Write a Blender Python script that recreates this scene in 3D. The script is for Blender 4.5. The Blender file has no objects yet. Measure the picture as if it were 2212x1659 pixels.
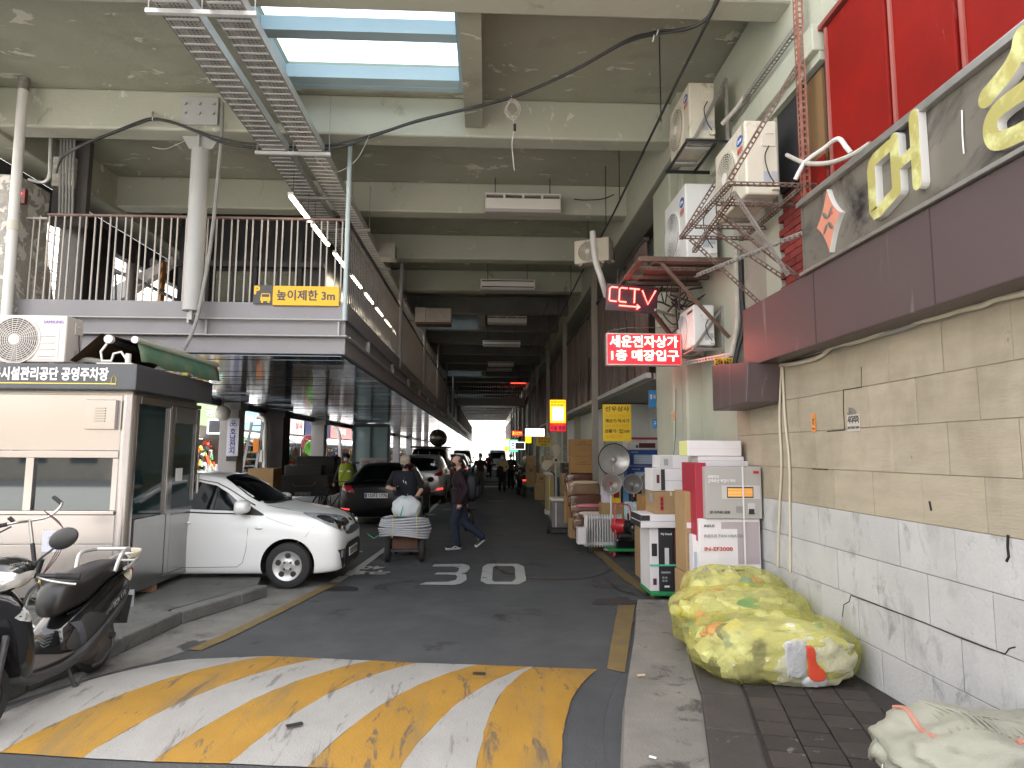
import bpy, bmesh, math, random
from mathutils import Vector, Matrix, Euler
from mathutils.bvhtree import BVHTree
from mathutils.geometry import delaunay_2d_cdt
R = random.Random(7)
SC = bpy.context.scene
COL = bpy.data.collections.new('place')     # linked to the scene at the very end: keeps the build fast
rad = math.radians
AX, AN, AZ = (1, 0, 0), (0, -1, 0), (0, 0, 1)

# -- camera
FPX, CX, CY, CAMH, ROLL = 1400.0, 1106.0, 829.5, 1.78, 0.0052
_q = (-54 + 147.5 * ROLL, 147.5 + 54 * ROLL)
PITCH = math.atan(_q[1] / FPX)
YAW = math.atan(-_q[0] / FPX * math.cos(PITCH))
CF = Vector((math.sin(YAW) * math.cos(PITCH), math.cos(YAW) * math.cos(PITCH), math.sin(PITCH)))
CR = Vector((math.cos(YAW), -math.sin(YAW), 0))
CU = CR.cross(CF)
cam_d = bpy.data.cameras.new('camera')
cam = bpy.data.objects.new('camera', cam_d)
COL.objects.link(cam)
cr = CR * math.cos(ROLL) + CU * math.sin(ROLL)
cu = CU * math.cos(ROLL) - CR * math.sin(ROLL)
m3 = Matrix((cr, cu, -CF)).transposed()
cam.matrix_world = Matrix.Translation((0, 0, CAMH)) @ m3.to_4x4()
cam_d.sensor_width = 36
cam_d.lens = 36 * FPX / 2212
cam_d.clip_start = 0.05
cam_d.clip_end = 2000
SC.camera = cam

# -- sky, sun, exposure
SUN_EL, SUN_AZ = rad(66), rad(82)          # azimuth clockwise from +Y
world = bpy.data.worlds.new('World')
SC.world = world
world.use_nodes = True
wn = world.node_tree.nodes
sky = wn.new('ShaderNodeTexSky')
sky.sky_type = 'NISHITA'
sky.sun_disc = False
sky.sun_elevation = SUN_EL
sky.sun_rotation = SUN_AZ
sky.air_density = 1.0
sky.dust_density = 2.5
sky.ozone_density = 1.0
hs = wn.new('ShaderNodeHueSaturation')
hs.inputs['Saturation'].default_value = 0.35
tintn = wn.new('ShaderNodeMix'); tintn.data_type = 'RGBA'; tintn.blend_type = 'MULTIPLY'; tintn.inputs[0].default_value = 1.0
tintn.inputs[7].default_value = (1.05, 1.0, 0.93, 1)
world.node_tree.links.new(sky.outputs[0], hs.inputs['Color'])
world.node_tree.links.new(hs.outputs[0], tintn.inputs[6])
world.node_tree.links.new(tintn.outputs[2], wn['Background'].inputs[0])
wn['Background'].inputs[1].default_value = 0.15
sun_d = bpy.data.lights.new('sun', 'SUN')
sun_d.energy = 4.0
sun_d.angle = rad(0.55)
sun_d.color = (1.0, 0.95, 0.87)
sun = bpy.data.objects.new('sun', sun_d)
COL.objects.link(sun)
sdir = Vector((math.sin(SUN_AZ) * math.cos(SUN_EL), math.cos(SUN_AZ) * math.cos(SUN_EL), math.sin(SUN_EL)))
sun.rotation_euler = sdir.to_track_quat('Z', 'Y').to_euler()
sun.location = (20, 10, 40)
vs = SC.view_settings
SC.display_settings.display_device = 'sRGB'
vs.view_transform = 'Standard'
vs.look = 'None'
vs.gamma = 1
vs.exposure = 2.9
vs.use_curve_mapping = False
try:
 SC.cycles.use_denoising = True
 SC.cycles.max_bounces = 10
 SC.cycles.diffuse_bounces = 6
 SC.cycles.glossy_bounces = 4
 SC.cycles.transparent_max_bounces = 16
 SC.cycles.caustics_reflective = False
 SC.cycles.caustics_refractive = False
 SC.cycles.sample_clamp_indirect = 6
except Exception:
 pass


# -- photo point -> place on a real plane
def ray(px, py):
 x, y = px - CX, py - CY
 xu = x * math.cos(ROLL) + y * math.sin(ROLL)
 yu = -x * math.sin(ROLL) + y * math.cos(ROLL)
 return CF * FPX + CR * xu - CU * yu
def G(px, py, z=0.0):
 d = ray(px, py); t = (z - CAMH) / d.z
 return Vector((d.x * t, d.y * t, z))
def PX(px, py, x):
 d = ray(px, py); t = x / d.x
 return Vector((x, d.y * t, CAMH + d.z * t))
def PY(px, py, y):
 d = ray(px, py); t = y / d.y
 return Vector((d.x * t, y, CAMH + d.z * t))


# -- materials
MATS = {}
def M(name, col, col2=None, scale=4.0, rough=0.6, metal=0.0, bump=0.0, bscale=None, rand=0.0, stain=None,
      sscale=3.0, sthr=0.6, stretch=(1, 1, 1), coat=0.0, emit=None, estr=0.0, spec=0.5, local=False, contrast=0.25,
      stain2=None, s2scale=1.0, s2thr=0.6, sharp=0.03, rough2=None, sstretch=None, alpha=1.0, trans=0.0, sheen=0.0, s2amt=1.0, s2sharp=None):
 if name in MATS: return MATS[name]
 m = bpy.data.materials.new(name); MATS[name] = m
 m.use_nodes = True
 nt = m.node_tree; N = nt.nodes; L = nt.links
 b = N['Principled BSDF']
 b.inputs['Roughness'].default_value = rough
 b.inputs['Metallic'].default_value = metal
 b.inputs['Coat Weight'].default_value = coat
 b.inputs['Coat Roughness'].default_value = 0.08
 b.inputs['Specular IOR Level'].default_value = spec
 b.inputs['Alpha'].default_value = alpha
 b.inputs['Transmission Weight'].default_value = trans
 if sheen: b.inputs['Sheen Weight'].default_value = sheen
 c4 = lambda c: (c[0], c[1], c[2], 1)
 b.inputs['Base Color'].default_value = c4(col)
 if emit:
  b.inputs['Emission Color'].default_value = c4(emit)
  b.inputs['Emission Strength'].default_value = estr
 if col2 is None and not stain and not bump and not rand and not stain2: return m
 if local:
  vec = N.new('ShaderNodeTexCoord').outputs['Object']
 else:
  vec = N.new('ShaderNodeNewGeometry').outputs['Position']
 def mapped(st):
  mp = N.new('ShaderNodeMapping'); mp.inputs['Scale'].default_value = st
  L.new(vec, mp.inputs[0]); return mp.outputs[0]
 base = mapped(stretch)
 cur = None
 def noise(v, sc, det=6, ro=0.6, dist=0.0):
  n = N.new('ShaderNodeTexNoise'); n.inputs['Scale'].default_value = sc
  n.inputs['Detail'].default_value = det; n.inputs['Roughness'].default_value = ro
  n.inputs['Distortion'].default_value = dist
  L.new(v, n.inputs['Vector']); return n.outputs['Fac']
 def ramp(f, lo, hi):
  r = N.new('ShaderNodeMapRange'); r.inputs[1].default_value = lo; r.inputs[2].default_value = hi
  L.new(f, r.inputs[0]); return r.outputs[0]
 def mix(f, a, bcol):
  x = N.new('ShaderNodeMix'); x.data_type = 'RGBA'
  if f is not None and hasattr(f, 'links'): L.new(f, x.inputs[0])
  else: x.inputs[0].default_value = f
  for v, s in ((a, x.inputs[6]), (bcol, x.inputs[7])):
   if hasattr(v, 'links'): L.new(v, s)
   else: s.default_value = c4(v)
  return x.outputs[2]
 cur = col
 nf = None
 if col2 is not None:
  nf = noise(base, scale)
  f = ramp(nf, 0.5 - contrast, 0.5 + contrast)
  cur = mix(f, col, col2)
 if stain2:
  f = ramp(noise(mapped(sstretch or stretch), s2scale, 8, 0.62, 0.4), s2thr, s2thr + (s2sharp or sharp * 4))
  if s2amt < 1:
   mm = N.new('ShaderNodeMath'); mm.operation = 'MULTIPLY'; mm.inputs[1].default_value = s2amt
   L.new(f, mm.inputs[0]); f = mm.outputs[0]
  cur = mix(f, cur, stain2)
 if stain:
  f = ramp(noise(mapped(sstretch or stretch), sscale, 10, 0.68, 0.6), sthr, sthr + sharp)
  cur = mix(f, cur, stain)
 if rand:
  oi = N.new('ShaderNodeObjectInfo')
  h = N.new('ShaderNodeHueSaturation')
  r = N.new('ShaderNodeMapRange'); r.inputs[3].default_value = 1 - rand; r.inputs[4].default_value = 1 + rand
  L.new(oi.outputs['Random'], r.inputs[0]); L.new(r.outputs[0], h.inputs['Value'])
  if hasattr(cur, 'links'): L.new(cur, h.inputs['Color'])
  else: h.inputs['Color'].default_value = c4(cur)
  cur = h.outputs[0]
 if hasattr(cur, 'links'): L.new(cur, b.inputs['Base Color'])
 if rough2 is not None and nf is not None:
  r = N.new('ShaderNodeMapRange'); r.inputs[1].default_value = 0.3; r.inputs[2].default_value = 0.7
  r.inputs[3].default_value = rough; r.inputs[4].default_value = rough2
  L.new(nf, r.inputs[0]); L.new(r.outputs[0], b.inputs['Roughness'])
 if bump:
  bp = N.new('ShaderNodeBump'); bp.inputs['Strength'].default_value = bump; bp.inputs['Distance'].default_value = 0.02
  L.new(noise(base, bscale or scale * 6, 5), bp.inputs['Height']); L.new(bp.outputs[0], b.inputs['Normal'])
 return m

def glass_mat(name, tint, gloss=0.12, rough=0.02):
 m = bpy.data.materials.new(name); MATS[name] = m; m.use_nodes = True
 nt = m.node_tree; N = nt.nodes; L = nt.links
 N.remove(N['Principled BSDF'])
 t = N.new('ShaderNodeBsdfTransparent'); t.inputs[0].default_value = (*tint, 1)
 g = N.new('ShaderNodeBsdfGlossy'); g.inputs['Roughness'].default_value = rough
 fr = N.new('ShaderNodeLayerWeight'); fr.inputs[0].default_value = gloss
 mx = N.new('ShaderNodeMixShader')
 L.new(fr.outputs['Fresnel'], mx.inputs[0]); L.new(t.outputs[0], mx.inputs[1]); L.new(g.outputs[0], mx.inputs[2])
 L.new(mx.outputs[0], N['Material Output'].inputs[0])
 return m


# -- objects
def tag(o, label=None, cat=None, group=None, kind=None):
 if label: o['label'] = label
 if cat: o['category'] = cat
 if group: o['group'] = group
 if kind: o['kind'] = kind
 return o
def thing(name, label=None, cat=None, loc=(0, 0, 0), rz=0.0, group=None, kind=None, rot=None):
 o = bpy.data.objects.new(name, None); COL.objects.link(o)
 o.empty_display_size = 0.1
 o.location = loc
 o.rotation_euler = rot or (0, 0, rz)
 return tag(o, label, cat, group, kind)
def place(name, me, parent=None, loc=(0, 0, 0), rot=(0, 0, 0), scale=(1, 1, 1)):
 o = bpy.data.objects.new(name, me); COL.objects.link(o)
 o.parent = parent; o.location = loc; o.rotation_euler = rot; o.scale = scale
 return o
def copy_tree(o, parent=None, **kw):
 c = o.copy(); COL.objects.link(c); c.parent = parent
 for ch in list(o.children): copy_tree(ch, c)
 for k, v in kw.items():
  if k in ('label', 'category', 'group', 'kind'): c[k] = v
  elif k == 'rz': c.rotation_euler = (0, 0, v)
  else: setattr(c, k, v)
 return c

def frame_from(d):
 d = Vector(d).normalized()
 a = Vector((0, 0, 1)) if abs(d.z) < 0.95 else Vector((1, 0, 0))
 u = d.cross(a).normalized(); v = u.cross(d).normalized()
 return u, v

class MB:
 """collects geometry; build() links it as ONE mesh object"""
 def __init__(s): s.v = []; s.f = []; s.mi = []; s.cur = 0; s.X = None
 def m(s, i): s.cur = i; return s
 def add(s, vs, fs):
  n = len(s.v)
  if s.X is not None: vs = [s.X @ Vector(p) for p in vs]
  s.v += [tuple(p) for p in vs]
  for f in fs: s.f.append([i + n for i in f]); s.mi.append(s.cur)
  return s
 def box(s, x0, x1, y0, y1, z0, z1, taper=0.0):
  if x0 > x1: x0, x1 = x1, x0
  if y0 > y1: y0, y1 = y1, y0
  if z0 > z1: z0, z1 = z1, z0
  t = taper
  return s.add([(x0, y0, z0), (x1, y0, z0), (x1, y1, z0), (x0, y1, z0), (x0 + t, y0 + t, z1), (x1 - t, y0 + t, z1), (x1 - t, y1 - t, z1), (x0 + t, y1 - t, z1)],
                     [(0, 3, 2, 1), (4, 5, 6, 7), (0, 1, 5, 4), (1, 2, 6, 5), (2, 3, 7, 6), (3, 0, 4, 7)])
 def cbox(s, c, size, rot=None):
  hx, hy, hz = size[0] / 2, size[1] / 2, size[2] / 2
  q = Euler(rot).to_matrix() if rot else Matrix.Identity(3)
  P = [Vector(c) + q @ Vector((a * hx, b * hy, d * hz)) for d in (-1, 1) for a, b in ((-1, -1), (1, -1), (1, 1), (-1, 1))]
  return s.add(P, [(0, 3, 2, 1), (4, 5, 6, 7), (0, 1, 5, 4), (1, 2, 6, 5), (2, 3, 7, 6), (3, 0, 4, 7)])
 def bar(s, p0, p1, w, h=None, up=None):
  """rectangular bar between two points"""
  h = w if h is None else h
  p0, p1 = Vector(p0), Vector(p1); d = (p1 - p0)
  if d.length < 1e-6: return s
  u, v = frame_from(d)
  if up is not None:
   v = Vector(up); v = (v - d.normalized() * v.dot(d.normalized())).normalized(); u = d.normalized().cross(v)
  P = []
  for p in (p0, p1):
   P += [p - u * w / 2 - v * h / 2, p + u * w / 2 - v * h / 2, p + u * w / 2 + v * h / 2, p - u * w / 2 + v * h / 2]
  return s.add(P, [(3, 2, 1, 0), (4, 5, 6, 7), (0, 1, 5, 4), (1, 2, 6, 5), (2, 3, 7, 6), (3, 0, 4, 7)])
 def cyl(s, p0, p1, r0, r1=None, n=12, caps=True):
  r1 = r0 if r1 is None else r1
  p0, p1 = Vector(p0), Vector(p1)
  u, v = frame_from(p1 - p0)
  P = []
  for p, r in ((p0, r0), (p1, r1)):
   for i in range(n):
    a = 2 * math.pi * i / n
    P.append(p + u * math.cos(a) * r + v * math.sin(a) * r)
  F = [(i, (i + 1) % n, n + (i + 1) % n, n + i) for i in range(n)]
  if caps: F += [tuple(range(n - 1, -1, -1)), tuple(range(n, 2 * n))]
  return s.add(P, F)
 def tube(s, path, r, n=8, caps=True, closed=False):
  pts = [Vector(p) for p in path]
  k = len(pts); P = []; u = None
  for i, p in enumerate(pts):
   if closed: d = pts[(i + 1) % k] - pts[i - 1]
   else: d = pts[min(i + 1, k - 1)] - pts[max(i - 1, 0)]
   d = d.normalized() if d.length > 1e-9 else Vector((0, 0, 1))
   if u is None: u, v = frame_from(d)
   else:
    u = (u - d * u.dot(d))
    u = u.normalized() if u.length > 1e-6 else frame_from(d)[0]
    v = d.cross(u) * -1
   rr = r[i] if isinstance(r, (list, tuple)) else r
   for j in range(n):
    a = 2 * math.pi * j / n
    P.append(p + u * math.cos(a) * rr + v * math.sin(a) * rr)
  F = []
  for i in range(k if closed else k - 1):
   i2 = (i + 1) % k
   for j in range(n): F.append((i * n + j, i * n + (j + 1) % n, i2 * n + (j + 1) % n, i2 * n + j))
  if caps and not closed: F += [tuple(range(n - 1, -1, -1)), tuple(range((k - 1) * n, k * n))]
  return s.add(P, F)
 def lathe(s, prof, c=(0, 0, 0), axis=(0, 0, 1), n=20, caps=False):
  """profile of (r, h) along axis"""
  ax = Vector(axis).normalized(); u, v = frame_from(ax); c = Vector(c); P = []
  for r, h in prof:
   for j in range(n):
    a = 2 * math.pi * j / n
    P.append(c + ax * h + u * math.cos(a) * r + v * math.sin(a) * r)
  F = []
  for i in range(len(prof) - 1):
   for j in range(n): F.append((i * n + j, i * n + (j + 1) % n, (i + 1) * n + (j + 1) % n, (i + 1) * n + j))
  if caps and prof[0][0] > 1e-5: F.append(tuple(range(n - 1, -1, -1)))
  if caps and prof[-1][0] > 1e-5: F.append(tuple(range((len(prof) - 1) * n, len(prof) * n)))
  return s.add(P, F)
 def prism(s, pts, o, u, v, depth):
  """polygon pts (2D) in the plane o + a u + b v, extruded by vector depth"""
  o, u, v, d = Vector(o), Vector(u), Vector(v), Vector(depth)
  k = len(pts)
  A = [o + u * a + v * b for a, b in pts]
  P = A + [p + d for p in A]
  flip = u.cross(v).dot(d) > 0
  ar = sum(pts[i][0] * pts[(i + 1) % k][1] - pts[(i + 1) % k][0] * pts[i][1] for i in range(k))
  if ar < 0: flip = not flip
  f0 = list(range(k)); F = [tuple(reversed(f0)) if flip else tuple(f0), tuple(i + k for i in (f0 if flip else reversed(f0)))]
  for i in range(k):
   j = (i + 1) % k
   F.append((i, j, j + k, i + k) if flip else (i + k, j + k, j, i))
  return s.add(P, F)
 def ell(s, c, r, nu=14, nv=9, rot=None):
  q = Euler(rot).to_matrix() if rot else Matrix.Identity(3)
  c = Vector(c); P = []
  for i in range(nv + 1):
   t = math.pi * i / nv
   for j in range(nu):
    a = 2 * math.pi * j / nu
    P.append(c + q @ Vector((r[0] * math.sin(t) * math.cos(a), r[1] * math.sin(t) * math.sin(a), -r[2] * math.cos(t))))
  F = []
  for i in range(nv):
   for j in range(nu):
    j2 = (j + 1) % nu
    F.append((i * nu + j, i * nu + j2, (i + 1) * nu + j2, (i + 1) * nu + j))
  return s.add(P, F)
 def quad(s, a, b, c, d): return s.add([a, b, c, d], [(0, 1, 2, 3)])
 def mesh(s, name='mesh', mats=None, smooth=False):
  me = bpy.data.meshes.new(name)
  me.from_pydata(s.v, [], s.f)
  for x in (mats if isinstance(mats, (list, tuple)) else [mats]):
   if x: me.materials.append(x)
  if len(set(s.mi)) > 1 or s.mi and s.mi[0]:
   me.polygons.foreach_set('material_index', s.mi)
  if smooth:
   me.polygons.foreach_set('use_smooth', [True] * len(me.polygons))
   try: me.set_sharp_from_angle(angle=rad(smooth if smooth is not True else 40))
   except Exception: pass
  me.update()
  return me
 def build(s, name, mats, parent=None, smooth=False, bevel=0.0, loc=(0, 0, 0), rot=(0, 0, 0), seg=2):
  o = place(name, s.mesh(name, mats, smooth), parent, loc, rot)
  if bevel:
   b = o.modifiers.new('bevel', 'BEVEL'); b.width = bevel; b.segments = seg; b.limit_method = 'ANGLE'; b.angle_limit = rad(35)
   b.harden_normals = False
  return o

def bench_graph():
 dg = bpy.context.evaluated_depsgraph_get(); dg.update()
 return dg
def freeze(o, extra=()):
 """bake the modifiers of o into its mesh (on a small separate scene, for speed)"""
 for q in (o, *extra): SC.collection.objects.link(q)
 dg = bench_graph()
 me = bpy.data.meshes.new_from_object(o.evaluated_get(dg))
 for q in (o, *extra): SC.collection.objects.unlink(q)
 o.modifiers.clear(); o.data = me
 return o

_texts = {}
def text(s, size, mat, parent=None, o=(0, 0, 0), u=(1, 0, 0), v=(0, 0, 1), ext=0.002, bold=0.0, align='CENTER', name='lettering', width=None, spacing=1.0):
 """letters as flat raised geometry: o = centre point, u = reading direction, v = up"""
 key = (s, spacing)
 if key not in _texts:
  if '_o' not in _texts:
   cu_ = bpy.data.curves.new('lettering', 'FONT')
   cu_.size = 1.0; cu_.align_x = 'CENTER'; cu_.align_y = 'CENTER'; cu_.extrude = 0.5; cu_.space_line = 1.05; cu_.resolution_u = 3
   _texts['_o'] = bpy.data.objects.new('lettering', cu_); SC.collection.objects.link(_texts['_o'])
  to = _texts['_o']; cu_ = to.data
  cu_.body = s; cu_.space_character = spacing
  _texts[key] = bpy.data.meshes.new_from_object(to.evaluated_get(bench_graph()))
 me = _texts[key]
 if bold:                                   # heavier strokes: the outline laid over itself, each copy a hair higher
  src = [q.co.copy() for q in me.vertices]; fs = [tuple(q.vertices) for q in me.polygons]; mbb = MB(); bb_ = bold / size
  for i in range(9):
   dx, dy = (0, 0) if i == 0 else (math.cos(i * math.pi / 4) * bb_, math.sin(i * math.pi / 4) * bb_)
   mbb.add([(q.x + dx, q.y + dy, q.z * (1 + .012 * i)) for q in src], fs)
  me = mbb.mesh('lettering')
 else: me = me.copy()
 me.materials.clear(); me.materials.append(mat)
 u = Vector(u).normalized(); v = Vector(v); v = (v - u * v.dot(u)).normalized(); w = u.cross(v)
 sx = size
 if width is not None and len(me.vertices):
  xs = [q.co.x for q in me.vertices]
  sx = width / max(1e-6, max(xs) - min(xs))
 T = Matrix.Translation(Vector(o)) @ Matrix((u * sx, v * size, w * ext)).transposed().to_4x4()
 me.transform(T)
 return place(name, me, parent)

def subdiv_poly(poly, step):
 """2D polygon -> triangulated with interior points"""
 pts = []
 k = len(poly)
 for i in range(k):
  a, b = Vector(poly[i]), Vector(poly[(i + 1) % k])
  n = max(1, int((b - a).length / step))
  for j in range(n): pts.append(a.lerp(b, j / n))
 nb = len(pts)
 xs = [p[0] for p in pts]; ys = [p[1] for p in pts]
 def inside(x, y):
  c = False; j = nb - 1
  for i in range(nb):
   if (pts[i][1] > y) != (pts[j][1] > y) and x < (pts[j][0] - pts[i][0]) * (y - pts[i][1]) / (pts[j][1] - pts[i][1]) + pts[i][0]: c = not c
   j = i
  return c
 extra = []
 x = min(xs) + step * .5
 while x < max(xs):
  y = min(ys) + step * .5
  while y < max(ys):
   if inside(x, y) and min((p - Vector((x, y))).length for p in pts) > step * .35: extra.append(Vector((x, y)))
   y += step
  x += step
 vs, es, fs, *_ = delaunay_2d_cdt(pts + extra, [], [list(range(nb))], 1, 1e-5)
 return vs, fs

def smooth_poly(pts, n=4):
 """closed Catmull-Rom through 2D points"""
 k = len(pts); out = []
 for i in range(k):
  p0, p1, p2, p3 = (Vector(pts[(i + d) % k]) for d in (-1, 0, 1, 2))
  for j in range(n):
   t = j / n
   out.append(0.5 * ((2 * p1) + (p2 - p0) * t + (2 * p0 - 5 * p1 + 4 * p2 - p3) * t * t + (3 * p1 - p0 - 3 * p2 + p3) * t ** 3))
 return [tuple(p) for p in out]

def spline(pts, n=8):
 """open Catmull-Rom through 3D points"""
 P = [Vector(p) for p in pts]; out = []
 for i in range(len(P) - 1):
  p0 = P[max(i - 1, 0)]; p1 = P[i]; p2 = P[i + 1]; p3 = P[min(i + 2, len(P) - 1)]
  for j in range(n):
   t = j / n
   out.append(0.5 * ((2 * p1) + (p2 - p0) * t + (2 * p0 - 5 * p1 + 4 * p2 - p3) * t * t + (3 * p1 - p0 - 3 * p2 + p3) * t ** 3))
 out.append(P[-1])
 return out

def decal(bvh, poly, o, u, v, d, mat, name, parent, step=0.06, off=0.004, thick=0.0, smooth=True, maxd=3.0):
 """panel that follows a curved body: 2D outline in plane (o,u,v) is cast along d on to the body"""
 o, u, v, d = Vector(o), Vector(u), Vector(v), Vector(d).normalized()
 vs, fs = subdiv_poly(poly, step)
 P = []; ok = []
 last = None
 for p in vs:
  q = o + u * p[0] + v * p[1]
  hit, nrm, i, dist = bvh.ray_cast(q, d, maxd)
  if hit is None: P.append(None)
  else:
   if nrm.dot(d) > 0: nrm = -nrm
   P.append(hit + nrm * off)
 good = [p for p in P if p is not None]
 if not good: return None
 F = [f for f in fs if all(P[i] is not None for i in f)]
 P = [p if p is not None else Vector((0, 0, 0)) for p in P]
 mb = MB()
 mb.add(P, F)
 me = mb.mesh(name, mat, smooth)
 bm = bmesh.new(); bm.from_mesh(me)
 bmesh.ops.delete(bm, geom=[x for x in bm.verts if not x.link_faces], context='VERTS')
 for f in bm.faces:
  if f.normal.dot(d) > 0: f.normal_flip()
 bm.to_mesh(me); bm.free()
 ob = place(name, me, parent)
 if thick:
  sm = ob.modifiers.new('solid', 'SOLIDIFY'); sm.thickness = thick; sm.offset = 1.0
 return ob
# -- shared materials
ASPH = M('asphalt', (0.042, 0.046, 0.050), (0.070, 0.072, 0.075), 2.2, 0.82, bump=0.55, bscale=90, stain=(0.014, 0.014, 0.016), sscale=1.1, sthr=0.59, sharp=0.08,
         stain2=(0.11, 0.11, 0.107), s2scale=0.9, s2thr=0.53, s2sharp=0.2, s2amt=0.5)
PLATM = M('platform_concrete', (0.13, 0.133, 0.122), (0.085, 0.087, 0.08), 3.0, 0.9, bump=0.6, bscale=45, stain=(0.05, 0.05, 0.05), sscale=2, sthr=.57, sharp=.12)
GUTTER = M('gutter_concrete', (0.22, 0.215, 0.195), (0.135, 0.13, 0.12), 3.0, 0.9, bump=0.8, bscale=55, stain=(0.08, 0.08, 0.08), sscale=2.2, sthr=0.55, sharp=0.12)
KERBL = M('kerb_concrete', (0.22, 0.205, 0.18), (0.135, 0.127, 0.113), 2.5, 0.9, bump=0.7, bscale=60, stain=(0.06, 0.053, 0.046), sscale=3.5, sthr=0.56, sharp=0.1)
KERBD = M('kerb_granite', (0.060, 0.050, 0.045), (0.036, 0.031, 0.028), 4, 0.8, bump=0.4, bscale=70, stain=(0.15, 0.14, 0.13), sscale=6, sthr=0.62, sharp=0.08)
TILE = M('paving_tile', (0.042, 0.033, 0.028), (0.025, 0.020, 0.017), 5, 0.85, bump=0.4, bscale=80, rand=0.28, stain=(0.16, 0.15, 0.14), sscale=9, sthr=0.63, sharp=0.05)
JOINT = M('joint_dirt', (0.024, 0.020, 0.018), (0.04, 0.034, 0.03), 8, 0.95)
CONC = M('painted_concrete', (0.36, 0.36, 0.285), (0.30, 0.30, 0.235), 1.6, 0.75, bump=0.35, bscale=14, stain=(0.56, 0.55, 0.48), sscale=2.6, sthr=0.605, sharp=0.02,
         sstretch=(0.8, 1.5, 1.2), stain2=(0.21, 0.20, 0.155), s2scale=1.3, s2thr=0.55, s2sharp=0.14, s2amt=0.5)
CONCD = M('shaded_grey_concrete', (0.15, 0.15, 0.14), (0.10, 0.10, 0.092), 1.3, 0.5, bump=0.3, bscale=12)  # grey concrete of the deep bays, darkened in colour to carry their shade
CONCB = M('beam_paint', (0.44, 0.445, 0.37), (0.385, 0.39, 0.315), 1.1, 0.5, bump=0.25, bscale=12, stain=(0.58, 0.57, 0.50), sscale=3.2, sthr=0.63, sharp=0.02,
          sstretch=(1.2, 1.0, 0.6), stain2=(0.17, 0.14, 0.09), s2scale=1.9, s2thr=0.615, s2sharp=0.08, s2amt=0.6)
GREENW = M('pale_green_plaster', (0.44, 0.445, 0.36), (0.36, 0.39, 0.32), 1.3, 0.75, bump=0.3, bscale=20, stain2=(0.28, 0.26, 0.2), s2scale=2.0, s2thr=0.6, s2sharp=0.2, s2amt=0.5, sstretch=(2.5, 2.5, 0.35))
SLABM = M('beige_stone', (0.41, 0.355, 0.268), (0.335, 0.29, 0.218), 5.0, 0.75, bump=0.25, bscale=30, rand=0.07, stretch=(1, 0.6, 2.4), stain=(0.17, 0.14, 0.10), sscale=5, sthr=0.66, sharp=0.03, sstretch=(1, 1, 0.55),
          stain2=(0.22, 0.187, 0.134), s2scale=1.6, s2thr=0.48, s2sharp=0.22, s2amt=0.6)
BLOCKM = M('white_painted_block', (0.485, 0.482, 0.48), (0.40, 0.398, 0.396), 2.5, 0.7, bump=0.35, bscale=35, rand=0.05, stain=(0.27, 0.268, 0.265), sscale=3.4, sthr=0.55, sharp=0.12, sstretch=(1, 1.4, 0.8),
           stain2=(0.225, 0.217, 0.205), s2scale=1.1, s2thr=0.55, s2sharp=0.13, s2amt=0.65)
MORTAR = M('mortar', (0.38, 0.345, 0.28), (0.24, 0.22, 0.18), 6, 0.95)
MORTW = M('white_mortar', (0.29, 0.287, 0.284), (0.22, 0.217, 0.214), 6, 0.95)
REDP = M('red_panel_paint', (0.25, 0.010, 0.006), (0.17, 0.008, 0.006), 1.8, 0.62, spec=.12, bump=0.08, bscale=9, stain=(0.29, 0.05, 0.04), sscale=2.4, sthr=0.60, sharp=0.08, sstretch=(3, 3, 0.35))
REDBR = M('red_brick', (0.25, 0.035, 0.028), (0.16, 0.025, 0.02), 5, 0.85, bump=0.3, rand=0.15)
PLUM = M('plum_sheet', (0.085, 0.061, 0.063), (0.072, 0.052, 0.054), 1.2, 0.42, stain=(0.27, 0.22, 0.22), sscale=2.0, sthr=0.60, sharp=0.12, sstretch=(4, 4, 0.25))
SIGNG = M('grey_sign_sheet', (0.21, 0.19, 0.16), (0.175, 0.16, 0.135), 1.4, 0.4, metal=0.35, stain=(0.028, 0.024, 0.026), sscale=0.95, sthr=0.52, sharp=0.12, sstretch=(1.2, 1.2, 1.5))
ALU = M('aluminium', (0.55, 0.54, 0.52), (0.42, 0.41, 0.39), 6, 0.38, metal=0.9)
STEELG = M('grey_painted_steel', (0.26, 0.25, 0.268), (0.225, 0.217, 0.232), 2.0, 0.45, bump=0.05, stain=(0.30, 0.24, 0.19), sscale=3, sthr=0.62, sharp=0.05)
STEELL = M('light_grey_paint', (0.42, 0.42, 0.42), (0.37, 0.37, 0.365), 2.0, 0.45)
STEELD = M('dark_steel', (0.055, 0.055, 0.06), (0.03, 0.03, 0.033), 3.0, 0.5)
GALV = M('galvanised_tray', (0.38, 0.365, 0.34), (0.24, 0.225, 0.205), 7, 0.5, metal=0.45)
GALVL = M('galvanised_bright', (0.62, 0.63, 0.62), (0.5, 0.5, 0.49), 7, 0.42, metal=0.4)
RUST = M('rusty_angle', (0.115, 0.062, 0.042), (0.21, 0.17, 0.145), 9, 0.75, metal=0.25, bump=0.2, bscale=50, contrast=0.14)
RUSTD = M('rusty_dark', (0.085, 0.045, 0.032), (0.14, 0.095, 0.075), 7, 0.8, bump=0.2, bscale=50)
RUSTR = M('rusty_red_post', (0.23, 0.075, 0.05), (0.33, 0.16, 0.12), 10, 0.75, metal=0.1, contrast=0.18)
SOFF = M('mirror_soffit_sheet', (0.16, 0.19, 0.235), (0.12, 0.145, 0.18), 1.5, 0.10, metal=0.85, bump=0.02, bscale=5, rand=0.10)
FENCEM = M('bronze_fence_bar', (0.105, 0.09, 0.08), (0.07, 0.06, 0.053), 3, 0.4, metal=0.3)
BARW = M('pale_fence_bar', (0.46, 0.42, 0.39), (0.40, 0.37, 0.34), 3, 0.45)
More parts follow.
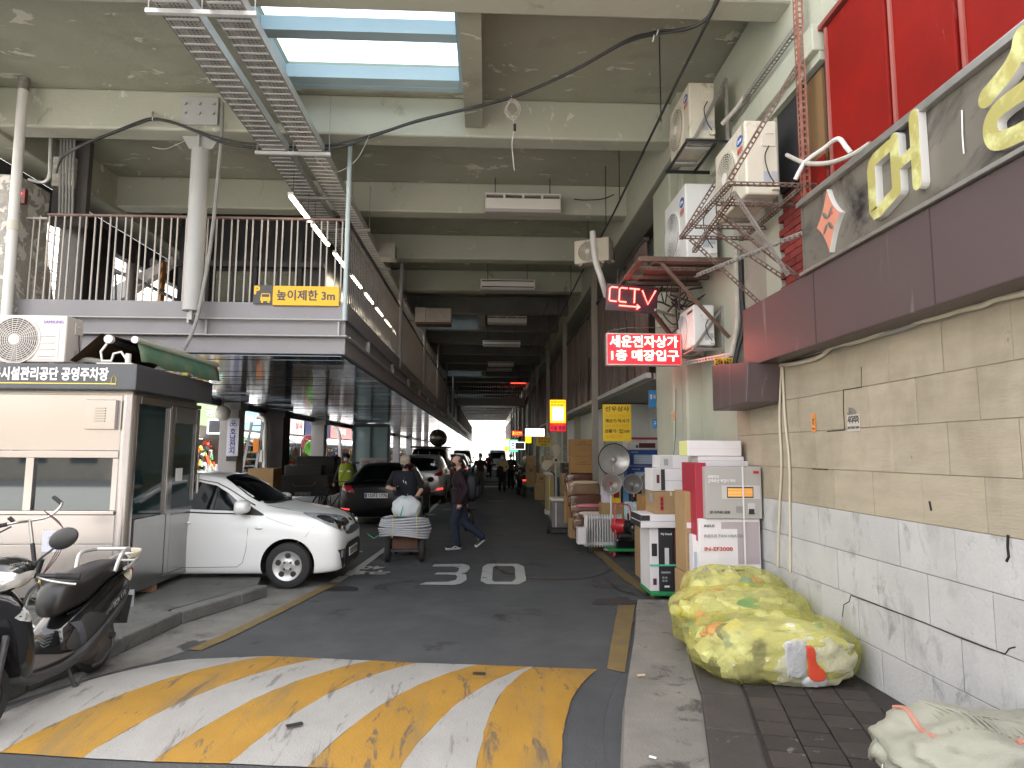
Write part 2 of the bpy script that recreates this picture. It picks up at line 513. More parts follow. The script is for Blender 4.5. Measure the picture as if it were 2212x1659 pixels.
LOUV = M('brown_louvre_panel', (0.115, 0.075, 0.065), (0.085, 0.056, 0.05), 2, 0.5, rand=0.22)
BLUEF = M('blue_frame', (0.46, 0.58, 0.64), (0.42, 0.54, 0.60), 3, 0.45)
DARKW = M('dark_interior', (0.030, 0.030, 0.033), (0.02, 0.02, 0.022), 2, 0.7)
WHITEP = M('white_plastic', (0.72, 0.70, 0.66), (0.67, 0.645, 0.60), 3, 0.42)
CREAM = M('aged_cream_metal', (0.62, 0.585, 0.49), (0.55, 0.51, 0.42), 2.2, 0.45, stain=(0.34, 0.29, 0.20), sscale=3.2, sthr=0.60, sharp=0.08, sstretch=(1.5, 1.5, 0.6))
WHITEM = M('white_metal', (0.72, 0.72, 0.71), (0.66, 0.66, 0.65), 2, 0.4, stain=(0.48, 0.46, 0.42), sscale=3.0, sthr=0.62, sharp=0.06)
BLACKP = M('black_plastic', (0.016, 0.016, 0.017), (0.025, 0.025, 0.025), 6, 0.5)
BLACKG = M('black_gloss', (0.010, 0.010, 0.011), rough=0.14, coat=0.6)
RUBBER = M('rubber', (0.018, 0.018, 0.018), (0.03, 0.03, 0.03), 10, 0.85)
CABLE = M('black_cable', (0.014, 0.014, 0.015), (0.03, 0.03, 0.03), 8, 0.55)
PVC = M('white_pvc', (0.66, 0.65, 0.63), (0.58, 0.56, 0.53), 3, 0.45)
CONDU = M('cream_conduit', (0.56, 0.51, 0.40), (0.48, 0.43, 0.33), 6, 0.6)
ROPE = M('grey_pipe_wrap', (0.50, 0.47, 0.42), (0.36, 0.34, 0.30), 12, 0.8, bump=0.2)
WINDG = glass_mat('window_glass', (0.35, 0.40, 0.40), 0.35)
WINDC = glass_mat('clear_glass', (0.90, 0.95, 0.96), 0.10)
WINDD = glass_mat('dark_glass', (0.05, 0.06, 0.065), 0.30)
SKYG = glass_mat('skylight_glass', (0.86, 0.95, 0.98), 0.06)
YEL = M('yellow_paint', (0.345, 0.185, 0.022), (0.26, 0.14, 0.018), 3, 0.7, bump=0.35, bscale=70, stain=(0.12, 0.085, 0.05), sscale=3.6, sthr=0.56, sharp=0.06, sstretch=(2.6, 0.55, 1), stain2=(0.17, 0.12, 0.055), s2scale=1.6, s2thr=0.50, s2sharp=0.16, s2amt=0.6)
WHT = M('white_road_paint', (0.315, 0.306, 0.288), (0.255, 0.247, 0.233), 3, 0.7, bump=0.35, bscale=70, stain=(0.17, 0.16, 0.15), sscale=3.6, sthr=0.56, sharp=0.06, sstretch=(2.6, 0.55, 1), stain2=(0.27, 0.255, 0.24), s2scale=1.7, s2thr=0.50, s2sharp=0.16, s2amt=0.6)
YELW = M('worn_yellow_paint', (0.19, 0.13, 0.042), (0.125, 0.09, 0.036), 5, 0.8, bump=0.35, bscale=70, stain=(0.10, 0.10, 0.098), sscale=7, sthr=0.56, sharp=0.05)
WHTW = M('worn_white_paint', (0.40, 0.41, 0.40), (0.30, 0.305, 0.30), 5, 0.8, bump=0.3, bscale=70, stain=(0.11, 0.11, 0.115), sscale=8, sthr=0.61, sharp=0.04)
CARDB = M('cardboard', (0.36, 0.235, 0.115), (0.31, 0.20, 0.095), 3, 0.8, rand=0.12)
CARDO = M('orange_cardboard', (0.40, 0.22, 0.075), (0.36, 0.195, 0.065), 3, 0.7, rand=0.06)
CARDW = M('white_carton', (0.70, 0.67, 0.68), (0.66, 0.63, 0.64), 3, 0.6, rand=0.04)
INK = M('black_ink', (0.02, 0.02, 0.022), rough=0.6)
INKR = M('red_ink', (0.45, 0.02, 0.02), rough=0.6)
INKG = M('grey_ink', (0.28, 0.28, 0.29), rough=0.6)
INKW = M('white_print', (0.78, 0.78, 0.76), rough=0.6)
SIGNY = M('yellow_sign', (0.80, 0.56, 0.02), (0.76, 0.53, 0.02), 2, 0.5)
LED = M('tube_light', (0.9, 0.85, 0.75), emit=(1.0, 0.86, 0.62), estr=5)
LEDW = M('white_tube_light', (0.9, 0.9, 0.9), emit=(1.0, 0.97, 0.92), estr=5)

# -- ground and road
g = MB().quad((-300, -60, 0), (300, -60, 0), (300, 500, 0), (-300, 500, 0))
tag(g.build('road', ASPH), kind='structure')
def sheet(name, pts, z, m, step=0):
 mb = MB(); mb.add([(p[0], p[1], z) for p in pts], [list(range(len(pts)))])
 o = mb.build(name, m)
 if o.data.polygons[0].normal.z < 0: o.data.flip_normals()
 return tag(o, kind='structure')
STREETM = M('pale_street', (0.30, 0.295, 0.285), (0.22, 0.215, 0.21), 1.2, 0.9, bump=0.3, bscale=30)
sheet('street', [(-30, 13.2), (-7.3, 13.2), (-7.3, 95), (-30, 95)], 0.004, STREETM)
sheet('added_bounce_street', [(-60, -18), (60, -18), (60, 0.6), (-60, 0.6)], 0.004, M('bounce_paving', (0.34, 0.335, 0.32), (0.28, 0.275, 0.265), 1.0, 0.9))  # unseen pale ground added behind the viewer to bounce sunlight under the deck
sheet('plaza', [(-60, 88), (60, 88), (60, 260), (-60, 260)], 0.004, M('pale_plaza', (0.45, 0.44, 0.42), (0.36, 0.35, 0.34), 0.6, 0.9))
sheet('gutter', [(-2.02, 9.15), (-2.30, 7.5), (-2.52, 6.45), (-2.82, 5.75), (-3.3, 4.75), (-4.2, 3.6), (-5.6, 2.4), (-9, 2.4), (-9, 9.3), (-2.6, 9.3)], 0.004, GUTTER)
# raised platform of the booth, with kerb stones
plat = thing('booth_platform', kind='structure')
edge = [G(*p) for p in [(-240, 1640), (60, 1497), (262, 1413), (392, 1350), (520, 1309), (578, 1289)]]
edge = [Vector((p.x, p.y, 0)) for p in edge]
corner = G(578, 1263, 0.14)
back = [Vector((corner.x - 0.25, 8.9, 0)), Vector((-9, 8.9, 0)), Vector((-9, edge[0].y, 0))]
poly = edge + back
cen = sum(poly, Vector()) / len(poly)
inner = [p + (Vector((-0.16, 0.10, 0)) if i < 6 else Vector((-0.02, -0.02, 0))) for i, p in enumerate(poly)]
mb = MB(); n = len(poly)
mb.prism([(p.x, p.y) for p in inner], (0, 0, 0.0), (1, 0, 0), (0, 1, 0), (0, 0, 0.135))
mb.build('platform_top', PLATM, plat)
KST = M('platform_kerb', (0.15, 0.15, 0.14), (0.09, 0.09, 0.084), 4, 0.9, bump=0.7, bscale=45, stain=(0.06, 0.06, 0.06), sscale=2.5, sthr=0.6, sharp=0.1, rand=0.1)
for i in range(5):
 a, b = edge[i], edge[i + 1]
 L_ = (b - a).length; k = max(1, round(L_ / 0.85))
 for j in range(k):
  p = a.lerp(b, j / k) + (b - a).normalized() * 0.008; q = a.lerp(b, (j + 1) / k) - (b - a).normalized() * 0.004
  nrm = Vector((-(b - a).y, (b - a).x, 0)).normalized()
  z = 0.14 + R.uniform(-0.004, 0.004)
  MB().prism([(p.x, p.y), (q.x, q.y), (q.x + nrm.x * .17, q.y + nrm.y * .17), (p.x + nrm.x * .17, p.y + nrm.y * .17)], (0, 0, 0), (1, 0, 0), (0, 1, 0), (0, 0, z)).build('kerb_stone', KST, plat, bevel=0.018)

# right hand kerb and paving
kin = [(0.2, 1.2), (0.69, 3.5), (0.95, 4.65), (1.40, 6.3), (1.75, 7.7)]
kout = [(0.55, 1.1), (1.16, 3.45), (1.50, 4.65), (1.86, 6.3), (2.16, 7.62)]
kerb = thing('kerb', kind='structure')
mb = MB()
P = []
for (a, b) in zip(kin, kout): P += [(a[0], a[1], 0), (a[0] + .02, a[1], 0.085), (b[0], b[1], 0.10)]
F = []
for i in range(len(kin) - 1):
 for j in range(2): F.append((i * 3 + j, i * 3 + 3 + j, i * 3 + 4 + j, i * 3 + 1 + j))
F.append((12, 13, 14))
mb.add(P, F)
mb.v += [(kout[-1][0], kout[-1][1], 0)]; mb.f.append([12, 14, 15]); mb.mi.append(0)
o = mb.build('kerb_slope', KERBL, kerb)
# far end face of the kerb and pavement
wall_x = 2.8
pave = thing('pavement', kind='structure')
base = MB().prism([(a[0], a[1]) for a in kout] + [(wall_x, 7.55), (wall_x, 1.1)], (0, 0, 0), (1, 0, 0), (0, 1, 0), (0, 0, 0.118))
base.build('paving_bed', JOINT, pave)
for i in range(len(kout) - 1):
 a, b = Vector((*kout[i], 0)), Vector((*kout[i + 1], 0)); d = (b - a).normalized(); nrm = Vector((d.y, -d.x, 0))
 k = max(1, round((b - a).length / 0.8))
 for j in range(k):
  p = a.lerp(b, j / k) + d * .004; q = a.lerp(b, (j + 1) / k) - d * .004
  if p.y < 2.2: continue
  MB().prism([(p.x, p.y), (q.x, q.y), (q.x + nrm.x * .3, q.y + nrm.y * .3), (p.x + nrm.x * .3, p.y + nrm.y * .3)], (0, 0, 0.02), (1, 0, 0), (0, 1, 0), (0, 0, 0.115 + R.uniform(-.002, .002))).build('kerb_stone', KERBD, pave, bevel=0.02)
ts = 0.205
tme = MB().box(-ts / 2 + .002, ts / 2 - .002, -ts / 2 + .002, ts / 2 - .002, 0, 0.03, 0.003).mesh('paving_tile', TILE)
ang = rad(-15); ca, sa = math.cos(ang), math.sin(ang)
for i in range(0, 10):
 for j in range(0, 34):
  u_ = 0.31 + (i + .5) * ts; v_ = j * ts + (ts / 2 if i % 2 else 0)
  x = 0.93 + u_ * ca - v_ * sa * 1.0; y = 2.55 + u_ * sa + v_ * ca
  # left border follows the kerb
  bx = None
  for (a, b) in zip(kout, kout[1:]):
   if a[1] <= y <= b[1]: bx = a[0] + (b[0] - a[0]) * (y - a[1]) / (b[1] - a[1])
  if bx is None or x - ts / 2 < bx + .30 or x + ts * .62 > wall_x or y > 7.35: continue
  place('paving_tile', tme, pave, (x, y, 0.107 + R.uniform(-.0025, .0025)), (R.uniform(-.012, .012), R.uniform(-.012, .012), ang + R.uniform(-.02, .02)))

# speed hump with painted stripes
hump = thing('speed_hump', 'broad asphalt speed hump painted with diagonal yellow and white stripes', 'speed bump')
NB = [(-160, 1610), (0, 1628), (177, 1640), (330, 1648), (497, 1652), (663, 1660), (860, 1668), (1027, 1672), (1212, 1676)]
FB = [(405, 1424), (580, 1419), (697, 1424), (804, 1429), (904, 1434), (1034, 1438), (1146, 1442), (1152, 1443), (1290, 1448)]
NBg = [G(*p) for p in NB]; FBg = [G(*p) for p in FB]
NBg[0] = Vector((-3.28, 4.30, 0)); FBg[0] = Vector((-2.52, 5.86, 0))
def hz(t, e=1.0): return 0.072 * math.sin(math.pi * t) ** 0.8 * e
def hump_strip(a0, a1, b0, b1, lift, nseg=18, nu=4, wob=0.0, g0=0.0, g1=1.0):
 mb = MB(); P = []; F = []
 for i in range(nseg + 1):
  t = i / nseg
  for j in range(nu + 1):
   s_ = j / nu
   n_ = a0.lerp(a1, s_); f_ = b0.lerp(b1, s_)
   # the painted stripes bow along the crossing
   p = n_.lerp(f_, t)
   bow = 0.085 * math.sin(math.pi * t)
   w = wob * (R.random() - .5)
   sg = g0 + (g1 - g0) * s_; e = max(0.0, min(1.0, min(sg, 1 - sg) / .085)); e = e * e * (3 - 2 * e)
   P.append((p.x - bow + w, p.y + w * .3, lift + hz(t, e)))
 for i in range(nseg):
  for j in range(nu):
   k = i * (nu + 1) + j
   F.append((k, k + 1, k + nu + 2, k + nu + 1))
 return mb.add(P, F)
hump_strip(NBg[0] + Vector((-.3, 0, 0)), NBg[-1] + Vector((.26, 0, 0)), FBg[0] + Vector((-.3, 0, 0)), FBg[-1] + Vector((.22, 0, 0)), 0.003, 18, 48).build('hump_base', ASPH, hump, True)
for i in range(len(NBg) - 1):
 hump_strip(NBg[i], NBg[i + 1], FBg[i], FBg[i + 1], 0.008, 22, 6, 0.012, .07 + i * .1088, .07 + (i + 1) * .1088).build('painted_stripe', WHT if i % 2 == 0 else YEL, hump, smooth=True)

# painted markings on the road
mk = thing('road_markings', kind='structure')
def flat(pts, m, name='painted_line', z=0.009):
 mb = MB(); mb.add([(p[0], p[1], z) for p in pts], [list(range(len(pts)))])
 o = mb.build(name, m, mk)
 if o.data.polygons[0].normal.z < 0: o.data.flip_normals()
 return o
def dpoly(ps, m, name='painted_line', z=0.009): return flat([G(*p) for p in ps], m, name, z)
def band(ps, w, m, name='painted_line', z=0.009):
 pts = [Vector((p[0], p[1], 0)) for p in ps]; Lf = []; Rt = []
 for i, p in enumerate(pts):
  d = (pts[min(i + 1, len(pts) - 1)] - pts[max(i - 1, 0)]).normalized(); nn = Vector((-d.y, d.x, 0)) * w / 2
  Lf.append(p + nn); Rt.append(p - nn)
 mb = MB(); P = []; F = []
 for a, b in zip(Lf, Rt): P += [(a.x, a.y, z), (b.x, b.y, z)]
 for i in range(len(pts) - 1): F.append((2 * i, 2 * i + 1, 2 * i + 3, 2 * i + 2))
 o = mb.add(P, F).build(name, m, mk)
 if o.data.polygons[0].normal.z < 0: o.data.flip_normals()
 return o
# the 30 figure
three = [(905, 1264), (920, 1259), (968, 1258), (985, 1254), (988, 1247), (984, 1243), (938, 1242), (945, 1238), (985, 1238), (990, 1235), (992, 1228), (980, 1225), (934, 1225), (938, 1220), (1000, 1219), (1013, 1223), (1015, 1229), (1008, 1237), (1000, 1240), (1007, 1243), (1008, 1254), (995, 1262), (980, 1265)]
dpoly(three, WHTW, 'painted_figure')
def ring(outer, inner, m, name='painted_figure', z=0.009):
 P = [(*G(*p).xy, z) for p in outer] + [(*G(*p).xy, z) for p in inner]; k = len(outer)
 F = [(i, (i + 1) % k, k + (i + 1) % k, k + i) for i in range(k)]
 o = MB().add(P, F).build(name, m, mk)
 if o.data.polygons[0].normal.z < 0: o.data.flip_normals()
ring([(1054, 1219), (1118, 1219), (1132, 1225), (1137, 1255), (1120, 1264), (1052, 1263), (1038, 1256), (1043, 1225)],
     [(1068, 1224), (1108, 1224), (1112, 1227), (1114, 1252), (1106, 1258), (1068, 1258), (1063, 1254), (1065, 1227)], WHTW)
def lane(x, y0, y1): return [(x, y0), (x, y1)]
band([(-2.05, 9.15), (-2.30, 7.6), (-2.50, 6.5), (-2.60, 6.12)], 0.13, YELW)
band([(-2.03, 9.6), (-2.06, 9.16)], 0.14, WHTW)
band([(-1.98, 9.62), (-1.80, 13), (-1.72, 20), (-1.66, 30), (-1.62, 44)], 0.12, WHTW)
band([(-2.2, 11.9), (-5.6, 11.9)], 0.12, WHTW)
band([(-1.8, 17.9), (-3.6, 17.9)], 0.12, WHTW)
dpoly([(1335, 1308), (1372, 1308), (1366, 1345), (1350, 1455), (1311, 1447), (1320, 1390)], YELW)
band([(2.12, 8.0), (2.02, 9.3), (2.02, 11.0), (2.0, 14.0), (2.0, 19), (2.0, 30)], 0.16, YELW)
for y in (41.5, 44.5, 33.5): flat([(-1.2, y), (1.6, y), (1.6, y + 1.1), (-1.2, y + 1.1)], WHTW, 'painted_stop_bar')
for p in ((-1.35, 20.5), (0.1, 24.0)): band([(p[0], p[1]), (p[0] + .5, p[1])], 0.14, WHTW)
def ground_text(s, px, py, size, rz):
 p = G(px, py); u = Vector((math.cos(rz), math.sin(rz), 0)); v = Vector((-math.sin(rz), math.cos(rz), 0))
 text(s, size, WHTW, mk, (p.x, p.y, 0.010), u, v, 0.002, 0.012, name='painted_lettering')
ground_text('구획\n40', 800, 1232, 0.36, math.pi)
ground_text('주차', 917, 1112, 0.36, math.pi)
band([(1.9, 8.3), (1.72, 8.6), (1.7, 9.4)], 0.03, M('tar_line', (0.02, 0.02, 0.02), rough=0.7), 'tar_crack')
mh = G(1005 + 60, 1120)
# oily stains and a wet ring left on the asphalt
WET = M('wet_asphalt', (0.026, 0.027, 0.03), (0.04, 0.04, 0.043), 3, 0.35)
def blot(px, py, rx, ry, seed):
 c = G(px, py); rr = random.Random(seed); pts = []
 for i in range(26):
  a = 2 * math.pi * i / 26; k = 1 + rr.uniform(-.28, .28)
  pts.append((c.x + math.cos(a) * rx * k, c.y + math.sin(a) * ry * k))
 flat(pts, WET, 'oil_stain', 0.006)
blot(1365, 1325, .16, .35, 1); blot(1330, 1300, .28, .2, 2); blot(1310, 1265, .18, .16, 3); blot(740, 1272, .22, .16, 4); blot(415, 1395, .12, .14, 5); blot(1100, 1238, .1, .1, 6)
for k_ in range(3):
 c = G(1190, 1222 - k_ * 3); arc = []
 for i in range(22):
  a = rad(165 + i * (8 + k_ * 2)); arc.append((c.x + math.cos(a) * (.86 + .05 * k_), c.y + math.sin(a) * (1.15 + .1 * k_)))
 band(arc, 0.045 - .01 * k_, WET, 'wet_trail', 0.006 + .0007 * k_)
# litter
tag(MB().cbox((G(635, 1592).x, G(635, 1592).y, 0.075), (0.10, 0.035, 0.006), (0, 0, .5)).build('litter_scrap', BLACKP), 'black scrap lying on the white stripe of the speed hump', 'litter')
tag(MB().cbox((G(1035, 1474).x, G(1035, 1474).y, 0.07), (0.10, 0.03, 0.005), (0, 0, -.1)).build('litter_scrap', BLACKP), 'flat dark scrap between yellow and white stripes nearest the pavement', 'litter')
tag(MB().cbox((G(212, 1506).x, G(212, 1506).y, 0.03), (0.11, 0.03, 0.006), (0, 0, .35)).build('paper_scrap', INKW), 'white paper scrap at the scooter side of the speed hump', 'litter')
tag(MB().cbox((G(1385, 1460, .1).x, G(1385, 1460, .1).y, 0.106), (0.06, 0.016, 0.012), (0, 0, .2)).build('paper_scrap', M('tan_paper', (.6, .45, .3))), 'tan cigarette end on the pale kerb', 'litter')
tag(MB().cbox((G(1410, 1638, .1).x, G(1410, 1638, .1).y, 0.106), (0.04, 0.014, 0.006), (0, 0, -.6)).build('paper_scrap', INKW), 'white paper bit on the pale kerb near the picture edge', 'litter')

# -- overhead deck: beams, slab, skylights
SL, SB, ZT = 6.53, 5.98, 6.93
XL, XR = -7.0, 2.9
deck = thing('overhead_deck', 'peeling painted concrete deck on cross beams spanning the lane', 'overhead deck')
skyb = (0, 5, 10, 15, 20, 25)
SX0, SX1 = -2.68, -0.33
mb = MB()
yb = lambda k: 5.86 + 2.77 * k
mb.box(XL, SX0, 5.50, 86.5, SL, ZT).box(SX1, XR, 5.50, 86.5, SL, ZT)
y = 5.50
for k in skyb:
 mb.box(SX0, SX1, y, yb(k) + 0.02, SL, ZT); y = yb(k) + 2.35
mb.box(SX0, SX1, y, 86.5, SL, ZT)
mb.build('slab', CONC, deck)
MB().box(XL + .02, SX0 - .24, yb(4) - .1, 86.4, SL - .02, SL - .003).box(SX1 + .24, XR - .05, yb(4) - .1, 86.4, SL - .02, SL - .003).build('soffit_shade_sheet', CONCD, deck)  # thin sheets added under the deep slab to show the shade-darkened colour
bme = [MB().box(XL, XR - .03, -0.16, 0.16, SB, SL - .002).mesh('beam', q) for q in (CONCB, CONCD)]  # the second copy has the shade of the deep bays in its colour
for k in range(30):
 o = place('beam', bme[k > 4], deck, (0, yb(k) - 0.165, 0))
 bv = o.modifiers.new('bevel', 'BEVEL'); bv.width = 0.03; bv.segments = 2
cme = MB().box(-0.115, 0.115, 0, 2.38, 6.08, SL - .003).mesh('curb_beam', CONC)
for k in skyb:
 place('curb_beam', cme, deck, (SX1 + 0.118, yb(k) + .003, 0)); place('curb_beam', cme, deck, (SX0 - 0.118, yb(k) + .003, 0))
for k in skyb:
 f = thing('skylight', None, None)
 f.parent = deck; f.location = (0, yb(k), 0)
 fm = MB()
 z0, z1 = SL + .012, SL + .17
 fm.box(SX0 + .005, SX0 + .07, -.0, 2.34, z0, z1).box(SX1 - .07, SX1 - .005, -.0, 2.34, z0, z1)
 fm.box(SX0 + .071, SX1 - .071, 0, .06, z0, z1).box(SX0 + .071, SX1 - .071, 2.25, 2.34, z0, z1)
 fm.build('skylight_frame', BLUEF, f)
 for yy in (1.20, 2.13): MB().box(SX0 + .071, SX1 - .071, yy - .08, yy + .08, z0 - .008, z1 + .006).build('mullion', BLUEF, f)
 MB().box(SX0 + .01, SX1 - .01, 0.02, 2.33, z1 + .012, z1 + .02).build('pane', SKYG, f)
# longitudinal edge beams
MB().box(2.45, 2.88, 8.0, 86, 5.78, SL - .004).build('edge_beam', CONCB, deck, bevel=0.02)
MB().box(-7.0, -6.45, 5.82, 86, 5.92, SL - .004).build('edge_beam', CONC, deck, bevel=0.02)
# bolted plate and post head on the first beam
bp = MB().box(-4.06, -3.58, 8.25, 8.285, 6.04, 6.42)
bp.build('gusset_plate', STEELL, deck, bevel=0.01)
for zz in (6.19, 6.32):
 for xx in (-4.0, -3.82, -3.64): MB().cyl((xx, 8.252, zz), (xx, 8.222, zz), 0.02, n=8).build('bolt', STEELL, deck)
mb = MB(); mb.prism([(-4.12, 5.975), (-3.62, 5.975), (-3.72, 5.80), (-4.02, 5.80)], (0, 8.45, 0), AX, AZ, (0, .02, 0)); mb.build('gusset_plate', STEELL, deck)
# -- right hand arcade building
bld = thing('arcade_building', 'long concrete arcade building rising above the deck on the right', 'building')
UPC = M('upper_concrete', (0.34, 0.33, 0.30), (0.28, 0.27, 0.245), 0.8, 0.85)
UG = M('upper_window', (0.05, 0.06, 0.07), rough=0.15)
MB().box(2.95, 15, .3, 86, 6.95, 25).build('upper_storeys', UPC, bld)  # unseen storeys, height and near end shaped to steer sun and shade
wm = MB().box(2.93, 2.99, 0, 3.4, 0, 1.5).mesh('window', UG)
for j in range(5):
 for k in range(25): place('window', wm, bld, (0, .8 + k * 3.4, 8.2 + j * 2.8))
mb = MB(); mb.box(2.90, 15, .3, 7.2, 0, 6.9).box(3.9, 15, 7.2, 86, 0, 6.9)
mb.build('backing_wall', M('plain_concrete', (0.36, 0.345, 0.30), (0.28, 0.27, 0.225), 1.4, 0.85, bump=0.3, bscale=16, stain2=(0.15, 0.14, 0.11), s2scale=1.5, s2thr=.55, s2sharp=.2, s2amt=.6), bld)

# ground floor stone wall: eight courses of blocks
wall = thing('stone_wall', 'block wall, beige stone courses above and white painted courses below', 'wall')
bk = MB(); bk.box(2.806, 2.89, .3, 7.17, 1.335, 2.62); bk.build('wall_backing', MORTAR, wall)
bk = MB(); bk.box(2.806, 2.89, .3, 7.17, 0, 1.335); bk.build('wall_backing', MORTW, wall)
zs = [0.10, 0.40, 0.71, 1.025, 1.34, 1.655, 1.975, 2.28, 2.60]
BW = 0.535
for r in range(8):
 y = 7.165
 first = BW * (0.5 if r % 2 else 1.0) - 0.16
 white = r < 4
 nm = 'concrete_block' if white else 'stone_slab'
 while y > 1.2:
  w = first if y == 7.165 else BW
  if not white and R.random() < .25 and y != 7.165: w = BW * 2
  g_ = 0.0022 if not white else 0.003
  y0 = y - w
  pr = R.uniform(0, 0.004)
  o = MB().box(2.800 - pr, 2.8058, y0 + g_, y - g_, zs[r] + g_, zs[r + 1] - g_).build(nm, BLOCKM if white else SLABM, wall, bevel=0.0025, seg=1)
  y = y0
# long crack in the white courses
CRK = M('crack_dark', (0.012, 0.011, 0.010), rough=0.9)
def dcrack(ps, r=0.0035):
 pts = [PX(*p, 2.7955) for p in ps]
 MB().tube(pts, r, 5).build('crack', CRK, wall)
b3 = lambda cx, cy: ((2688 + cx * .6076) * .5486, (2016 + cy * .6076) * .5486)
b2 = lambda cx, cy: ((2688 + cx * .6076) * .5486, (1008 + cy * .6076) * .5486)
dcrack([b3(*p) for p in [(1035, 680), (1045, 600), (1080, 580), (1090, 540), (1240, 595), (1330, 630), (1560, 715), (1780, 808), (1980, 885), (2090, 920), (2115, 885), (2155, 875)]])
dcrack([b3(*p) for p in [(2110, 150), (2108, 230), (2115, 290), (2100, 320)]], 0.008)
dcrack([b2(*p) for p in [(1042, 868), (1042, 1000), (1050, 1128)]], 0.003)
dcrack([b2(*p) for p in [(936, 1136), (1050, 1128)]], 0.004)
dcrack([b2(*p) for p in [(843, 1380), (942, 1384)]], 0.004)
dcrack([b2(*p) for p in [(1158, 720), (1158, 850), (1040, 868)]], 0.003)
dcrack([b2(*p) for p in [(1600, 1590), (1612, 1650)]], 0.007)
# sticker and stencil on the stones
def wallquad(ps, x, m, name, parent, d=0.003):
 P = [PX(*p, x) for p in ps]
 ys = [p.y for p in P]; z = [p.z for p in P]
 return MB().box(x - d, x, min(ys), max(ys), min(z), max(z)).build(name, m, parent)
st = thing('sticker', 'small orange sticker with a black bar on the beige stones', 'sticker')
c = PX(*b2(848, 1080), 2.794)
MB().box(2.7930, 2.7955, c.y - .035, c.y + .035, c.z - .078, c.z + .078).build('sticker_sheet', M('orange_print', (0.75, 0.27, 0.06)), st)
MB().box(2.7915, 2.7926, c.y - .016, c.y + .016, c.z - .02, c.z + .065).build('printed_bar', INK, st)
text('뚫어', .05, M('orange_print2', (0.8, 0.4, 0.1)), st, (2.7905, c.y, c.z + .025), (0, 0, -1), (0, -1, 0), .001)
text('막힌곳', .022, INK, st, (2.7920, c.y, c.z - .055), AN, AZ, .001)
st = thing('stencil_notice', 'black stencilled ladder truck phone notice sprayed on the beige stones', 'notice')
c = PX(*b2(1107, 1080), 2.794)
MB().box(2.7930, 2.7955, c.y - .085, c.y + .085, c.z - .065, c.z + .062).build('notice_sheet', M('dirty_white', (0.52, 0.49, 0.44), (0.43, 0.40, 0.35), 9), st)
text('사다리차', .062, INK, st, (2.7922, c.y, c.z + .02), AN, AZ, .001, .0028, width=.155)
text('010 9254 2424', .026, INK, st, (2.7922, c.y, c.z - .038), AN, AZ, .001, .001, width=.155)
pts = []
for i in range(18):
 a = 2 * math.pi * i / 18; k = 1 + R.uniform(-.2, .2)
 pts.append((c.y + .015 + math.cos(a) * .06 * k, c.z + .075 + math.sin(a) * .045 * k))
MB().prism(pts, (2.7948, 0, 0), (0, 1, 0), (0, 0, 1), (.0005, 0, 0)).build('spray_mark', M('spray_soot', (0.10, 0.09, 0.085), (0.30, 0.27, 0.22), 16, .9), st)

# cladding of the first storey: plum fascia, grey sign, red panels
fas = thing('fascia_panel', 'plain plum metal fascia running above the beige stone wall', 'fascia')
mb = MB(); mb.box(2.56, 2.90, 1.2, 6.33, 2.63, 3.215); mb.build('fascia_sheet', PLUM, fas, bevel=0.008)
for yy in (2.2, 3.55, 4.9): MB().box(2.5565, 2.5592, yy - .004, yy + .004, 2.635, 3.21).build('sheet_joint', M('plum_dark', (0.06, 0.035, 0.04)), fas)
sg = thing('shop_sign', 'weathered grey metal sign board with big yellow raised letters', 'sign')
MB().box(2.585, 2.90, 1.2, 5.06, 3.235, 3.80).build('sign_board', SIGNG, sg)
MB().box(2.54, 2.60, 1.2, 5.10, 3.80, 3.845).box(2.555, 2.60, 1.2, 5.08, 3.848, 3.862).build('sign_frame', ALU, sg, bevel=0.004)
MB().box(2.53, 2.60, 1.2, 5.07, 3.217, 3.245).build('sign_frame', ALU, sg, bevel=0.004)
MB().box(2.57, 2.90, 5.062, 5.075, 3.247, 3.798).build('sign_end_cap', SIGNG, sg)
YL = M('yellow_letter_face', (0.40, 0.345, 0.10), (0.33, 0.31, 0.11), 3, 0.45, stain2=(0.55, 0.55, 0.25), s2scale=5, s2thr=.5)
WL = M('white_letter_side', (0.62, 0.61, 0.58), rough=0.5)
def raised(o, side):
 o.data.materials.append(side)
 for p in o.data.polygons:
  if abs(p.normal.x) < 0.7: p.material_index = 1
 return o
def stroke(pts, w, w2=None, x=2.535, d=.05, n=8, name='letter_stroke'):
 """one rounded brush stroke of a raised letter; pts are (y, z) on the board"""
 P = [Vector((-p[0], p[1])) for p in pts]; k = len(P); pr = []
 for i, p in enumerate(P):
  t = (P[min(i + 1, k - 1)] - P[max(i - 1, 0)]).normalized(); nn = Vector((-t.y, t.x)); ww = (w + ((w2 or w) - w) * i / (k - 1)) / 2
  if i == 0: pr += [(p - t * ww * math.cos(a_), nn * ww * math.sin(a_)) for a_ in (.05, .4, .8, 1.2)]
  pr.append((p, nn * ww))
  if i == k - 1: pr += [(p + t * ww * math.cos(a_), nn * ww * math.sin(a_)) for a_ in (1.2, .8, .4, .05)]
 global _lift; _lift += .0004
 xx = x - _lift; V_ = []; F_ = []
 for c, q in pr:
  for e in (c + q, c - q): V_ += [(xx, -e.x, e.y), (xx + d, -e.x, e.y)]
 for i in range(len(pr) - 1):
  a_, b_ = i * 4, i * 4 + 4
  F_ += [(a_, a_ + 2, b_ + 2, b_), (a_, b_, b_ + 1, a_ + 1), (a_ + 2, a_ + 3, b_ + 3, b_ + 2)]
 o = MB().add(V_, F_).build(name, YL, sg)
 return raised(o, WL)
_lift = 0
l1 = lambda pts: [(4.09 - a * .57, 3.33 + b * .43) for a, b in pts]
